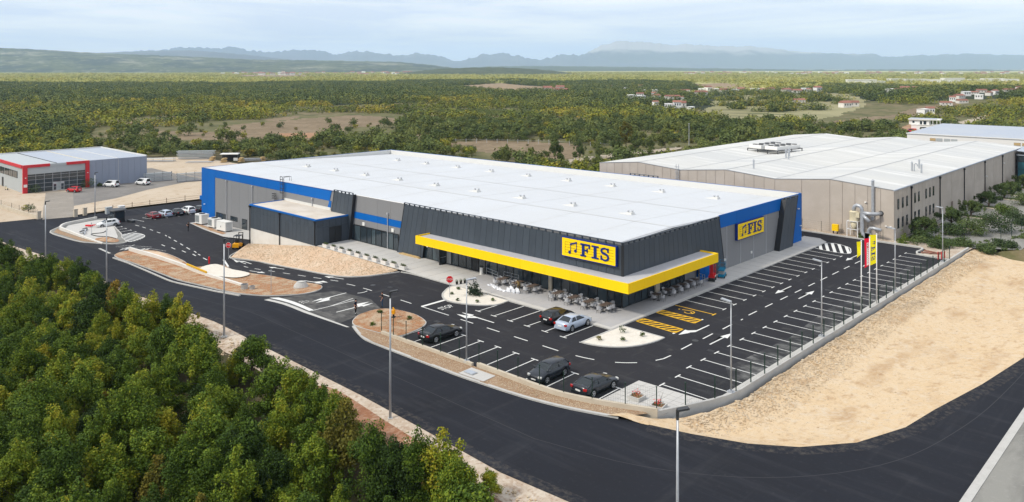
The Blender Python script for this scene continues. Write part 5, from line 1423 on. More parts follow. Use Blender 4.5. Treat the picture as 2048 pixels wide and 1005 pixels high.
# silver workshop with red portal
red = thing('red_trim_workshop', 'silver and blue-grey workshop with red portal frame and dark glass front', 'workshop', (-195, 2, -4.5), fixed=True)
part('wall', MB().bb(-212.5, -177.1, -13.9, 17, -4.6, 2.6), X['silverclad'], red)
Z0 = -4.5
for k in range(9):
    a = -176.98
    y0, y1 = 1.75 + 1.7 * k, 3.43 + 1.7 * k
    part('ribbed_panel', MB().bb(-177.1, -177.0, y0 + .01, y1, Z0, 2.62), X['bluegreyclad'], red)
part('panel_joint', MB().bb(-177.1, -176.95, 9.2, 9.32, Z0, 2.6), X['silverjoint'], red)
for y0, y1, z0, z1 in ((-14.15, -13.1, Z0, 2.75), (-13.1, -7.9, 2.05, 2.75), (-3.9, 1.7, 2.05, 2.75), (.75, 1.7, Z0, 2.05)):
    part('portal_beam', MB().bb(-177.1, -176.55, y0, y1, z0, z1), X['red'], red)
part('portal_beam', MB().bb(-210, -177.8, -14.2, -13.9, 1.9, 2.7), X['red'], red)
for y0, y1 in ((-13.1, -6.2), (-6.2, .75)): part('silver_panel', MB().bb(-177.1, -176.9, y0 + .01, y1 - .01, .25, 2.04), X['silverclad'], red)
part('silver_panel', MB().bb(-177.1, -176.8, -7.9, -3.9, 2.05, 2.6), X['silverclad'], red)
gc = list(np.linspace(-13.1, .75, 8)); gz = [Z0, -3.35, -2.25, -1.2, -.25, .25]
for k in range(7):
    for j in range(5):
        if k == 3 and j < 2: continue
        part('glass_pane', MB().bb(-177.1, -177.0, gc[k] + .04, gc[k + 1] - .04, gz[j] + .04, gz[j + 1] - .03), X['glass'], red)
for y in gc: part('mullion', MB().bb(-177.1, -176.94, y - .035, y + .035, Z0, .25), X['silverjoint'], red)
for z in gz[1:-1]: part('transom', MB().bb(-177.1, -176.95, gc[0], gc[-1], z - .03, z + .03), X['silverjoint'], red)
for y0, y1 in ((-7.1, -6.2), (-5.3, -4.4)):
    d = part('door', MB().bb(-177.1, -176.9, y0, y1, Z0, -2.2), X['silverjoint'], red)
    for z in (-4.0, -3.2): part('pane', MB().bb(-176.92, -176.88, y0 + .15, y1 - .15, z - .3, z + .42), X['glass'], d)
for x0 in (-198.5, -194, -190, -186):
    f = part('window', MB().bb(x0, x0 + 3.8, -14.0, -13.92, -1.0, .75), X['darkrail'], red)
    for a in (.08, 1.95): part('pane', MB().bb(x0 + a, x0 + a + 1.75, -14.03, -14.0, -.92, .67), X['glass'], f)
part('door', MB().bb(-196.5, -195.2, -14.0, -13.9, Z0, -2), X['darkrail'], red)
part('notice_board', MB().bb(-176.56, -176.5, -14.0, -13.2, -2.9, -2.2), X['white'], red)
for y in (-13.6, 1.2): part('wall_lamp', MB().box((-176.4, y, -.5), (.25, .25, .18)), X['white'], red)
rx = list(np.linspace(-14, 17, 5))
for k, (a, b) in enumerate(zip(rx, rx[1:])):
    part('roof_sheet', MB().bb(-212.3, -177.2, a + .04, b - .04, 2.56, 2.66), X['bluegreyroof'] if k else X['silverclad'], red)
for y, m in ((-6.2, 'darkrail'), (1.6, 'cream'), (9.2, 'roofwhite')):
    part('roof_seam', MB().bb(-212.3, -177.2, y - .12, y + .12, 2.6, 2.74), X[m], red)
part('parapet', MB().bb(-212.5, -177.0, 16.7, 17.05, 2.5, 2.95).bb(-212.5, -212.2, -14, 16.7, 2.5, 2.95), X['roofwhite'], red)

# modern white house on the hill road
mh = thing('modern_house', 'white flat-roofed two-storey house standing alone beside a dirt road', 'house', (-57, 318, 0), R(10))
MB().bb(-8, 7, -5, 6, -3, 3.0).build('lower_wall', X['modern'], mh)
up = MB().bb(-9.5, 2, -3.5, 6, 3.0, 6.2).build('upper_wall', X['modern'], mh)
MB().bb(-9.8, 8.5, -4.6, 6.4, 6.2, 6.9).build('roof', X['white'], mh)
MB().bb(-9.4, 6, -4.2, 6.1, 6.9, 7.05).build('roof_cover', X['bluegreyroof'], mh)
MB().bb(-8.3, 8.5, -5.3, 0, 2.7, 3.05).build('terrace', X['white'], mh)
for x in (4, 6.2, 8): MB().bb(x, x + .3, -4.3, -4, 3, 6.2).build('column', X['white'], mh)
for x0, x1, y, z0, z1 in ((-7.5, -6.3, -3.5, 4, 5.4), (-3.2, -2, -3.5, 3.1, 5.5), (-1.2, .4, -3.5, 3.1, 5.5), (-3, .5, -5, .6, 1.4), (3, 5.6, -5, .8, 1.8)):
    MB().bb(x0, x1, y - .06, y + .02, z0, z1).build('window', X['glass'], mh)
mh.scale = (.72, .72, .66)

# ------------------------------------------------------------------ vegetation
def leaf_mesh(name, clumps, n, size, mats, seed, out=.55, fill=.25, up=.15, asp=.62, nup=.25):
    """Leaf-sized faces spread through the clumps of a crown; clumps = (centre, radii, tint[, material index])."""
    r = np.random.default_rng(seed)
    vol = np.array([c[1][0] * c[1][1] for c in clumps]); w = vol / vol.sum()
    k = r.choice(len(clumps), n, p=w)
    C = np.array([c[0] for c in clumps])[k]; S = np.array([c[1] for c in clumps])[k]; tn = np.array([c[2] for c in clumps])[k]
    mi = np.array([(c[3] if len(c) > 3 else 0) for c in clumps])[k]
    u = r.normal(size=(n, 3)); u[:, 2] += up; u /= np.linalg.norm(u, axis=1)[:, None]
    rad = np.where(r.random(n) < fill, r.uniform(.25, .8, n), r.uniform(.75, 1.22, n))
    P = C + u * S * rad[:, None]
    nm = u * out + r.normal(size=(n, 3)) * .5; nm[:, 2] += nup; nm /= np.linalg.norm(nm, axis=1)[:, None]
    t = np.cross(nm, r.normal(size=(n, 3))); t /= np.linalg.norm(t, axis=1)[:, None] + 1e-9
    b = np.cross(nm, t)
    sz = size * r.uniform(.6, 1.35, n)[:, None]
    V = np.stack([P + t * sz * .5, P + b * sz * .5 * asp + nm * sz * .1, P - t * sz * .5, P - b * sz * .5 * asp - nm * sz * .05], 1).reshape(-1, 3)
    me = bpy.data.meshes.new(name)
    me.vertices.add(4 * n); me.vertices.foreach_set('co', V.ravel())
    me.loops.add(4 * n); me.loops.foreach_set('vertex_index', np.arange(4 * n))
    me.polygons.add(n); me.polygons.foreach_set('loop_start', np.arange(0, 4 * n, 4))
    for m in (mats if isinstance(mats, list) else [mats]): me.materials.append(m)
    me.polygons.foreach_set('material_index', mi.astype(np.int32))
    a = me.attributes.new('tint', 'FLOAT', 'FACE')
    a.data.foreach_set('value', np.clip(tn + r.normal(0, .09, n), 0, .6).astype(np.float32))
    me.update()
    return me

def crown_clumps(r, Rw, z0, z1, n, cr, tint=.25, tv=.12, shape=1.0):
    out = []
    for i in range(n):
        a = r.uniform(0, 2 * math.pi); q = Rw * math.sqrt(r.random()) * .82
        t = r.random() ** .8
        prof = math.sin(math.pi * min(1, (t * .8 + .22))) ** .6 * shape
        q *= prof
        if r.random() < .5:                    # a leader or sprig pushing out of the crown
            s = cr * r.uniform(.28, .5); q *= r.uniform(1.0, 1.3); t = min(1.18, t + r.uniform(0, .22))
            out.append(((q * math.cos(a), q * math.sin(a), z0 + (z1 - z0) * t), (s, s, s * r.uniform(1.1, 2.0)), tint + r.uniform(0, tv * 1.5)))
        else:
            s = cr * r.uniform(.55, 1.05)
            out.append(((q * math.cos(a), q * math.sin(a), z0 + (z1 - z0) * t * .92), (s, s * r.uniform(.8, 1.2), s * r.uniform(.6, .95)), tint + r.uniform(-tv, tv)))
    return out

def trunk_mb(r, h, rad, clumps, nl=6):
    mb = MB()
    lean = r.uniform(-.25, .25), r.uniform(-.25, .25)
    pts = [(0, 0, -.3), (lean[0] * .3, lean[1] * .3, h * .25), (lean[0], lean[1], h * .55)]
    mb.tube(pts, [rad, rad * .8, rad * .5], 7)
    for c in r.sample(clumps, min(nl, len(clumps))):
        p = Vector(c[0]); s = Vector(pts[1 if p.z < h * .6 else 2]) * r.uniform(.8, 1)
        mid = (s + p) / 2 + Vector((r.uniform(-.2, .2), r.uniform(-.2, .2), .1))
        mb.tube([s, mid, p], [rad * .42, rad * .26, rad * .08], 5)
    return mb

def make_tree(name, label, cat, seed, H, Rw, ncl, cr, nleaf, lsize, leafm, z0=.28, tint=.25, tv=.12, trunk=.13, group=None, shape=1.0, limbs=6, fill=.25):
    r = random.Random(seed)
    cl = crown_clumps(r, Rw, H * z0, H - cr * .6, ncl, cr, tint, tv, shape)
    t = thing(name, label, cat, (0, 0, -900), 0, group)
    obj('trunk', trunk_mb(r, H, trunk, cl, limbs).mesh('trunk', X['bark']), t)
    obj('crown', leaf_mesh('crown', cl, nleaf, lsize, leafm, seed, fill=fill), t)
    return t

# the young oak wood in front of the road
OAKG = 'young oaks of the roadside wood'
protos = []
for k, (H, Rw, ncl, cr, nl, mt, tint) in enumerate([
        (5.6, 2.2, 34, .80, 8200, 'oakleaf', .22), (6.4, 2.5, 42, .82, 9600, 'oakleaf', .16), (5.0, 2.0, 28, .78, 7000, 'oakleaf', .30),
        (6.0, 2.1, 32, .85, 8200, 'oakleaf', .12), (5.4, 2.4, 38, .75, 8600, 'oakleaf', .36), (7.0, 2.6, 46, .85, 10400, 'oakleaf', .22),
        (4.6, 1.8, 26, .72, 6000, 'autumn', .14), (5.8, 1.6, 30, .66, 6600, 'juniper', .2)]):
    protos.append(make_tree('oak_tree' if mt != 'juniper' else 'juniper_tree', 'leafy green young oak in the dense wood beside the road', 'tree', 40 + k, H, Rw, int(ncl * 1.5), cr, int(nl * 1.45), .172, X[mt], z0=.08, tint=tint, tv=.13, group=OAKG))
trees = []
r0 = random.Random(5)
def tree_at(x, y, k, s, label=None, group=OAKG):
    z = float(T(x, y)) if y < -41 else verge_h(x, y)
    o = protos[k]
    if o.get('used'): o = dup(o, (x, y, z - .1), r0.uniform(0, 6.28), label, group, (s * r0.uniform(.85, 1.2), s * r0.uniform(.85, 1.2), s))
    else:
        o['used'] = 1; o.location = (x, y, z - .1); o.rotation_euler = (0, 0, r0.uniform(0, 6.28)); o.scale = (s,) * 3
        if label: o['label'] = label
    if label and group is None and 'group' in o: del o['group']
    trees.append((x, y))
    return o
def top_at(px, py, dz=4.0):
    z = 4.0
    for i in range(20):
        x, y = land(px, py, z); z = .5 * z + .5 * (g(max(x, -140)) + dz)
    return x, y
TOPS = [(8, 476), (30, 482), (66, 500), (90, 500), (110, 506), (142, 508), (168, 516), (192, 536), (214, 548), (242, 562), (262, 566), (286, 594), (318, 586), (345, 580), (372, 590), (398, 640), (416, 652), (566, 712), (604, 728), (645, 752), (686, 768), (702, 800), (760, 846), (800, 858), (850, 862), (900, 866), (926, 896), (952, 962)]
EDGE_K = [1, 5, 0, 3, 1, 4, 0, 2, 3, 6, 1, 0, 5, 3, 0, 2, 3, 4, 2, 0, 3, 6, 1, 3, 5, 0, 3, 2, 2]
for (px, py), k in zip(TOPS, EDGE_K):
    H = [5.6, 6.4, 5.0, 6.0, 5.4, 7.0, 4.6, 5.8][k]
    x, y = top_at(px, py + 6)
    x, y = x, y - .6
    z = float(T(x, y)) if y < -41 else verge_h(x, y)
    s = (g(max(x, -140)) + 4.1 - z + .1) / H
    lab = None
    if px == 242: tree_at(x, y, k, s, 'small oak turning orange at the upper edge of the wood beside the road', None)
    elif px == 702: tree_at(x, y, k, s, 'yellowing oak at the edge of the wood beside the tall lamp post base', None)
    else: tree_at(x, y, k, s, 'young oak on the outer edge of the wood, right beside the road')
x, y = land(505, 765, -.6); tree_at(x, y, 2, .92, 'slim open-crowned oak standing alone on the verge between two street lamps', None)
x, y = land(470, 770, -.8); tree_at(x, y, 0, .62, 'low oak sapling crowding the lone slim oak on the verge', None)
x, y = land(980, 1030, -1.2); tree_at(x, y, 2, .42, 'small isolated oak sapling growing in the stony road verge', None)
cand = []
yy = -44.0
while yy > -80:
    xx = -128 + r0.uniform(0, 3)
    while xx < 40:
        x, y = xx + r0.uniform(-1.3, 1.3), yy + r0.uniform(-1.2, 1.2)
        dx, dy = x - CAM[0], y - CAM[1]
        Z = -math.sin(YAW) * dx + math.cos(YAW) * dy; Xc = math.cos(YAW) * dx + math.sin(YAW) * dy
        if Z > 24:
            zg = float(T(x, y)); px = 1024 + FPX * Xc / Z; pyt = HPY + FPX * (CAM[2] - zg - 5.8) / Z
            if -130 < px < 930 and pyt < 1030 and all((x - a) ** 2 + (y - b) ** 2 > 3.3 for a, b in trees) and not (px > 905 and pyt < 985 and y > -47):
                cand.append((Z, x, y)); trees.append((x, y))
        xx += 2.3
    yy -= 2.15
cand.sort()
cand = cand[:262]
for Z, x, y in cand:
    k = r0.choices(range(8), [20, 18, 14, 16, 14, 14, 6, 1])[0]
    s = r0.uniform(.58, 1.0)
    if k == 7: tree_at(x, y, 7, s, 'grey-green juniper with feathery sprays among the oaks of the wood')['group'] = 'junipers in the wood'
    elif k == 6: tree_at(x, y, 6, s, 'yellowing small oak among the green oaks of the wood')['group'] = 'yellowing oaks in the wood'
    else: tree_at(x, y, k, s, 'leafy green young oak deep in the dense wood, behind its roadside edge')
for p in protos:                       # prototypes that found no place
    if p.location.z < -500:
        for c in list(p.children): bpy.data.objects.remove(c)
        bpy.data.objects.remove(p)
uc = []
for k in range(900):
    x, y = r0.uniform(-125, 34), r0.uniform(-75, -41.5)
    s = r0.uniform(.35, .9)
    uc.append(((x, y, float(T(x, y)) + s * .4), (s, s, s * .7), r0.uniform(.05, .3)))
tag(obj('undergrowth', leaf_mesh('undergrowth', uc, 46000, .24, X['oakleaf'], 3)), kind='stuff')
wv = []
for k in range(150):
    x = r0.uniform(-110, 34); e = np.interp(x, [p[0] for p in VN], [p[1] for p in VN]); u = 3.2 + r0.random() * 3
    s = r0.uniform(.12, .35)
    wv.append(((x, e - u, verge_h(x, e - u) + s * .4), (s, s, s * .7), r0.uniform(.1, .4)))
tag(obj('verge_weeds', leaf_mesh('verge_weeds', wv, 4200, .14, X['scrubleaf'], 5)), kind='stuff')

# ---- open country: scrub bushes, dark woods, far scrub in painted sunlight
def scatter(name, pts, rot, sc, idx, meshes):
    """One stuff object: instances of a few plants on points."""
    me = bpy.data.meshes.new(name); me.vertices.add(len(pts)); me.vertices.foreach_set('co', np.asarray(pts, np.float32).ravel())
    for nme, ty, dat in (('rot', 'FLOAT', rot), ('sc', 'FLOAT', sc), ('idx', 'INT', idx)):
        a = me.attributes.new(nme, ty, 'POINT'); a.data.foreach_set('value', np.asarray(dat, np.float32 if ty == 'FLOAT' else np.int32))
    o = tag(obj(name, me), kind='stuff')
    ng = bpy.data.node_groups.new(name, 'GeometryNodeTree')
    ng.interface.new_socket('Geometry', in_out='INPUT', socket_type='NodeSocketGeometry')
    ng.interface.new_socket('Geometry', in_out='OUTPUT', socket_type='NodeSocketGeometry')
    n, l = ng.nodes, ng.links
    gi, go = n.new('NodeGroupInput'), n.new('NodeGroupOutput')
    iop = n.new('GeometryNodeInstanceOnPoints'); jn = n.new('GeometryNodeJoinGeometry')
    for m in meshes:
        p = bpy.data.objects.new(name + '_plant', m)
        oi = n.new('GeometryNodeObjectInfo'); oi.inputs['Object'].default_value = p; oi.inputs['As Instance'].default_value = True
        l.new(oi.outputs['Geometry'], jn.inputs[0])
    def attr(nm, ty):
        a = n.new('GeometryNodeInputNamedAttribute'); a.data_type = ty; a.inputs['Name'].default_value = nm; return a.outputs[0]
    cx = n.new('ShaderNodeCombineXYZ'); l.new(attr('rot', 'FLOAT'), cx.inputs['Z'])
    l.new(gi.outputs[0], iop.inputs['Points']); l.new(jn.outputs[0], iop.inputs['Instance'])
    iop.inputs['Pick Instance'].default_value = True
    l.new(attr('idx', 'INT'), iop.inputs['Instance Index'])
    l.new(cx.outputs[0], iop.inputs['Rotation']); l.new(attr('sc', 'FLOAT'), iop.inputs['Scale'])
    l.new(iop.outputs[0], go.inputs[0])
    o.modifiers.new('scatter', 'NODES').node_group = ng
    return o

def bush_mesh(seed, Rw, H, n, leaf, m, tint, ncl=6):
    r = random.Random(seed)
    cl = [((0, 0, H * .45), (Rw * .7, Rw * .7, H * .5), tint - .05)]
    for k in range(ncl):
        a = r.uniform(0, 6.28); q = Rw * r.uniform(.35, .75)
        s = Rw * r.uniform(.35, .55)
        cl.append(((q * math.cos(a), q * math.sin(a), H * r.uniform(.3, .75)), (s, s, s * .75), tint + r.uniform(-.1, .12)))
    return leaf_mesh('bush', cl, n, leaf, m, seed, nup=.6)
bushes = [bush_mesh(60 + k, *a) for k, a in enumerate([
    (1.7, 2.5, 300, .48, X['scrubleaf'], .22), (1.4, 2.1, 260, .44, X['scrubleaf'], .34), (2.0, 3.1, 360, .52, X['darkleaf'], .2),
    (1.5, 2.4, 260, .46, X['scrubleaf'], .12), (1.2, 1.7, 200, .40, X['autumn'], .05), (2.2, 3.8, 420, .54, X['darkleaf'], .3)])]
rs = np.random.default_rng(21)
def in_view(x, y, m=80, ymin=0):
    dx, dy = x - CAM[0], y - CAM[1]
    Z = -math.sin(YAW) * dx + math.cos(YAW) * dy; Xc = math.cos(YAW) * dx + math.sin(YAW) * dy
    px = 1024 + FPX * Xc / np.maximum(Z, 1)
    return (Z > 20) & (px > -m - 150) & (px < 2048 + m + 150), Z, px
def jitter_grid(R1, step, R0=100):
    k = np.arange(-R1, R1, step)
    A, B = np.meshgrid(k + CAM[0], k + CAM[1])
    A = A + rs.uniform(-.48, .48, A.shape) * step; B = B + rs.uniform(-.48, .48, A.shape) * step
    A, B = A.ravel(), B.ravel()
    v, Z, px = in_view(A, B)
    d = np.hypot(A - CAM[0], B - CAM[1])
    s = v & (d > R0) & (d < R1)
    return A[s], B[s], d[s], px[s]
ax, ay, ad, apx = jitter_grid(460, 3.1, 110)
reg = region(ax, ay)
gap = (.55 * fbm(ax, ay, 30) + .45 * fbm(ax, ay, 95)); keep = np.where(reg == 0, rs.random(len(ax)) < np.clip((gap - .40) * 4.4, .06, .92), np.where(reg == 1, rs.random(len(ax)) < .95, np.where((reg == 3) | (reg == 5), rs.random(len(ax)) < .025, 0)))
keep = keep.astype(bool)
ax, ay, ad, apx, reg = ax[keep], ay[keep], ad[keep], apx[keep], reg[keep]
aidx = np.where(reg == 1, rs.choice([2, 5, 3], len(ax), p=[.4, .45, .15]), rs.choice(6, len(ax), p=[.30, .24, .13, .22, .06, .05]))
asc = np.clip(np.exp(rs.normal(-.12, .34, len(ax))), .4, 1.9) * np.where(reg == 1, 1.25, 1.0)
az = T(ax, ay)
order = np.argsort(ad)
first, rest = order[:300], order[300:]
made = False
for i in first:
    o = obj('scrub_bush', bushes[aidx[i]]); o.location = (ax[i], ay[i], az[i] - .1); o.rotation_euler = (0, 0, rs.uniform(0, 6.28)); o.scale = (asc[i],) * 3
    tag(o, 'low rounded scrub bush in the green belt beyond the halls', 'bush', 'scrub bushes in the belt beyond the halls')
scatter('scrubland', np.stack([ax[rest], ay[rest], az[rest] - .1], 1), rs.uniform(0, 6.28, len(rest)), asc[rest], aidx[rest], bushes)

def patch_mesh(seed, size, nb, hb, nl, leaf, mats, wts, tints):
    r = random.Random(seed); cl = []
    for k in range(nb):
        x, y = r.uniform(-size / 2, size / 2), r.uniform(-size / 2, size / 2)
        s = hb * r.choice((.45, .6, .8, 1.0, 1.5)) * r.uniform(.85, 1.15); mi = r.choices(range(len(mats)), wts)[0]
        cl.append(((x, y, s * .55), (s * .62, s * .62, s * .6), tints[mi] + r.uniform(-.16, .16), mi))
    return leaf_mesh('thicket', cl, nl, leaf, mats, seed, out=.9, fill=.1, up=.5, nup=.8)
S_, D_, M_ = X['scrubleaf'], X['darkleaf'], X['meadowleaf']
scrubp = [patch_mesh(80 + k, 30, 74, 3.0, 1500, 1.15, [S_, D_, X['autumn']], [60, 26, 5], [.27, .22, .05]) for k in range(3)]
darkp = [patch_mesh(90 + k, 30, 70, 3.6, 1400, 1.35, [D_, S_], [85, 15], [.22, .15]) for k in range(3)]
bx, by, bd, bpx = jitter_grid(2100, 25, 445)
breg = region(bx, by)
for nm, code, pm, dens in (('far_scrubland', 0, scrubp, .74), ('far_woods', 1, darkp, 1.0)):
    s = (breg == code) & (rs.random(len(bx)) < dens) & ~near_house(bx, by, 19)
    for ox, oy in ((13, 0), (-13, 0), (0, 13), (0, -13)): s &= ~np.isin(region(bx + ox, by + oy), (3, 4, 5, 7))
    scatter(nm, np.stack([bx[s], by[s], T(bx[s], by[s]) - .3], 1), rs.uniform(0, 6.28, s.sum()), rs.uniform(.85, 1.15, s.sum()), rs.integers(0, 3, s.sum()), pm)
sun_patches = [patch_mesh(100 + k, 90, 70, 4.2, 900, 2.2, [M_, S_], [75, 25], [.25, .3]) for k in range(3)]  # far scrub patches brightened in colour to look sunlit
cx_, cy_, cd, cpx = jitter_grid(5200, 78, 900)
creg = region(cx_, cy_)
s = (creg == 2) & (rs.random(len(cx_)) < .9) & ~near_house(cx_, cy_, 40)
scatter('far_pale_scrub', np.stack([cx_[s], cy_[s], T(cx_[s], cy_[s]) - .5], 1), rs.uniform(0, 6.28, s.sum()), rs.uniform(.8, 1.2, s.sum()), rs.integers(0, 3, s.sum()), sun_patches)
# hedgerows and lone bushes of the valley fields
hb = patch_mesh(120, 12, 16, 3.2, 420, 1.0, [D_, S_], [70, 30], [.22, .3])
hp = []
rv = random.Random(8)
for a, b, k in (((1430, 214), (1640, 213), 22), ((1440, 224), (1600, 226), 16), ((1480, 203), (1700, 206), 20), ((1500, 236), (1660, 233), 12), ((1455, 196), (1560, 195), 10), ((1600, 220), (1700, 222), 8), ((1020, 283), (1210, 289), 0)):
    for i in range(k):
        t = rv.random(); px, py = a[0] + (b[0] - a[0]) * t, a[1] + (b[1] - a[1]) * t
        x, y = land(px + rv.uniform(-6, 6), py + rv.uniform(-.6, .6), -8); hp.append((x, y, float(T(x, y)) - .2))
for c in ((1565, 216), (1555, 213), (1575, 215), (1475, 230), (1680, 226), (1650, 219), (1545, 221)):
    for i in range(5):
        x, y = land(c[0] + rv.uniform(-9, 9), c[1] + rv.uniform(-1.2, 1.2), -8); hp.append((x, y, float(T(x, y)) - .2))
scatter('valley_hedgerows', hp, [rv.uniform(0, 6) for p in hp], [rv.uniform(.5, 1.3) for p in hp], [0] * len(hp), [hb])
# orchard: rows of small grey-green trees on tan soil
ob = bush_mesh(130, 1.6, 2.8, 140, .6, D_, .35)
op = []
for i in range(24):
    for j in range(5):
        px = 868 + i * 9.4 + j * 2; py = 225.6 + j * 2.6 + i * .12
        x, y = land(px, py); op.append((x, y, float(T(x, y))))
scatter('orchard', op, [0] * len(op), [1.2] * len(op), [0] * len(op), [ob])

# individual trees behind the store
r1 = random.Random(9)
dk = make_tree('round_tree', '', 'tree', 201, 6.4, 2.9, 22, 1.05, 2600, .42, X['darkleaf'], z0=.16, tint=.2, trunk=.16)
for k, (px, py, s, lab) in enumerate([(1013, 327, .85, 'dark round tree, first of the row behind the store roof, by the fenced dry field'), (1065, 328, .72, 'small dark round tree second in the row behind the store roof'),
        (1110, 325, 1.15, 'tallest dark round tree of the row, standing where the dirt track begins'), (1158, 320, .95, 'dark round tree beside the middle of the dirt track'), (1195, 319, .55, 'smallest dark round bush-like tree beside the dirt track'),
        (1236, 310, 1.05, 'dark round tree just below the tall yellow-green tree'), (1270, 307, 1.1, 'dark round tree next beyond the yellow-green tree'), (1300, 303, .7, 'low dark tree between two bigger ones near the track end'), (1330, 299, 1.25, 'large dark round tree nearest the far end of the dirt track')]):
    x, y = land(px, py); z = float(T(x, y))
    o = dk if k == 0 else dup(dk, (0, 0, 0))
    o.location = (x, y, z); o.rotation_euler = (0, 0, r1.uniform(0, 6)); o.scale = (s, s, s)
    tag(o, lab, 'tree', 'dark round trees along the track behind the store')
x, y = land(1252, 304)
yt = make_tree('poplar_tree', 'tall airy yellow-green tree rising above the dark round trees behind the store', 'tree', 205, 11.5, 3.0, 26, 1.15, 2600, .5, X['autumn'], z0=.25, tint=.1, trunk=.2, fill=.4)
yt.location = (x, y, float(T(x, y)))

# clipped carobs along the warehouse yard, conifers, shrubs by the boundary
cb = make_tree('carob_tree', '', 'tree', 210, 3.2, 2.35, 30, .70, 7000, .21, X['oliveleaf'], z0=.42, tint=.2, trunk=.2, shape=1.2, limbs=9)
labs = ['umbrella-shaped carob tree nearest the warehouse corner windows', 'umbrella-shaped carob beside the second downpipe of the warehouse', 'umbrella-shaped carob beside the third downpipe of the warehouse', 'umbrella-shaped carob beside the fourth downpipe of the warehouse', 'umbrella-shaped carob beside the last downpipe of the warehouse', 'carob tree in front of the teal glass office', 'big carob standing on the lawn at the warehouse corner']
for k, (x, y, s) in enumerate([(14.2, 78.9, 1), (14.4, 91.1, .95), (14.3, 104.5, 1.0), (14.1, 118.8, 1.05), (14.3, 126, .9), (14.1, 138, 1.0), (13.7, 65.0, 1.08)]):
    o = cb if k == 0 else dup(cb, (0, 0, 0))
    o.location = (x, y, 0); o.rotation_euler = (0, 0, k * 1.7); o.scale = (s, s, s)
    tag(o, labs[k], 'tree', 'carob trees along the warehouse')
    if k < 6:
        sheet('grass_bed', [(12.2, y - 1.1), (18.4, y - 1.1), (18.4, y + 1.1), (12.2, y + 1.1)], .14, mat('lawn', (.045, .075, .02), .9, .1, world_xy=True, layers=[('n', 1.5, (.07, .09, .03), .45, .65, .7)]) if k == 0 else bpy.data.materials['lawn'], hf=lambda x, y: 0)
        strip('bed_kerb', [(12.2, y - 1.2), (18.5, y - 1.2), (18.5, y + 1.2), (12.2, y + 1.2)], .15, .16, X['wallcap'], closed=True)
sheet('grass_lawn', [(11.6, 60.2), (19.6, 61.5), (20.6, 66.5), (11.6, 67.5)], .07, bpy.data.materials['lawn'], hf=lambda x, y: 0)
def conifer(name, label, cat, loc, H, Rw, n, leaf, m, seed, tint=.25):
    r = random.Random(seed); cl = []
    for k in range(14):
        t = k / 13; q = Rw * (1 - t) ** .8
        for j in range(max(1, int(5 * (1 - t)))):
            a = r.uniform(0, 6.28)
            cl.append(((q * .55 * math.cos(a), q * .55 * math.sin(a), H * (.06 + .9 * t)), (q * .55 + .04, q * .55 + .04, H * .06), tint + r.uniform(-.1, .1)))
    t = thing(name, label, cat, loc)
    obj('trunk', MB().tube([(0, 0, -.1), (0, 0, H * .8)], [H * .025, H * .008], 6).mesh('trunk', X['bark']), t)
    obj('crown', leaf_mesh('crown', cl, n, leaf, m, seed), t)
    return t
conifer('fir_tree', 'small dark fir tree on the white gravel island below the stop sign', 'tree', (-16.1, -8.1, .1), 2.5, .95, 900, .2, X['juniper'], 31, .15)
conifer('cypress_shrub', 'clipped conical thuja beside the cream dust collector', 'shrub', (6.2, 57.9, 0), 1.4, .55, 420, .18, X['lime'], 32)
conifer('cypress_shrub', 'taller clipped thuja against the warehouse wall near its corner', 'shrub', (12.4, 58.6, 0), 2.7, .85, 700, .2, X['lime'], 33, .15)
conifer('cypress_shrub', 'pale clipped thuja on the lawn at the warehouse corner', 'shrub', (16.8, 61.4, 0), 2.4, .9, 700, .2, X['lime'], 34, .3)
def shrub(name, label, x, y, z, Rw, H, n, leaf, m, seed, tint=.25, cat='shrub', group=None):
    o = obj(name, bush_mesh(seed, Rw, H, n, leaf, X[m], tint)); o.location = (x, y, z)
    return tag(o, label, cat, group)
shrub('hedge_shrub', 'low dark shrub under the warehouse wall between two thujas', 14.2, 59.4, 0, 1.5, 1.4, 420, .25, 'oliveleaf', 41)
for k, (px, py, R_, H, m, lab) in enumerate([(1845, 480, 1.9, 2.3, 'oliveleaf', 'broad dark shrub at the upper end of the retaining wall'), (1905, 470, 2.3, 2.3, 'oliveleaf', 'wide shrub overgrowing the boundary fence near the yard'), (1950, 470, 2.6, 3.2, 'oliveleaf', 'big grey-green tree-like shrub filling the gap by the yard'),
        (1990, 465, 2.9, 4.0, 'oliveleaf', 'tallest dense shrub beside the warehouse yard entrance'), (2015, 430, 2.0, 2.2, 'lime', 'bright green shrub by the far green fence'), (2035, 448, 2.4, 2.6, 'oliveleaf', 'olive shrub at the picture edge below the green fence'), (2040, 410, 2.6, 3.0, 'oliveleaf', 'dark shrub behind the green fence'), (1880, 496, 1.8, 1.6, 'oliveleaf', 'low dark scrub at the foot of the fence'), (1925, 492, 1.7, 1.5, 'oliveleaf', 'low olive scrub at the head of the bare lot'), (2010, 494, 2.0, 1.4, 'oliveleaf', 'low flat scrub along the top edge of the bare lot'), (1970, 500, 1.6, 1.2, 'oliveleaf', 'small round bush along the top edge of the bare lot')]):
    x, y = land(px, py, 0)
    shrub('boundary_shrub', lab, x, y, -.3, R_, H, int(1000 + 620 * R_), .24, m, 140 + k, .2)
sg = []
for k in range(90):
    px, py = r1.uniform(1835, 2060), r1.uniform(430, 510)
    x, y = land(px, py, 0)
    if y > 62 and x > 21: s = r1.uniform(.2, .6); sg.append(((x, y, s * .3), (s, s, s * .6), r1.uniform(.15, .5)))
if sg: tag(obj('rough_weeds', leaf_mesh('rough_weeds', sg, 2600, .22, X['oliveleaf'], 77)), kind='stuff')
sheet('rough_ground', [(21.3, 60), (39, 60), (70, 60), (70, 150), (27, 150), (27, 66)], .0, X['dryg'], hf=lambda x, y: -1.15 * (1 - float(sm((y - 60) / 5))), step=2)
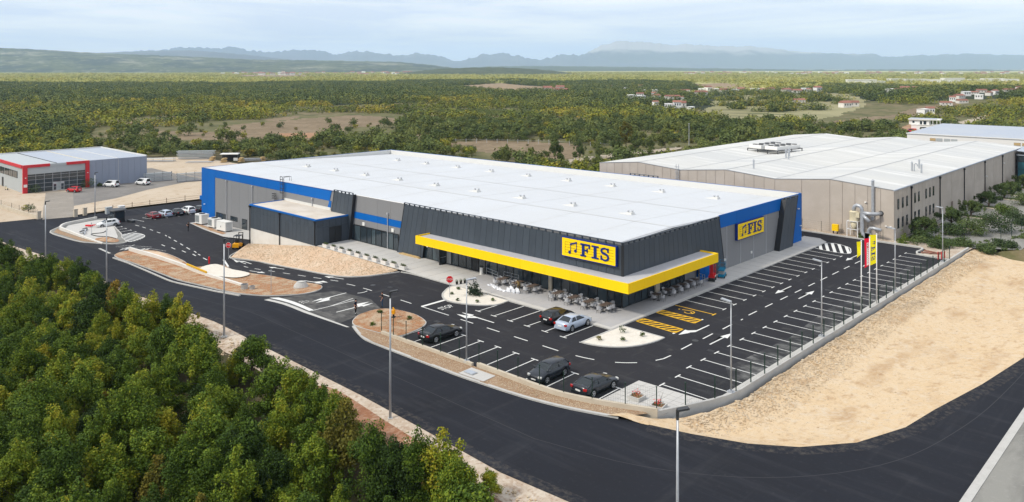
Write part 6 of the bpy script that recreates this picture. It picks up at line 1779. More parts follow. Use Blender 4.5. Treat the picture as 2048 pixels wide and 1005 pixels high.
yu = thing('yucca_plant', 'spiky yucca with sword-like leaves among the boundary shrubs', 'plant', (*land(1893, 470, 0), 0))
ym = MB()
for k in range(34):
    a, e = r1.uniform(0, 6.28), r1.uniform(.15, 1.3); L = r1.uniform(.9, 1.5)
    d = Vector((math.cos(a) * math.cos(e), math.sin(a) * math.cos(e), math.sin(e))); q = Vector((-math.sin(a), math.cos(a), 0)) * .05
    b = Vector((0, 0, 1.0)); ym.add([b - q, b + q, b + d * L * .6 + q * .8, b + d * L, b + d * L * .6 - q * .8], [(0, 1, 2, 3, 4)])
ym.build('leaf_rosette', X['juniper'], yu); MB().tube([(0, 0, -.1), (0, 0, 1.05)], .12, 7).build('trunk', X['bark'], yu)
for k, (x, y, lab) in enumerate([(-18.3, -9.7, 'tiny dark shrub by the post of the stop sign'), (-15.9, -11.0, 'tiny green tuft at the lower rim of the white gravel island'), (-13.7, -9.9, 'tiny shrub near the tip of the white gravel island'), (-12.8, -8.2, 'tiny pale tuft at the bay end of the white gravel island'), (-19.3, -7.7, 'low dry tuft behind the stop sign'),
        (4.9, -6.7, 'largest shrub of the white corner island'), (4.6, -10.3, 'reddish small shrub in the tip of the white corner island'), (7.0, -6.3, 'small shrub by the yellow bays on the white corner island'), (6.4, -8.8, 'small shrub in the middle of the white corner island')]):
    s = .5 if k == 5 else (.3 if k > 5 else .24)
    shrub('island_shrub', lab, x, y, .09, s, s * 1.5, 130, .13, 'oliveleaf' if k != 6 else 'autumn', 170 + k, .25)
for k, (x, y, lab) in enumerate([(-18.7, -20.3, 'grass tuft on the red soil island nearest the entrance arrows'), (-15.8, -23.4, 'grass tuft on the stony corner of the red soil island'), (-14.5, -19.5, 'grass tuft on the red soil island near the lane dashes')]):
    shrub('grass_tuft', lab, x, y, .1, .34, .4, 150, .16, 'lime', 190 + k, .2)

# ------------------------------------------------------------------ walls, fences, lamps
def wall_thing(name, label, path, w, h, m, base=-.3, cat='wall', hf=None):
    o = strip(name, path, w, h, m, base=base, hf=hf)
    del o['kind']
    return tag(o, label, cat)
wall_thing('retaining_wall', 'low beige rendered wall between the stony strip and the car park entrance bays', [(-12.9, -24.35), (-7, -24.2), (.35, -24.05)], .28, .42, X['wallcap'])
wall_thing('retaining_wall', 'longer beige rendered wall curving behind the dark parked cars', smooth_path([(.75, -23.75), (5, -23.75), (10, -23.6), (13.4, -22.75), (16, -21.75), (18.3, -20.75)], 4), .3, .5, X['wallcap'])
wall_thing('retaining_wall', 'grey concrete wall along the bays beside the bare sandy lot', smooth_path([(18.2, -20.75), (19.3, -18.2), (20.4, -15.4), (20.95, -12.8), (21.0, -8), (21.0, 20), (21.0, 61)], 4), .24, .30, X['concrete'], base=-1.3)
sheet('gutter_strip', [(20.25, -14.6), (20.86, -13.2), (20.86, 50), (20.2, 50)], .03, X['concrete'])
wall_thing('low_wall', 'low white wall stepping along the slab island by the access road', [(-118.6, -22.9), (-105.3, -23.0), (-96.2, -22.8)], .3, lambda t: .7 - .5 * t, X['plinth'])
wall_thing('low_wall', 'white wall curving round the corner of the slab island by the side road', smooth_path([(-118.8, -22.95), (-123.6, -20.2), (-126.2, -13.6)], 5), .35, .62, X['plinth'])
wall_thing('low_wall', 'long white low wall between the soil island and the stony verge', [(-85.2, -22.3), (-67.8, -21.3), (-59.5, -21.3), (-45.3, -22.8)], .35, lambda t: .75 - .35 * t, X['plinth'])
wall_thing('low_wall', 'pale boundary wall under the dark railing of the workshop forecourt', [(-205, -27.2), (-156.5, -23.6), (-144.6, -22.9), (-136.4, -21.9)], .4, .8, X['wallcap'])
for x, y, lab in ((-136.0, -21.8, 'square gate pillar at the end of the railing wall'), (-132.9, -15.6, 'square gate pillar beside the cobbled drive'), (-133.3, -13.6, 'second square gate pillar standing just above the drive')):
    tag(MB().bb(x - .35, x + .35, y - .35, y + .35, -4.6, -2.9).bb(x - .42, x + .42, y - .42, y + .42, -2.9, -2.78).build('gate_pillar', X['wallcap']), lab, 'pillar')

def mesh_fence(name, label, pts, h, m, zf, wires=True, base=.3, pr=.035, rails=()):
    t = thing(name, label, 'fence', (*pts[0], 0), fixed=True)
    pm = MB().tube([(0, 0, 0), (0, 0, h)], pr, 6).box((0, 0, h + .02), (pr * 2.4, pr * 2.4, .04)).mesh('fence_post', m)
    for x, y in pts:
        o = obj('fence_post', pm); o.parent = t; o.location = Vector((x, y, zf(x, y) + base)) - Vector(t['_world'])
    for (x0, y0), (x1, y1) in zip(pts, pts[1:]):
        a = Vector((x0, y0, zf(x0, y0) + base)); b = Vector((x1, y1, zf(x1, y1) + base)); mb = MB()
        if wires:
            for k in range(6): mb.tube([a + Vector((0, 0, .06 + k * (h - .1) / 5)), b + Vector((0, 0, .06 + k * (h - .1) / 5))], .004, 3, cap=False)
            for k in range(1, 14):
                p = a.lerp(b, k / 14); mb.tube([p + Vector((0, 0, .05)), p + Vector((0, 0, h - .03))], .0035, 3, cap=False)
        for z in rails: mb.tube([a + Vector((0, 0, z)), b + Vector((0, 0, z))], .025, 4)
        if mb.v: part('wire_panel' if wires else 'rail', mb, m, t)
    return t
flat = lambda x, y: 0.0
mesh_fence('mesh_fence', 'green mesh fence on the beige wall behind the dark parked cars', [(-13.1, -24.3), (-11.1, -24.3), (-9.1, -24.25), (-6.6, -24.2), (-4, -24.15), (-1.4, -24.1), (.9, -23.75), (3.3, -23.75), (5.8, -23.72), (8.3, -23.68), (10.8, -23.45), (13.3, -22.8), (15.9, -21.8), (18.2, -20.75)], 1.8, X['green'], flat, base=.4, pr=.045)
mesh_fence('mesh_fence', 'green mesh fence on the grey wall between the bays and the bare lot', [(19.3, -18.2), (20.4, -15.4), (20.95, -12.8)] + [(21.0, -10.2 + 2.66 * k) for k in range(24)], 1.8, X['green'], flat, base=.3, pr=.055)
mesh_fence('mesh_fence', 'dark mesh fence along the back road before the beige warehouse', [(-13.5 + 3.3 * k, 57.9) for k in range(8)], 1.7, X['green'], flat, base=.15)
mesh_fence('post_fence', 'thin brown post and wire fence along the side road by the pale lot', [(-133.6, -11.5), (-134.4, -7.4), (-135.2, -2.9), (-135, 1), (-135.2, 5), (-135.6, 9.6), (-135.8, 14), (-135.6, 19), (-135.4, 24), (-135.2, 29)], 1.3, mat('rusty_post', (.13, .085, .055), .9, .1), lambda x, y: -4.5, wires=False, base=0, pr=.07, rails=(.5, 1.0))
mesh_fence('iron_railing', 'dark iron railing on the pale wall of the workshop forecourt', [(-205 + 3.7 * k, -27.2 + .268 * k) for k in range(14)] + [(-150.6, -23.2), (-146, -22.9), (-141, -22.4), (-136.8, -21.9)], 1.1, X['darkrail'], lambda x, y: -4.5, wires=True, base=.75, pr=.04)
pts = [land(808 + (1222 - 808) * k / 20, 289.5 + 8 * (k / 20) ** 2 - 3 * math.sin(math.pi * k / 20)) for k in range(21)]
mesh_fence('field_fence', 'line of pale posts along the top of the dry field behind the store', pts, 1.7, X['silverjoint'], lambda x, y: float(T(x, y)), wires=False, base=0, pr=.11, rails=(1.3,))
mesh_fence('mesh_fence', 'green chain fence climbing beside the warehouse yard shrubs', [(23.5 + .3 * k, 70 + 6 * k) for k in range(10)], 2.2, X['green'], flat, base=0, pr=.05)

def lamp(name, label, x, y, z, H, ang, m, group, dark=True, arm=.5, r0_=.11):
    t = thing(name, label, 'street lamp', (x, y, z), ang, group)
    MB().tube([(0, 0, 0), (0, 0, H)], [r0_, r0_ * .55], 10).build('pole', X['steel'], t, smooth=True)
    MB().tube([(0, 0, 0), (0, 0, .05)], .32, 12).box((0, 0, .1), (.36, .36, .08)).build('base_plate', X['concrete'] if dark else X['steel'], t)
    h = MB().tube([(0, 0, H - .45), (0, 0, H + .05)], r0_ * .8, 8).box((arm * .6, 0, H + .08), (arm * 1.2, .3, .10), M=Matrix.Rotation(-.12, 3, 'Y')).build('lamp_head', X['darksteel'] if dark else X['steel'], t)
    MB().box((arm * .7, 0, H + .02), (arm * .7, .22, .02), M=Matrix.Rotation(-.12, 3, 'Y')).build('lens', X['lampglass'], h)
    return t
G1 = 'tall street lamps along the main road'
for lab, x, y, z in (('tall lamp post on the verge nearest the two standing men, beside the lone slim oak', -24.7, -35.7, -.15), ('tall lamp post rising from red rubble in front of the red soil island', 3.1, -35.7, -.2), ('tall lamp post opposite the gap before the long soil island', -62.6, -33.9, -3.0),
                     ('tall lamp post on the verge opposite the slab island', -84.6, -35.2, -3.3), ('tall lamp post at the far end of the wood by the road', -113, -35.6, -4.3)):
    lamp('street_lamp', lab, x, y, z, 10.1, R(60), X['steel'], G1)
x, y = land(1355, 822, 10.0)
lamp('street_lamp', 'tall lamp post on the broad empty bend of the main road', x, y, -.1, 10.1, R(50), X['steel'], G1)
x, y = land(190, 434, -4.4); lamp('street_lamp', 'slim tall lamp post in front of the silver workshop vans', x, y, -4.5, 9.6, R(60), X['steel'], G1)
G2 = 'slim lamps of the car park'
for lab, x, y, a in (('slim car park lamp standing in the wall by the empty lower bays', -.55, -23.95, 60), ('slim car park lamp at the paved corner end of the grey wall', 20.75, -13.3, 180), ('slim car park lamp on the grey wall nearest before the three flagpoles', 20.75, 5.8, 180), ('slim car park lamp on the grey wall beyond the flagpoles', 20.75, 28.3, 180), ('slim car park lamp at the far end of the grey wall near the shrubs', 20.75, 48.5, 180)):
    lamp('car_park_lamp', lab, x, y, .3, 7.6, R(a), X['steel'], G2, dark=False, arm=.75, r0_=.085)
def pole_thing(name, label, cat, x, y, z, H, r, m):
    return tag(MB().tube([(x, y, z), (x, y, z + H)], [r, r * .7], 7).box((x, y, z + H + .1), (r * 3, r * 3, .2)).build(name, X[m]), label, cat)
x, y = land(1378, 300); pole_thing('utility_pole', 'tall thin pale pole standing alone in the scrub beyond the dirt track', 'pole', x, y, float(T(x, y)), 9.5, .16, 'silverjoint')
pole_thing('sign_post', 'bare grey sign post at the tip of the long soil island', 'post', -36.6, -23.6, g(-36.6), 2.9, .04, 'steel')
pole_thing('sign_post', 'bare thin post standing on the pale slab by the soil heap', 'post', -106.5, -21.2, -3.9, 2.3, .04, 'steel')

# ------------------------------------------------------------------ flags, signs, small street furniture
def flag(label, x, y, H, top, L, wd, m, kind):
    t = thing('flagpole', label, 'flag', (x, y, .3), 0, 'flagpoles beside the bays')
    MB().tube([(0, 0, 0), (0, 0, H)], [.075, .05], 10).ball((0, 0, H + .05), .09).build('pole', X['polewhite'], t, smooth=True)
    u = Vector((-.93, -.36, 0)); nrm = Vector((.36, -.93, 0))
    f = MB(); n, mrow = 10, 5; vs = []
    def P(a, b, o=0.0):                       # a along the drop, b across
        return u * (b * wd * (1 - .12 * math.sin(a * 2.5)) + .06) + Vector((0, 0, H - top - a * L - b * .28 * (.3 + a))) + nrm * (.10 * math.sin(a * 6 + b * 3) * b + o)
    for i in range(n + 1):
        for j in range(mrow + 1): vs.append(P(i / n, j / mrow))
    f.add(vs, [(i * (mrow + 1) + j, i * (mrow + 1) + j + 1, (i + 1) * (mrow + 1) + j + 1, (i + 1) * (mrow + 1) + j) for i in range(n) for j in range(mrow)])
    fl = f.build('banner', X[m], t, smooth=True)
    if kind == 'y':
        for s_ in (1, -1):
            for ch, a0 in (('F', .40), ('I', .58), ('S', .72)):
                lm = MB(); letter(lm, ch, 0, 0, 1.0, 1.0 if ch != 'I' else .8)
                b = MB(); b.f, b.m = lm.f, lm.m
                b.v = [tuple(P(a0 + q[0] * .15, .18 + q[2] * .62, s_ * (.012 + (.0 if q[1] > -.05 else .008)))) for q in lm.v]
                b.build('letter', X['signblue'], fl)
            nb = MB()
            for a0, b0 in ((.24, .25), (.30, .3)):
                nb.ball(P(a0, b0, s_ * .012), (.07, .07, .09), seg=6, rings=4); nb.tube([P(a0, b0, s_ * .014), P(a0, b0 + .38, s_ * .014)], .014, 4)
            nb.build('music_note', X['signblue'], fl)
    else:
        for s_ in (1, -1):
            w = MB(); vs = [P(.16 + .8 * i / 8, b, s_ * .012) for i in range(9) for b in (.08, .52)]
            w.add(vs, [(2 * i, 2 * i + 1, 2 * i + 3, 2 * i + 2) for i in range(8)]); w.build('white_band', X['white'], fl)
            d = MB()
            for i in range(11):
                a = .2 + .066 * i; d.tube([P(a, .16, s_ * .02), P(a + .03, .42, s_ * .02)], .022, 4)
            d.build('band_lettering', X['darksteel'], fl)
flag('white flagpole with a narrow furled yellow banner, first of three', 20.9, 16.5, 8.0, .0, 1.5, .42, 'flagyellow', 'n')
for c in list(bpy.data.objects['flagpole'].children):
    if c.name.startswith('banner'):
        for q in list(c.children): bpy.data.objects.remove(q)
flag('white flagpole with a red banner carrying a white band, middle of three', 20.9, 19.1, 8.0, .05, 3.1, .5, 'flagred', 'r')
flag('white flagpole with a broad yellow banner lettered FIS, last of three', 20.9, 21.4, 8.0, .0, 3.3, .72, 'flagyellow', 'y')

def stop_sign(label, x, y, z, H, rz):
    t = thing('stop_sign', label, 'stop sign', (x, y, z), rz, 'stop signs')
    MB().tube([(0, .05, 0), (0, .05, H)], .035, 8).build('post', X['steel'], t)
    oc = lambda r_: [(r_ * math.cos(R(22.5 + 45 * k)), H - .35 + r_ * math.sin(R(22.5 + 45 * k))) for k in range(8)]
    def plate(r_, y0, y1, m, nm):
        p = oc(r_); mb = MB().add([(a, y0, b) for a, b in p] + [(a, y1, b) for a, b in p], [tuple(range(8)), tuple(range(15, 7, -1))] + [(k, k + 8, (k + 1) % 8 + 8, (k + 1) % 8) for k in range(8)])
        return mb.build(nm, m, t)
    plate(.46, -.02, .01, X['white'], 'sign_border'); pl_ = plate(.42, -.035, -.02, X['signred'], 'sign_plate')
    me = text_mesh('STOP', .30, X['white'], 'stop_lettering', .004); me.transform(Matrix.Rotation(R(90), 4, 'X'))
    o = obj('stop_lettering', me, pl_); o.location = (0, -.045, H - .36)
stop_sign('red stop sign on a thin post at the white gravel island', -17.6, -10.7, .1, 2.5, R(48))
stop_sign('red stop sign at the top of the sunken lane beside the forklift', -67.0, -13.9, -3.0, 2.6, R(48))
tag(MB().tube([(-66.6, -17.3, -3), (-66.6, -17.3, -2.05)], .12, 10).ball((-66.6, -17.3, -2.05), .13).box((-66.6, -17.3, -2.3), (.36, .16, .14)).build('fire_hydrant', X['signred']), 'red hydrant post at the kerb end of the cement spill', 'hydrant')
for lab, pts_, in (('yellow painted beam lying on the white low wall', [(-65.6, -21.35), (-58.6, -21.5)]),):
    (a, b), (c, d) = pts_
    tag(MB().box(((a + c) / 2, (b + d) / 2, -2.22), (7.0, .16, .18), math.atan2(d - b, c - a)).box(((a + c) / 2, (b + d) / 2, -2.08), (6.9, .22, .03), math.atan2(d - b, c - a)).build('timber_beam', X['ypaint']), lab, 'beam')
mc = thing('manhole_cone', 'pale concrete manhole cone standing on the long soil island', 'manhole', (-36.2, -19.6, g(-36.2) + .1))
MB().tube([(0, 0, 0), (0, 0, .25), (.05, 0, .75)], [.95, .93, .55], 16).build('cone', X['kerb'], mc); MB().tube([(.05, 0, .76), (.05, 0, .82)], .42, 14).build('lid', X['concrete'], mc)
for lab, x, y, s in (('larger concrete pipe ring left beside the end of the white wall', -43.2, -23.7, 1.0), ('smaller concrete pipe ring left beside the end of the white wall', -41.9, -23.3, .72)):
    tag(MB().tube([(x, y, g(x) + .05), (x, y, g(x) + .7 * s + .05)], .5 * s, 14).tube([(x, y, g(x) + .7 * s + .05), (x, y, g(x) + .7 * s + .06)], .42 * s, 14, mi=1).build('concrete_ring', [X['kerb'], X['darksteel']]), lab, 'pipe ring')
tag(MB().bb(.9, 2.0, -25.7, -25.0, .2, .26).bb(1.0, 1.9, -25.6, -25.1, .26, .275, mi=1).build('manhole_cover', [X['steel'], X['bluegreyroof']]), 'steel manhole cover on the pale slab in the stony strip', 'manhole cover')
# hoses and building leftovers on the slab island
for k, (x, y, lab) in enumerate([(-113.6, -20.2, 'first grey drain hoop lying on the pale slab'), (-112.2, -20.9, 'second grey drain hoop lying on the pale slab'), (-110.8, -21.6, 'third grey drain hoop lying on the pale slab'), (-109.2, -22.0, 'last grey drain hoop lying at the low wall')]):
    tag(MB().tube([(x + .9 * math.cos(a), y + .5 * math.sin(a), g(x) + .22 + .25 * math.sin(a) ** 2) for a in [math.pi * i / 8 for i in range(9)]], .12, 6).build('drain_hoop', X['steel'] if k % 2 else X['darksteel']), lab, 'pipe')
tag(MB().tube([(p[0], p[1], g(p[0]) + .17) for p in smooth_path([(-110.5, -17), (-107.5, -18.8), (-107.8, -20.8), (-104.5, -20.9), (-101.8, -19.8), (-98.6, -19.6)], 5)], .07, 6).build('drain_hose', X['black']), 'black drain hose snaking over the pale slab to the soil heap', 'hose')
tag(MB().box((-116.8, -18.2, -3.8), (1.4, .5, .28), .6).box((-116.2, -17.7, -3.7), (1.1, .22, .18), 1.1).build('red_crate', X['signred']), 'small red box lying on the pale slab behind the white hatchback', 'box')
tag(MB().bb(-117.6, -115.2, -10.6, -9.9, -4.2, -3.75).build('hedge_trough', X['darkrail']), 'long dark trough standing between the kiosk and the parked cars', 'trough')

# bank cabin with round roof
kz = g(-119.4)
kk = thing('ticket_kiosk', 'black square kiosk with wide round-edged roof by the side road', 'kiosk', (-119.4, -11.9, kz), R(8))
MB().bb(-1.05, 1.05, -1.05, 1.05, 0, 2.35).build('wall', X['darkrail'], kk)
MB().tube([(0, 0, 2.35), (0, 0, 2.5), (0, 0, 2.66)], [1.55, 1.75, 1.6], 12).build('roof', X['darksteel'], kk)
for sx, sy in ((0, -1), (1, 0), (0, 1)):
    w = MB()
    for a, b in ((-.8, -.05), (.05, .8)):
        if sx: w.bb(1.05 * sx, 1.07 * sx, a, b, .95, 2.15)
        else: w.bb(a, b, 1.05 * sy, 1.07 * sy, .95, 2.15)
    w.build('window', X['glass'], kk)
for lab, x, y in (('grey utility cabinet by the fence behind the kiosk', -131.6, -9.3), ('white utility cabinet by the fence behind the kiosk', -131.3, -6.7)):
    tag(MB().bb(x - .5, x + .5, y - .6, y + .6, -4.55, -3.1).bb(x - .55, x + .55, y - .65, y + .65, -3.1, -3.02).build('utility_cabinet', X['white' if 'white' in lab else 'silverclad']), lab, 'cabinet')

# machine units on their pad
sheet('machine_pad', [(-104.4, -3.4), (-95, -5.0), (-84.2, -6.2), (-77.6, -4.6), (-76.2, -.2), (-104.4, -.2)], .14, X['pave'])
sheet('pad_soil', [(-103.6, -3.3), (-92, -4.9), (-86.5, -5.2), (-87, -4.2), (-103, -2.6)], .155, X['redsoil'])
def unit(label, x, y, rz, w, d, h, grille, cat='air conditioner'):
    t = thing('machine_unit', label, cat, (x, y, g(x) + .15), rz, 'white machine units on the pad')
    b = MB().bb(-w / 2, w / 2, -d / 2, d / 2, .22, h).build('casing', X['white'], t)
    MB().bb(-w / 2 + .1, w / 2 - .1, -d / 2 + .1, d / 2 - .1, 0, .22).build('skid', X['black'], t)
    MB().bb(-w / 2 - .03, w / 2 + .03, -d / 2 - .03, d / 2 + .03, h, h + .06).build('top_cover', X['white'], b)
    if grille:
        gq = MB().bb(-w / 2 + .12, w * .12, -d / 2 - .03, -d / 2, .45, h - .15).build('coil_grille', X['silverclad'], b)
        for k in range(9): MB().bb(-w / 2 + .14, w * .12 - .02, -d / 2 - .045, -d / 2 - .03, .5 + k * (h - .7) / 9, .54 + k * (h - .7) / 9).build('grille_bar', X['darkrail'], b) if k < 9 else None
        MB().tube([(0, 0, h + .06), (0, 0, h + .16)], .6, 14).build('fan', X['darksteel'], b)
    else:
        for k in range(7): MB().bb(w / 2, w / 2 + .03, -d / 2 + .15, d / 2 - .15, .4 + k * .2, .47 + k * .2).build('louvre', X['silverjoint'], b)
        MB().bb(-.1, .0, -d / 2 - .03, -d / 2, .8, 1.1).build('handle', X['darkrail'], b)
unit('white cooling unit with green grille nearest the blue corner', -100.9, -2.4, R(4), 2.5, 1.6, 2.0, True)
unit('middle white cooling unit with green grille on the pad', -94.9, -2.7, R(4), 2.4, 1.5, 1.8, True)
unit('white louvred generator housing at the end of the pad', -89.6, -3.3, R(4), 3.2, 1.5, 1.85, False, 'generator')

# planters in a row along the plaza edge
pl0 = None
for k in range(10):
    lab = ['white planter nearest the annex corner', 'second white planter from the annex', 'third white planter from the annex', 'fourth white planter from the annex', 'fifth white planter of the row, halfway along the plaza edge', 'sixth white planter, the one with the tallest seedlings', 'seventh white planter from the annex', 'third white planter from the car park end', 'white planter next to the last at the car park end', 'last white planter at the car park end'][k]
    if pl0 is None:
        pl0 = thing('planter', lab, 'planter', (-51, -6.15, PZ), 0, 'white planters along the plaza edge')
        MB().add([(-.52, -.24, 0), (.52, -.24, 0), (.52, .24, 0), (-.52, .24, 0), (-.6, -.3, .52), (.6, -.3, .52), (.6, .3, .52), (-.6, .3, .52)], [(0, 1, 5, 4), (1, 2, 6, 5), (2, 3, 7, 6), (3, 0, 4, 7), (3, 2, 1, 0), (4, 5, 6, 7)]).build('trough', X['whitebox'], pl0)
        MB().bb(-.54, .54, -.24, .24, .5, .525).build('soil', X['bark'], pl0)
        obj('seedlings', leaf_mesh('seedlings', [((a, 0, .62), (.16, .14, .15), .2) for a in (-.36, 0, .36)], 150, .11, X['oliveleaf'], 8), pl0)
        o = pl0
    else:
        o = dup(pl0, (-51 + 2.12 * k, -6.15 - .02 * k, PZ), 0, lab)
# bin, pots, handrails, litter on the terrace
b = thing('litter_bin', 'white upright litter bin before the glazing at the terrace end', 'bin', (-22.3, -.75, PZ))
MB().tube([(0, 0, 0), (0, 0, .95)], .24, 14).build('body', X['white'], b); MB().tube([(0, 0, .95), (0, 0, 1.1)], [.25, .2], 14).build('lid', X['darksteel'], b)
for x, y, lab in ((-21.05, -6.35, 'black plant pot nearest the white gravel island'), (-20.9, -5.8, 'middle black plant pot by the gravel island'), (-20.75, -5.25, 'black plant pot farthest from the gravel island')):
    p = thing('plant_pot', lab, 'plant pot', (x, y, PZ), 0, 'black plant pots')
    MB().tube([(0, 0, 0), (0, 0, .32)], [.14, .19], 10).build('pot', X['black'], p); obj('plant', leaf_mesh('plant', [((0, 0, .45), (.18, .18, .2), .2)], 60, .1, X['oliveleaf'], 3), p)
def handrail(label, pts):
    t = thing('handrail', label, 'handrail', (*pts[0], PZ), fixed=True)
    for z in (.55, .95): part('rail', MB().tube([(x, y, PZ + z) for x, y in pts], .025, 6), X['steel'], t)
    for x, y in pts: part('post', MB().tube([(x, y, PZ), (x, y, PZ + .95)], .03, 6), X['steel'], t)
handrail('steel handrail ending the terrace beside the litter bin', [(-21.6, -.5), (-20.2, -.8), (-18.9, -1.1)])
handrail('steel handrail against the terrace glazing behind the first tables', [(-18.6, -.3), (-17.2, -.3), (-15.9, -.3)])
handrail('steel handrail by the blue door next to the red lift', [(.5, 16.4), (1.0, 16.4), (1.4, 16.3)])
for k, (x, y, s, lab) in enumerate([(-17.0, -3.9, .8, 'crumpled plastic film lying at the terrace end'), (-16.0, -4.1, .7, 'crumpled plastic film beside the first table'), (-14.6, -4.3, .9, 'long white plastic film on the paving before the second table'), (-13.4, -3.9, .7, 'upright bundle of white plastic film by the bending worker')]):
    r2 = random.Random(k); mb = MB()
    for i in range(7):
        a = Vector((x + r2.uniform(-s, s), y + r2.uniform(-.3, .3), PZ + .05)); 
        mb.ball((a.x, a.y, a.z + (.15 if k == 3 else 0)), (r2.uniform(.15, .4), r2.uniform(.1, .25), r2.uniform(.06, .2) + (.25 if k == 3 else 0)), seg=6, rings=4)
    mb.v = [(a + r2.uniform(-.05, .05), b + r2.uniform(-.05, .05), max(PZ + .01, c + r2.uniform(-.04, .04))) for a, b, c in mb.v]
    tag(mb.build('plastic_film', X['plastic']), lab, 'packaging')

# terrace tables and chairs
tb0 = ch0 = None
def table(x, y, L, label, rz=0):
    global tb0
    if tb0 is None:
        tb0 = thing('terrace_table', label, 'table', (x, y, PZ), rz, 'brown tables of the terrace')
        MB().bb(-.4, .4, -.8, .8, .72, .76).build('tabletop', X['tabletop'], tb0)
        for yy_ in (-.45, .45):
            MB().tube([(0, yy_, .02), (0, yy_, .72)], .045, 8).build('leg', X['darkrail'], tb0); MB().tube([(0, yy_, 0), (0, yy_, .03)], .24, 12).build('foot', X['darkrail'], tb0)
        return tb0
    o = dup(tb0, (x, y, PZ), rz, label); o.scale = (1, L, 1)
    return o
def chair(x, y, rz, label):
    global ch0
    if ch0 is None:
        ch0 = thing('terrace_chair', label, 'chair', (x, y, PZ), rz, 'grey wicker chairs of the terrace')
        MB().bb(-.25, .25, -.24, .25, .42, .48).build('seat', X['chair'], ch0)
        bk = MB(); n = 10
        for i in range(n + 1):
            a = math.pi * (1.12 * i / n - .06); c, s_ = .29 * math.cos(a), -.27 * math.sin(a) - .0
            for z, q in ((.48, 1), (.66, 1.06), (.84 if 2 < i < n - 2 else .72, 1.1)): bk.v.append((c * q, s_ * q, z))
        bk.f = [(i * 3 + j, i * 3 + j + 1, i * 3 + j + 4, i * 3 + j + 3) for i in range(n) for j in (0, 1)]; bk.m = [0] * len(bk.f)
        bk.build('backrest', X['chair'], ch0)
        for sx in (-1, 1):
            for sy in (-1, 1): MB().tube([(sx * .22, sy * .21, .44), (sx * .26, sy * .26, 0)], .018, 5).build('leg', X['darksteel'], ch0)
        return ch0
    return dup(ch0, (x, y, PZ), rz, label)
rc = random.Random(12)
TL = [(-16.9, -2.3, 'first terrace table, nearest the litter bin'), (-14.3, -2.2, 'terrace table the worker bends over'), (-11.9, -2.1, 'terrace table beside the pale pillar'), (-7.7, -2.2, 'terrace table just past the pale pillar'), (-5.2, -2.3, 'terrace table under the lettered sign'), (-2.9, -2.25, 'terrace table second from the store corner'), (-.75, -2.1, 'terrace table at the store corner')]
for k, (x, y, lab) in enumerate(TL):
    table(x, y, 1.0, 'brown ' + lab)
    for sx in (-1, 1):
        for sy in (-.42, .42):
            if k == 1 and sx > 0 and sy < 0: continue
            chair(x + sx * (.72 + rc.uniform(-.03, .12)), y + sy + rc.uniform(-.06, .06), R(90 * sx) + rc.uniform(-.25, .25), 'grey wicker chair at the ' + lab)
    if k not in (1,): chair(x + rc.uniform(-.1, .1), y - 1.2, 0 + rc.uniform(-.3, .3), 'grey wicker chair at the near end of the ' + lab)
    if k > 2: chair(x + rc.uniform(-.1, .1), y + 1.15, R(180) + rc.uniform(-.3, .3), 'grey wicker chair at the glass end of the ' + lab)
TR = [(1.2, 5.4, 'side terrace table nearest the store corner'), (1.1, 8.0, 'second side terrace table from the corner'), (1.1, 9.7, 'third side terrace table from the corner'), (1.1, 11.3, 'fourth side terrace table from the corner'), (1.1, 12.8, 'fifth side terrace table from the corner'), (1.1, 14.3, 'last side terrace table before the lifts')]
for k, (x, y, lab) in enumerate(TR):
    table(x, y, .55, 'brown ' + lab, R(90))
    for dx, dy, a in ((-.5, 0, -90), (.75, 0, 90), (0, -.72, 0), (0, .7, 180)):
        if k > 1 and dx < 0: continue
        chair(x + dx + rc.uniform(-.05, .08), y + dy * .9, R(a) + rc.uniform(-.3, .3), 'grey wicker chair at the ' + lab)

# paved-corner tree pits with red flowers
for k, (x, y, lab) in enumerate([(15.4, -19.4, 'square plant pit with red flowers on the paved corner, the one by the bays'), (17.7, -19.7, 'square plant pit with a leafless sapling near the wall of the paved corner')]):
    t = thing('plant_pit', lab, 'planter', (x, y, .03), R(10 * k), 'plant pits of the paved corner')
    MB().bb(-.55, .55, -.55, -.45, 0, .3).bb(-.55, .55, .45, .55, 0, .3).bb(-.55, -.45, -.45, .45, 0, .3).bb(.45, .55, -.45, .45, 0, .3).build('rim', X['concrete'], t)
    MB().bb(-.45, .45, -.45, .45, 0, .2).build('soil', X['redsoil'], t)
    obj('flowers', leaf_mesh('flowers', [((-.1, .1, .45), (.3, .3, .25), .3, 1), ((.2, -.1, .4), (.25, .25, .25), .2, 0), ((-.2, -.2, .35), (.2, .2, .2), .2, 0)], 170, .11, [X['oliveleaf'], X['signred']], 60 + k), t)
    if k: MB().tube([(.1, .1, .1), (.15, .2, .8), (.3, .3, 1.3)], [.025, .018, .006], 5).tube([(.13, .15, .6), (-.05, .3, 1.1)], [.014, .005], 4).build('stem', X['bark'], t)

# dust collector against the warehouse
dc = thing('dust_collector', 'cream cyclone dust collector on a white frame with grey ducts at the warehouse wall', 'dust collector', (5, 58.2, 0), fixed=True)
part('hopper', MB().tube([(5, 58.1, .9), (5, 58.1, 2.6)], [.18, .68], 18), X['cream'], dc, True)
part('cyclone', MB().tube([(5, 58.1, 2.6), (5, 58.1, 4.15), (5, 58.1, 4.3)], [.74, .74, .45], 20).bb(5.2, 6.0, 57.6, 58.2, 3.3, 4.1), X['cream'], dc)
fr = MB()
for dx in (-.85, .85):
    for dy in (-.75, .75): fr.bb(5 + dx - .05, 5 + dx + .05, 58.1 + dy - .05, 58.1 + dy + .05, 0, 2.65)
for z in (1.3, 2.6):
    for dy in (-.75, .75): fr.bb(4.1, 5.9, 58.1 + dy - .045, 58.1 + dy + .045, z, z + .09)
    for dx in (-.85, .85): fr.bb(5 + dx - .045, 5 + dx + .045, 57.35, 58.85, z + .002, z + .088)
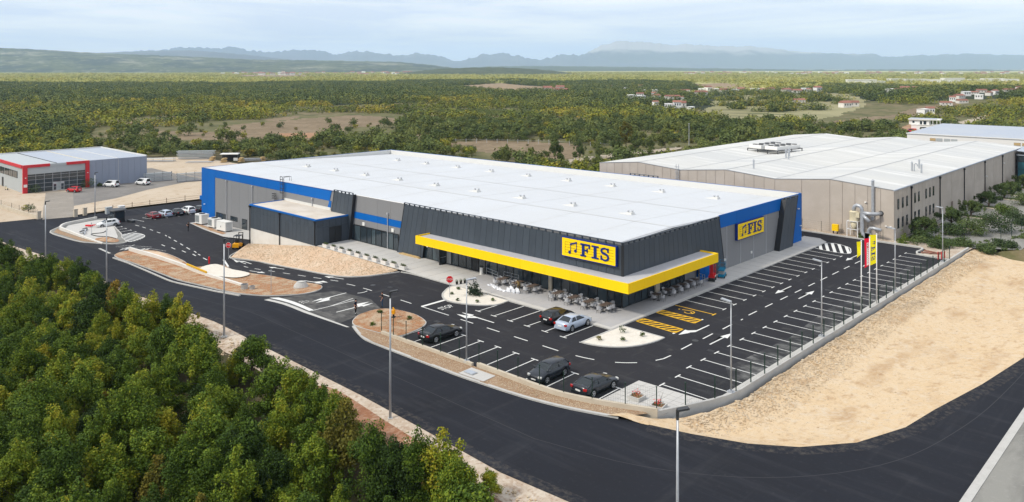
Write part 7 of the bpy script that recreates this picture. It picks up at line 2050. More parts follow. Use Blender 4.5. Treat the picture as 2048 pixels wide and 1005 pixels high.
part('frame', fr, X['polewhite'], dc)
part('duct', MB().tube(smooth_path([], 1) if 0 else [(5, 58.1, 4.3), (5, 58.1, 4.7), (5.15, 58.05, 5.05), (5.5, 58, 5.25), (6.0, 57.95, 5.2), (6.3, 57.9, 4.9), (6.35, 57.9, 4.3), (6.35, 57.9, 1.2), (6.5, 57.9, .65), (7.2, 57.9, .4)], .31, 14), X['steel'], dc, True)
part('duct', MB().tube([(6.4, 57.95, 4.15), (7.6, 58.0, 4.1), (8.5, 58.5, 4.15), (8.8, 59.5, 4.15)], .3, 14), X['steel'], dc, True)
part('duct', MB().tube([(6.5, 57.9, 3.8), (7.6, 57.6, 2.9)], .28, 12), X['steel'], dc, True)
part('fan_housing', MB().bb(6.9, 7.7, 57.5, 58.3, 0, 1.0).tube([(7.3, 57.5, .55), (7.3, 58.3, .55)], .6, 16), X['steel'], dc)
part('duct', MB().tube([(7.4, 57.9, 1.0), (7.4, 57.9, 1.5), (7.7, 57.85, 1.85), (8.2, 57.8, 1.9), (9.4, 57.7, 1.75)], .26, 12), X['steel'], dc, True)
part('duct_flange', MB().tube([(8.8, 59.42, 4.15), (8.8, 59.5, 4.15)], .42, 16), X['darksteel'], dc)
yc = thing('yellow_cabinet', 'yellow box cabinet on a stand against the warehouse wall', 'cabinet', (1.9, 58.3, 0))
MB().bb(-.5, .5, -.3, .3, .55, 1.6).build('box', X['yellow'], yc); MB().bb(-.35, -.28, -.2, .2, 0, .55).bb(.28, .35, -.2, .2, 0, .55).build('stand', X['darksteel'], yc)
sr = thing('barrier_post', 'red barrier posts stacked by the far end of the grey wall', 'barrier', (19.6, 50.6, .05))
for k in range(3): MB().tube([(.3 * k, .5 * k, 0), (.3 * k, .5 * k, 1.1)], .07, 6).build('post', X['signred'], sr)
tag(MB().box((17.8, 53.6, .2), (2.6, .3, .12), .4).box((18.3, 54.0, .2), (2.2, .25, .12), 1.0).box((17.5, 54.4, .22), (1.8, .2, .16), -.2).build('plank_heap', X['terracotta']), 'loose reddish planks lying on the sandy patch by the shrubs', 'planks')

# yards of the workshop: racks and piles
def rack(name, label, cat, x, y, z, L, tiers, rz, m, posts=True, dz=.42, w=1.0):
    t = thing(name, label, cat, (x, y, z), rz)
    rr_ = random.Random(int(x * 7 + y))
    for k in range(tiers):
        mb = MB()
        for j in range(3): mb.box((rr_.uniform(-.3, .3), (j - 1) * w * .33, .18 + dz * k), (L * rr_.uniform(.86, 1), .26, .2))
        mb.build('bundle', X[m] if (k % 3) else X['silverjoint'], t)
    if posts:
        pm = MB()
        for a in (-.46, -.15, .15, .46):
            for s_ in (-.5, .5): pm.bb(a * L - .03, a * L + .03, s_ * w * .5 - .03, s_ * w * .5 + .03, 0, dz * tiers + .1)
        pm.build('upright', X['darksteel'], t)
rack('steel_rack', 'rack of pale steel tubes by the wall of the workshop, nearer the vans', 'rack', -174.3, 19.2, -4.45, 7.5, 6, R(75), 'silverclad')
rack('steel_rack', 'rack of pale steel tubes standing free on the gravel yard', 'rack', -167.6, 25.4, -4.45, 7.8, 6, R(78), 'silverclad')
rack('girder_stack', 'tall stack of grey girders at the edge of the scrub', 'stack', -220, 51, -4.3, 13, 6, R(50), 'silverclad', False, .5, 2.6)
rack('girder_stack', 'low flat stack of grey sections in the storage yard', 'stack', -208, 47, -4.3, 9, 1, R(50), 'steel', False, .4, 2)
rack('trailer_frame', 'pale flatbed of steel parts at the workshop storage yard', 'trailer', -221.5, 38.5, -4.3, 12, 2, R(45), 'roofwhite', True, .8, 2.2)
rack('trailer_frame', 'low grey flatbed behind the storage yard brush', 'trailer', -200, 62, -4.3, 9, 2, R(55), 'steel', True, .5, 2)
sh = thing('yard_shed', 'small white shelter with dark open side in the storage yard', 'shed', (-205.5, 56.5, -4.4), R(48))
MB().bb(-3, 3, -1.5, 1.5, 2.3, 2.6).build('roof', X['white'], sh); MB().bb(-3, 3, 1.3, 1.5, 0, 2.3).bb(2.8, 3, -1.5, 1.3, 0, 2.3).build('wall', X['darkrail'], sh); MB().bb(1.6, 3.02, -1.6, -1.5, .2, 1.2).build('panel', X['white'], sh)
for k, (x, y, lab) in enumerate([(-211, 52.5, 'stack of brown pallets beside the white shelter'), (-203, 52.8, 'brown timber heap in front of the white shelter'), (-199.5, 57.5, 'brown pallet heap beyond the white shelter'), (-196, 64, 'last brown heap before the store roof')]):
    t = thing('pallet_heap', lab, 'pallets', (x, y, -4.4), k * .8)
    for j in range(6): MB().box((.2 * (j % 3), .1 * j, .15 + .24 * j), (1.9 - .12 * j, 1.3, .16), .15 * j).build('pallet', X['wood'], t)
for x, y, s, lab in ((-176.0, -11.8, 1.15, 'round dark shrub beside the dark glass front of the workshop'), (-175.6, 1.2, 1.35, 'round shrub under the red portal post of the workshop'), (-175.9, 4.0, .5, 'small clipped shrub beside the parked vans')):
    shrub('clipped_shrub', lab, x, y, -4.5, 1.5 * s, 2.0 * s, 420, .26, 'oliveleaf', int(200 + s * 100), .25)
shrub('clipped_shrub', 'shrub growing behind the railing wall of the forecourt', -146.5, -20.6, -4.5, 1.2, 2.0, 380, .24, 'oliveleaf', 411, .2)
shrub('clipped_shrub', 'low olive shrub behind the railing wall nearer the workshop', -150.2, -20.8, -4.5, .8, 1.2, 240, .22, 'scrubleaf', 412, .3)
bk = thing('scooter', 'pale scooter leaning by the silver side wall of the workshop', 'scooter', (-187, -15.2, -4.5), R(100))
for yy_ in (-.55, .55): MB().tube([(-.05, yy_, .25), (.05, yy_, .25)], .25, 12).build('wheel', X['tyre'], bk)
MB().bb(-.12, .12, -.5, .1, .3, .65).bb(-.1, .1, .1, .5, .25, .4).bb(-.12, .12, .35, .5, .4, .95).build('body', X['cream'], bk); MB().tube([(-.3, .42, 1.0), (.3, .42, 1.0)], .03, 5).build('handlebar', X['darksteel'], bk)

# ------------------------------------------------------------------ far houses
def house_mesh(name, w, d, h, roof, m1, m2):
    mb = MB().bb(-w / 2, w / 2, -d / 2, d / 2, -2, h)
    e = .4
    mb.add([(-w / 2 - e, -d / 2 - e, h), (w / 2 + e, -d / 2 - e, h), (w / 2 + e, d / 2 + e, h), (-w / 2 - e, d / 2 + e, h), (-w / 2 - e, 0, h + roof), (w / 2 + e, 0, h + roof)], [(0, 1, 5, 4), (2, 3, 4, 5), (1, 2, 5), (3, 0, 4)], 1)
    for k in range(3):
        for s_ in (-1, 1): mb.bb(-w * .35 + k * w * .3, -w * .35 + k * w * .3 + 1.1, s_ * d / 2 - .02, s_ * d / 2 + .03, h * .45, h * .8, 2)
    return mb.mesh(name, [m1, m2, X['glass']])
HM = [house_mesh('house', 9, 7, 4.2, 2.0, X['housewall'], X['terracotta']), house_mesh('house', 12, 7, 3.4, 1.8, X['housewall'], X['terracotta']), house_mesh('house', 7, 6.5, 5.6, 1.7, X['modern'], X['terracotta']), house_mesh('house', 8, 7, 5.0, .5, X['modern'], X['white'])]
rh = random.Random(31)
def houses(lst, label, group, s=1.0, z=-4, ms=(0, 1, 2, 3)):
    for px, py in lst:
        x, y = land(px, py, z)
        o = obj('village_house', HM[rh.choice(ms)]); o.location = (x, y, float(T(x, y))); o.rotation_euler = (0, 0, YAW + rh.uniform(-.7, .7)); k = s * rh.uniform(.75, 1.15); o.scale = (k, k, k)
        tag(o, label, 'house', group)
for v in VILLAGES: houses(*v)
houses([(rh.uniform(420, 880), rh.uniform(148, 151)) for k in range(46)], 'tiny pale house of the far town below the scrub hill', 'houses of the far town', 2.2)
houses([(rh.uniform(1340, 2048), rh.uniform(147.5, 151.5)) for k in range(70)], 'tiny pale house of the spread-out far settlement on the plain', 'houses of the far settlement', 2.0)
ib = MB().bb(-40, 40, -9, 9, -2, 8).bb(-41, 41, -10, 10, 8, 9).mesh('factory_hall', X['modern'])
for k, (px, py) in enumerate([(1722, 169), (1750, 167.5), (1790, 166), (1830, 166), (1868, 165.5), (1905, 165), (1945, 164.5), (1985, 165), (2020, 166)]):
    x, y = land(px, py); o = obj('factory_hall', ib); o.location = (x, y, float(T(x, y))); o.rotation_euler = (0, 0, YAW + rh.uniform(-.3, .3)); q = rh.uniform(.3, .75); o.scale = (q, .8, rh.uniform(.6, 1.1))
    tag(o, 'long white factory hall in the row on the far plain', 'factory', 'white halls of the far industrial estate')

# ------------------------------------------------------------------ vehicles
def car(name, label, cat, loc, rz, kind, pm, group=None):
    """A car facing +Y: lofted body with wheel arches, glazed cabin, wheels, lamps, mirrors, plates."""
    D = {'hatch': dict(L=4.2, W=1.78, H=1.47, hood=.93, belt=1.0, deck=1.02, f0=1.15, f1=.35, r1=-1.55, r0=-1.98, q=.22),
         'sedan': dict(L=4.6, W=1.80, H=1.44, hood=.92, belt=.98, deck=1.02, f0=1.05, f1=.28, r1=-1.05, r0=-1.72, q=.16),
         'coupe': dict(L=4.55, W=1.82, H=1.39, hood=.90, belt=.95, deck=1.03, f0=1.05, f1=.30, r1=-.95, r0=-1.85, q=.18),
         'van': dict(L=4.3, W=1.78, H=1.84, hood=1.02, belt=1.08, deck=1.06, f0=1.45, f1=.75, r1=-2.02, r0=-2.1, q=.42),
         'small': dict(L=3.7, W=1.66, H=1.52, hood=.95, belt=1.0, deck=1.02, f0=1.15, f1=.5, r1=-1.55, r0=-1.78, q=.16),
         'suv': dict(L=4.3, W=1.82, H=1.62, hood=1.02, belt=1.08, deck=1.08, f0=1.1, f1=.4, r1=-1.6, r0=-2.0, q=.22)}[kind]
    L, W, H = D['L'], D['W'], D['H']
    paint_ = X[pm]
    t = thing(name, label, cat, loc, rz, group)
    yf, yr = L * .30, -L * .285; wr = .33
    ys = np.linspace(-L / 2, L / 2, 48)
    prof_z = [(-L / 2, D['deck'] - .22), (-L / 2 + .06, D['deck'] - .07), (-L / 2 + .2, D['deck']), (D['r0'] + .1, D['belt'] + .01), (D['f0'] - .1, D['belt']), (D['f0'] + .15, D['hood']), (L / 2 - .35, D['hood'] - .12), (L / 2 - .1, D['hood'] - .24), (L / 2, D['hood'] - .40)]
    mb = MB(); n = 13
    for y in ys:
        zt_ = float(np.interp(y, [p[0] for p in prof_z], [p[1] for p in prof_z]))
        e = abs(y) / (L / 2); w = W / 2 * (1 - .20 * max(0, (e - .72) / .28) ** 2)
        zb = .22 + .1 * max(0, (e - .9) / .1)
        for yc in (yf, yr):
            if abs(y - yc) < wr + .06: zb = max(zb, .33 + math.sqrt(max(0, (wr + .06) ** 2 - (y - yc) ** 2)) * .98)
        half = [(0, zt_ + .03), (.5 * w, zt_ + .02), (.84 * w, zt_ - .02), (.955 * w, zt_ - .10), (w, max(zb + .02, zt_ * .62)), (.985 * w, max(zb + .01, .42)), (.93 * w, zb)]
        ring = [(-a, y, b) for a, b in half[:0:-1]] + [(a, y, b) for a, b in half]
        mb.v += ring
    m_ = len(ys)
    for i in range(m_ - 1):
        for j in range(n - 1): mb.f.append((i * n + j, i * n + j + 1, (i + 1) * n + j + 1, (i + 1) * n + j)); mb.m.append(0)
        mb.f.append((i * n + n - 1, i * n, (i + 1) * n, (i + 1) * n + n - 1)); mb.m.append(1)
    mb.f.append(tuple(range(n - 1, -1, -1))); mb.m.append(0); mb.f.append(tuple((m_ - 1) * n + j for j in range(n))); mb.m.append(0)
    # roof and pillars are one with the body
    bw, tw = W / 2 * .90, W / 2 * .68
    zb_, zr = D['belt'] - .03, H - .06
    f0, f1, r1, r0 = D['f0'], D['f1'], D['r1'], D['r0']
    rows = [(r1 - .05, zr - .05, tw * .96), (r1 + .12, zr + .0, tw), ((r1 + f1) / 2, zr + .01, tw * 1.02), (f1 - .12, zr - .0, tw * .98), (f1 + .04, zr - .06, tw * .95)]
    k0 = len(mb.v)
    for y, z, w in rows: mb.v += [(-w, y, z - .05), (-w * .86, y, z + .015), (-w * .4, y, z + .05), (w * .4, y, z + .05), (w * .86, y, z + .015), (w, y, z - .05)]
    for i in range(4):
        for j in range(5): mb.f.append((k0 + i * 6 + j, k0 + i * 6 + j + 1, k0 + (i + 1) * 6 + j + 1, k0 + (i + 1) * 6 + j)); mb.m.append(0)
    for s_ in (-1, 1):
        A0, A1 = Vector((s_ * bw * .93, f0, zb_)), Vector((s_ * tw * .95, f1, zr - .06)); C0, C1 = Vector((s_ * bw * .95, r0, zb_)), Vector((s_ * tw * .95, r1, zr - .06))
        mb.tube([A0, A1], .045, 6); mb.tube([C0, C1], .06, 6)
        B0 = Vector((s_ * bw * .985, (f0 + r0) / 2 - .1, zb_)); B1 = Vector((s_ * tw * 1.0, (f1 + r1) / 2 - .02, zr - .05)); mb.tube([B0, B1], .04, 6)
        q = D['q'] + .03
        qa, qb = C0.lerp(A0, q), C1.lerp(A1, q * .9)
        mb.add([C0, qa, qb, C1], [(0, 1, 2, 3) if s_ > 0 else (3, 2, 1, 0)])
    body = mb.build('body', [paint_, X['black']], t, smooth=True)
    # glass
    def pane(nm, P): MB().add(P, [(0, 1, 2, 3)]).build(nm, X['carglass'], t)
    pane('windscreen', [(-bw * .92, f0, zb_), (bw * .92, f0, zb_), (tw * .93, f1 + .02, zr - .04), (-tw * .93, f1 + .02, zr - .04)])
    pane('rear_window', [(bw * .93, r0, zb_ + .02), (-bw * .93, r0, zb_ + .02), (-tw * .93, r1 - .02, zr - .04), (tw * .93, r1 - .02, zr - .04)])
    for s_ in (-1, 1):
        A0, A1 = Vector((s_ * bw * .965, f0 - .04, zb_)), Vector((s_ * tw * .985, f1 - .02, zr - .06)); C0, C1 = Vector((s_ * bw * .965, r0, zb_)), Vector((s_ * tw * .985, r1, zr - .06))
        M0, M1 = C0.lerp(A0, .53), C1.lerp(A1, .53)
        qa, qb = C0.lerp(A0, D['q']), C1.lerp(A1, D['q'] * .9)
        for a, b, c, d in ((M0, A0, A1, M1), (qa, M0, M1, qb)): pane('side_window', [a, b, c, d] if s_ > 0 else [d, c, b, a])
        mr = MB().ball((s_ * (bw + .12), f0 - .22, zb_ + .08), (.11, .07, .075), seg=8, rings=5); mr.build('wing_mirror', paint_, t, True)
        # lamps
        tl = MB().box((s_ * W * .40, -L / 2 + .05, D['deck'] - .2), (.30, .14, .17), s_ * .35); tl.build('tail_light', X['redlamp'], t)
        hl = MB().box((s_ * W * .36, L / 2 - .12, D['hood'] - .27), (.34, .2, .13), -s_ * .4); hl.build('headlight', X['lampglass'], t)
        for yc in (yf, yr):
            xw = s_ * (W / 2 - .10)
            w_ = MB().tube([(xw - .11, yc, wr), (xw + .11, yc, wr)], wr, 18).build('wheel', X['tyre'], t)
            rm = MB().tube([(xw + s_ * .10, yc, wr), (xw + s_ * .122, yc, wr)], .07, 10)
            for k in range(5):
                a = 2 * math.pi * k / 5; c, s2 = math.cos(a), math.sin(a)
                rm.box((xw + s_ * .116, yc + .13 * c, wr + .13 * s2), (.016, .22, .07), M=Matrix.Rotation(a, 3, 'X'))
            rm.tube([(xw + s_ * .104, yc + .205 * math.cos(a), wr + .205 * math.sin(a)) for a in [2 * math.pi * i / 16 for i in range(17)]], .022, 5, cap=False)
            rm.build('rim', X['rim'], w_)
    MB().bb(-W * .42, W * .42, -L / 2 - .03, -L / 2 + .08, .32, .52).build('rear_bumper', paint_ if kind != 'van' else X['black'], t)
    MB().bb(-W * .40, W * .40, L / 2 - .07, L / 2 + .02, .30, .47).build('front_bumper', paint_ if kind != 'van' else X['black'], t)
    MB().bb(-.26, .26, -L / 2 - .045, -L / 2 - .0, .60 if kind != 'van' else .5, .72 if kind != 'van' else .62).build('number_plate', X['plate'], t)
    MB().bb(-.26, .26, L / 2 - .02, L / 2 + .035, .36, .47).build('number_plate', X['plate'], t)
    MB().bb(-W * .25, W * .25, L / 2 - .1, L / 2 - .0, .50, .60).build('grille', X['black'], t)
    return t
car('parked_car', 'black hatchback parked nose to the terrace beside the silver car', 'car', (-2.55, -8.35, .004), R(0), 'hatch', 'c_black')
car('parked_car', 'silver-blue notchback car parked nose to the terrace', 'car', (-.05, -8.75, .004), R(1), 'sedan', 'c_silver')
car('parked_car', 'dark coupe-like saloon parked by the red soil island', 'car', (-7.85, -20.75, .004), R(-2), 'sedan', 'c_black')
car('parked_car', 'dark navy hatchback parked nose to the beige wall', 'car', (6.95, -20.9, .004), R(181), 'hatch', 'c_navy')
car('parked_car', 'black two-door coupe parked tail to the beige wall in the last bay', 'car', (11.75, -20.35, .004), R(-2), 'coupe', 'c_navy')
for k, (dy, kd, pm, lab) in enumerate([(-5.0, 'coupe', 'c_darkred', 'dark red saloon, first of the five cars by the blue corner'), (-2.5, 'hatch', 'c_silver', 'silver hatchback between the dark red and the black car'), (0, 'sedan', 'c_black', 'black saloon in the middle of the row of five'), (2.5, 'suv', 'c_white', 'white tall hatchback fourth in the row of five'), (5.0, 'hatch', 'c_black', 'black hatchback nearest the blue corner of the store')]):
    car('parked_car', lab, 'car', (-118.0, dy - .1, g(-118) + .004), R(90 + k), kd, pm)
car('parked_car', 'white hatchback parked sideways at the kerb of the slab island', 'car', (-115.0, -15.3, g(-115) + .004), R(176), 'hatch', 'c_white')
car('parked_van', 'small red high-roofed car before the glass front of the workshop', 'car', (-170.2, -4.2, -4.46), R(118), 'small', 'c_red')
car('parked_van', 'white panel van nearer the red portal of the workshop', 'van', (-172.6, 5.8, -4.46), R(118), 'van', 'c_white')
car('parked_van', 'white panel van standing by the steel racks', 'van', (-170.2, 13.2, -4.46), R(112), 'van', 'c_white')
x, y = land(1903, 250, 0); car('parked_car', 'white car on the drive behind the modern house', 'car', (x, y, float(T(x, y))), R(60), 'hatch', 'c_white')
x, y = land(1822, 258, 0); car('parked_van', 'red pickup-like van beside the earth heap by the modern house', 'van', (x, y, float(T(x, y))), R(120), 'van', 'c_red')

# forklift
fk = thing('forklift', 'yellow forklift with black cab and mast beside the embankment', 'forklift', (-73.2, -9.0, -3.0), R(40))
MB().add([(-.55, -1.25, .35), (.55, -1.25, .35), (.55, .9, .3), (-.55, .9, .3), (-.5, -1.3, .95), (.5, -1.3, .95), (.52, -.3, 1.05), (-.52, -.3, 1.05), (.52, .9, .62), (-.52, .9, .62)], [(0, 1, 5, 4), (3, 2, 1, 0), (4, 5, 6, 7), (7, 6, 8, 9), (1, 2, 8, 6, 5), (3, 0, 4, 7, 9), (2, 3, 9, 8)]).build('body', X['forkyellow'], fk)
cb_ = MB()
for sx in (-.5, .5):
    cb_.tube([(sx, -.75, 1.0), (sx, -.7, 2.15)], .045, 6); cb_.tube([(sx, .75, .65), (sx, .35, 2.15)], .045, 6)
cb_.bb(-.55, .55, -.8, .45, 2.15, 2.23)
cb_.build('cab_frame', X['darkrail'], fk)
MB().bb(-.3, .3, -.6, -.1, 1.0, 1.12).bb(-.3, .3, -.68, -.58, 1.1, 1.6).build('seat', X['black'], fk)
mm = MB()
for sx in (-.36, .36): mm.bb(sx - .05, sx + .05, 1.0, 1.14, .1, 2.5)
for z in (.4, 1.3, 2.4): mm.bb(-.36, .36, 1.02, 1.1, z, z + .1)
mm.build('mast', X['darkrail'], fk)
for sx in (-.28, .28): MB().bb(sx - .06, sx + .06, 1.16, 2.3, .12, .17).build('fork', X['darksteel'], fk)
for sx in (-.55, .55):
    for y_, r_ in ((.75, .34), (-.85, .27)): MB().tube([(sx - .1, y_, r_), (sx + .1, y_, r_)], r_, 16).build('wheel', X['tyre'], fk)
# lifts by the side terrace
lf = thing('mast_lift', 'red upright personnel lift parked by the blue door', 'lift', (1.7, 17.7, PZ), R(20))
MB().bb(-.4, .4, -.75, .75, .12, .5).build('chassis', X['darkrail'], lf); MB().bb(-.38, .38, -.7, .7, .5, .78).build('cover', X['liftred'], lf)
MB().bb(-.2, .2, -.62, -.3, .78, 2.25).bb(-.14, .14, -.3, -.18, .8, 2.1).build('mast', X['liftred'], lf); MB().bb(-.16, .16, -.6, -.28, 2.25, 2.5).build('control_box', X['white'], lf)
bk_ = MB()
for sx in (-.34, .34):
    for y_ in (-.1, .65): bk_.tube([(sx, y_, .85), (sx, y_, 1.95)], .025, 5)
for z in (1.4, 1.95): bk_.tube([(-.34, -.1, z), (-.34, .65, z), (.34, .65, z), (.34, -.1, z)], .025, 5)
bk_.bb(-.36, .36, -.12, .68, .82, .88); bk_.build('basket', X['liftred'], lf); MB().bb(.39, .41, -.3, .3, .55, .72).build('label_plate', X['white'], lf)
for sx in (-.36, .36):
    for y_ in (-.55, .55): MB().tube([(sx - .05, y_, .13), (sx + .05, y_, .13)], .13, 12).build('wheel', X['tyre'], lf)
sl = thing('scissor_lift', 'teal scissor lift with folded arms parked by the slanted screen', 'lift', (1.75, 20.2, PZ), R(20))
MB().bb(-.4, .4, -.8, .8, .15, .5).build('chassis', X['liftteal'], sl)
sa = MB()
for k in range(3):
    for s_ in (-1, 1): sa.box((0, 0, .6 + .13 * k), (.7, 1.4, .06), M=Matrix.Rotation(s_ * .07, 3, 'X'))
sa.build('scissor_arms', X['silverclad'], sl)
MB().bb(-.4, .4, -.85, .85, .98, 1.08).build('platform', X['liftteal'], sl)
rl = MB()
for sx in (-.38, .38):
    for y_ in (-.82, 0, .82): rl.tube([(sx, y_, 1.08), (sx, y_, 2.1)], .022, 5)
for z in (1.6, 2.1): rl.tube([(-.38, -.82, z), (.38, -.82, z), (.38, .82, z), (-.38, .82, z), (-.38, -.82, z)], .022, 5)
rl.build('guard_rail', X['liftteal'], sl); MB().box((.3, .6, 2.15), (.25, .2, .3)).build('control_box', X['white'], sl)
for sx in (-.4, .4):
    for y_ in (-.6, .6): MB().tube([(sx - .06, y_, .16), (sx + .06, y_, .16)], .16, 12).build('wheel', X['tyre'], sl)
# rammer on the soil island
rm_ = thing('tamping_rammer', 'yellow tamping rammer standing on the red soil island', 'rammer', (-16.3, -20.2, .12), R(30))
MB().bb(-.2, .2, -.25, .3, 0, .12).build('foot', X['darkrail'], rm_); MB().tube([(0, 0, .1), (0, -.03, .5)], .12, 10).build('bellows', X['black'], rm_)
MB().bb(-.17, .17, -.25, .22, .5, .95).ball((0, .1, 1.0), (.16, .18, .14)).build('engine', X['forkyellow'], rm_)
MB().tube([(-.18, -.2, .8), (-.2, -.5, 1.05), (.2, -.5, 1.05), (.18, -.2, .8)], .025, 6).tube([(0, 0, .95), (-.1, .1, 1.3)], .09, 8).build('handle', X['forkyellow'], rm_)

rm_.scale = (.85, .85, .85)
# ------------------------------------------------------------------ people
def person(label, loc, rz, J, mats_, cap=None, stripe=False):
    """One continuous body grown over a posed skeleton; J = joint positions (standing height 1.78)."""
    t = thing('person', label, 'person', loc, rz)
    V, Ed, Rd, lab = [], [], [], []
    idx = {}
    def j(nm, p, r): idx[nm] = len(V); V.append(p); Rd.append(r); return idx[nm]
    def e(a, b, l): Ed.append((idx[a], idx[b])); lab.append((idx[a], idx[b], l))
    j('pel', J['pel'], (.155, .115)); j('wai', J['wai'], (.135, .10)); j('che', J['che'], (.165, .115)); j('nck', J['nck'], (.058, .058)); j('hd0', J['hd0'], (.07, .085)); j('hd1', J['hd1'], (.078, .10)); j('hd2', J['hd2'], (.05, .065))
    for a, b, l in (('pel', 'wai', 'sh'), ('wai', 'che', 'sh'), ('che', 'nck', 'sh'), ('nck', 'hd0', 'sk'), ('hd0', 'hd1', 'sk'), ('hd1', 'hd2', 'ha')): e(a, b, l)
    for s in 'lr':
        j('sho' + s, J['sho' + s], (.062, .062)); j('elb' + s, J['elb' + s], (.046, .046)); j('wri' + s, J['wri' + s], (.032, .030)); j('pal' + s, J['pal' + s], (.040, .022))
        e('che', 'sho' + s, 'sh'); e('sho' + s, 'elb' + s, 'sl'); e('elb' + s, 'wri' + s, 'sk'); e('wri' + s, 'pal' + s, 'sk')
        w, p = Vector(J['wri' + s]), Vector(J['pal' + s]); d = (p - w).normalized(); sd = d.cross(Vector((1, 0, 0))) if abs(d.x) < .9 else d.cross(Vector((0, 0, 1))); sd.normalize(); inn = d.cross(sd)
        for k, (o, ln) in enumerate(((-.030, .070), (-.010, .082), (.010, .076), (.030, .058))):
            a = j('f%d%s' % (k, s), tuple(p + sd * o + d * .02), (.010, .010)); b = j('g%d%s' % (k, s), tuple(p + sd * o * 1.1 + d * (.02 + ln * .55)), (.009, .009)); c = j('h%d%s' % (k, s), tuple(p + sd * o * 1.1 + d * (.02 + ln * .85) + inn * .02), (.007, .007))
            e('pal' + s, 'f%d%s' % (k, s), 'sk'); e('f%d%s' % (k, s), 'g%d%s' % (k, s), 'sk'); e('g%d%s' % (k, s), 'h%d%s' % (k, s), 'sk')
        j('t0' + s, tuple(w.lerp(p, .4) - sd * .04), (.012, .012)); j('t1' + s, tuple(p - sd * .06 + d * .02), (.009, .009)); e('wri' + s, 't0' + s, 'sk'); e('t0' + s, 't1' + s, 'sk')
        j('hip' + s, J['hip' + s], (.098, .098)); j('kne' + s, J['kne' + s], (.066, .066)); j('ank' + s, J['ank' + s], (.046, .046)); j('toe' + s, J['toe' + s], (.042, .034))
        e('pel', 'hip' + s, 'tr'); e('hip' + s, 'kne' + s, 'tr'); e('kne' + s, 'ank' + s, 'tr'); e('ank' + s, 'toe' + s, 'so')
    me = bpy.data.meshes.new('body'); me.from_pydata(V, Ed, [])
    o = obj('body', me)
    o.modifiers.new('skin', 'SKIN'); sk = me.skin_vertices[0].data
    for i, r_ in enumerate(Rd): sk[i].radius = r_; sk[i].use_root = (i == 0)
    ss = o.modifiers.new('sub', 'SUBSURF'); ss.levels = 1; ss.render_levels = 1
    dg = bpy.context.evaluated_depsgraph_get()
    bm_ = bpy.data.meshes.new_from_object(o.evaluated_get(dg))
    bpy.data.objects.remove(o)
    keys = ['sh', 'sl', 'sk', 'ha', 'tr', 'so', 'st']
    for k in keys: bm_.materials.append(mats_.get(k, mats_['sh'] if k == 'sl' else mats_['tr']))
    A = np.array([V[a] for a, b, l in lab]); B = np.array([V[b] for a, b, l in lab])
    for f in bm_.polygons:
        c = np.array(f.center); d = B - A; tt = np.clip(((c - A) * d).sum(1) / (d * d).sum(1), 0, 1); q = ((A + d * tt[:, None] - c) ** 2).sum(1); l = lab[int(q.argmin())][2]
        if l == 'sl' and tt[int(q.argmin())] > .62: l = 'sk'
        if stripe and l == 'tr' and .16 < c[2] < .25: l = 'st'
        f.material_index = keys.index(l); f.use_smooth = True
    b = obj('body', bm_, t)
    # face and hair
    h0, h1 = Vector(J['hd0']), Vector(J['hd1']); fw = Vector(J.get('face', (0, 1, 0))); c = h0.lerp(h1, .6)
    up_ = (h1 - h0).normalized(); sd = fw.cross(up_).normalized()
    MB().ball(tuple(c + fw * .095 - up_ * .01), (.014, .022, .022), seg=6, rings=4).build('nose', X['skin'], t)
    for s_ in (-1, 1):
        MB().ball(tuple(c + fw * .088 + sd * s_ * .032 + up_ * .025), (.012, .008, .009), seg=6, rings=4).build('eye', X['hair'], t)
        MB().ball(tuple(c + sd * s_ * .082), (.012, .022, .032), seg=6, rings=4).build('ear', X['skin'], t)
    MB().ball(tuple(c + fw * .086 - up_ * .055), (.025, .008, .007), seg=6, rings=4).build('mouth', X['redsoil'], t)
    hc = h1 + up_ * .01 - fw * .015
    MB().ball(tuple(hc), (.088, .105, .085), seg=12, rings=7).build('hair' if not cap else 'cap', mats_['ha'], t, True)
    if cap: MB().ball(tuple(hc + fw * .11 - up_ * .01), (.07, .08, .014), seg=10, rings=4).build('cap_peak', mats_['ha'], t)
    return t
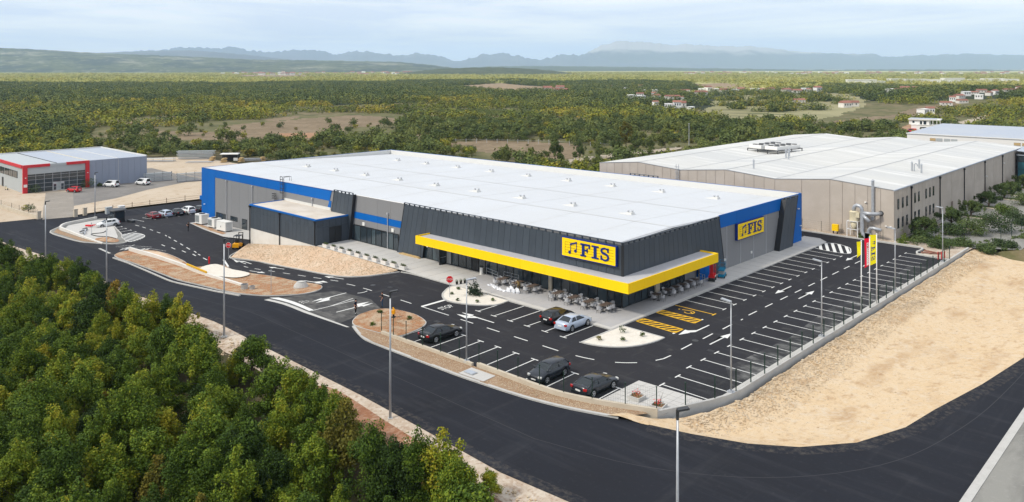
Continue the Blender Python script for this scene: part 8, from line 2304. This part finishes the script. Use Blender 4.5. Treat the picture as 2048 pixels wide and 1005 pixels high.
def stand(dl=0.05, arm='down', lean=0.0):
    J = dict(pel=(0, 0, .96), wai=(0, .0, 1.12), che=(0, -.01 + lean, 1.36), nck=(0, .0 + lean, 1.51), hd0=(0, .02 + lean, 1.60), hd1=(0, .02 + lean, 1.70), hd2=(0, .01 + lean, 1.765))
    for s, q in (('l', -1), ('r', 1)):
        J['sho' + s] = (q * .19, lean, 1.43); J['hip' + s] = (q * .10, 0, .90); J['kne' + s] = (q * .115, .02 + q * dl * .5, .49); J['ank' + s] = (q * .12, -.02 + q * dl, .09); J['toe' + s] = (q * .14, .14 + q * dl, .035)
        if arm == 'down' or (arm == 'one' and s == 'l'):
            J['elb' + s] = (q * .25, -.03, 1.14); J['wri' + s] = (q * .255, .06, .90); J['pal' + s] = (q * .25, .09, .83)
        else:
            J['elb' + s] = (q * .23, .02, 1.14); J['wri' + s] = (q * .12, .24, 1.20); J['pal' + s] = (q * .07, .31, 1.22)
    return J
person('man in navy t-shirt, black cap and dark work trousers with pale ankle stripes', (-20.4, -22.35, .012), R(-65), stand(.06, 'down'), dict(sh=X['navy'], sk=X['skin'], ha=X['blackcloth'], tr=X['blackcloth'], so=X['shoe'], st=X['plate']), cap=True, stripe=True)
person('man in black t-shirt and blue jeans standing with one forearm raised', (-20.5, -18.55, .012), R(130), stand(.05, 'one'), dict(sh=X['blackcloth'], sk=X['skin'], ha=X['hair'], tr=X['denim'], so=X['shoe']))
person('person in dark clothes walking in the yard before the white machine units', (-95.8, -7.5, g(-95.8) + .006), R(120), stand(.16, 'both'), dict(sh=X['blackcloth'], sk=X['skin'], ha=X['hair'], tr=X['blackcloth'], so=X['shoe']))
J = dict(pel=(0, -.18, .88), wai=(0, -.05, 1.0), che=(0, .2, 1.08), nck=(0, .36, 1.10), hd0=(0, .44, 1.08), hd1=(0, .53, 1.06), hd2=(0, .585, 1.04), face=(0, .25, -.97))
for s, q in (('l', -1), ('r', 1)):
    J['sho' + s] = (q * .19, .28, 1.06); J['elb' + s] = (q * .25, .36, .82); J['wri' + s] = (q * .18, .52, .70); J['pal' + s] = (q * .15, .58, .66)
    J['hip' + s] = (q * .10, -.18, .83); J['kne' + s] = (q * .13, -.02, .46); J['ank' + s] = (q * .13, -.14 + q * .06, .09); J['toe' + s] = (q * .15, .02 + q * .06, .035)
person('worker in orange-brown top bending forward over plastic film on the terrace', (-13.3, -3.15, PZ + .008), R(60), J, dict(sh=X['olivecloth'], sk=X['skin'], ha=X['hair'], tr=X['olivecloth'], so=X['shoe']))
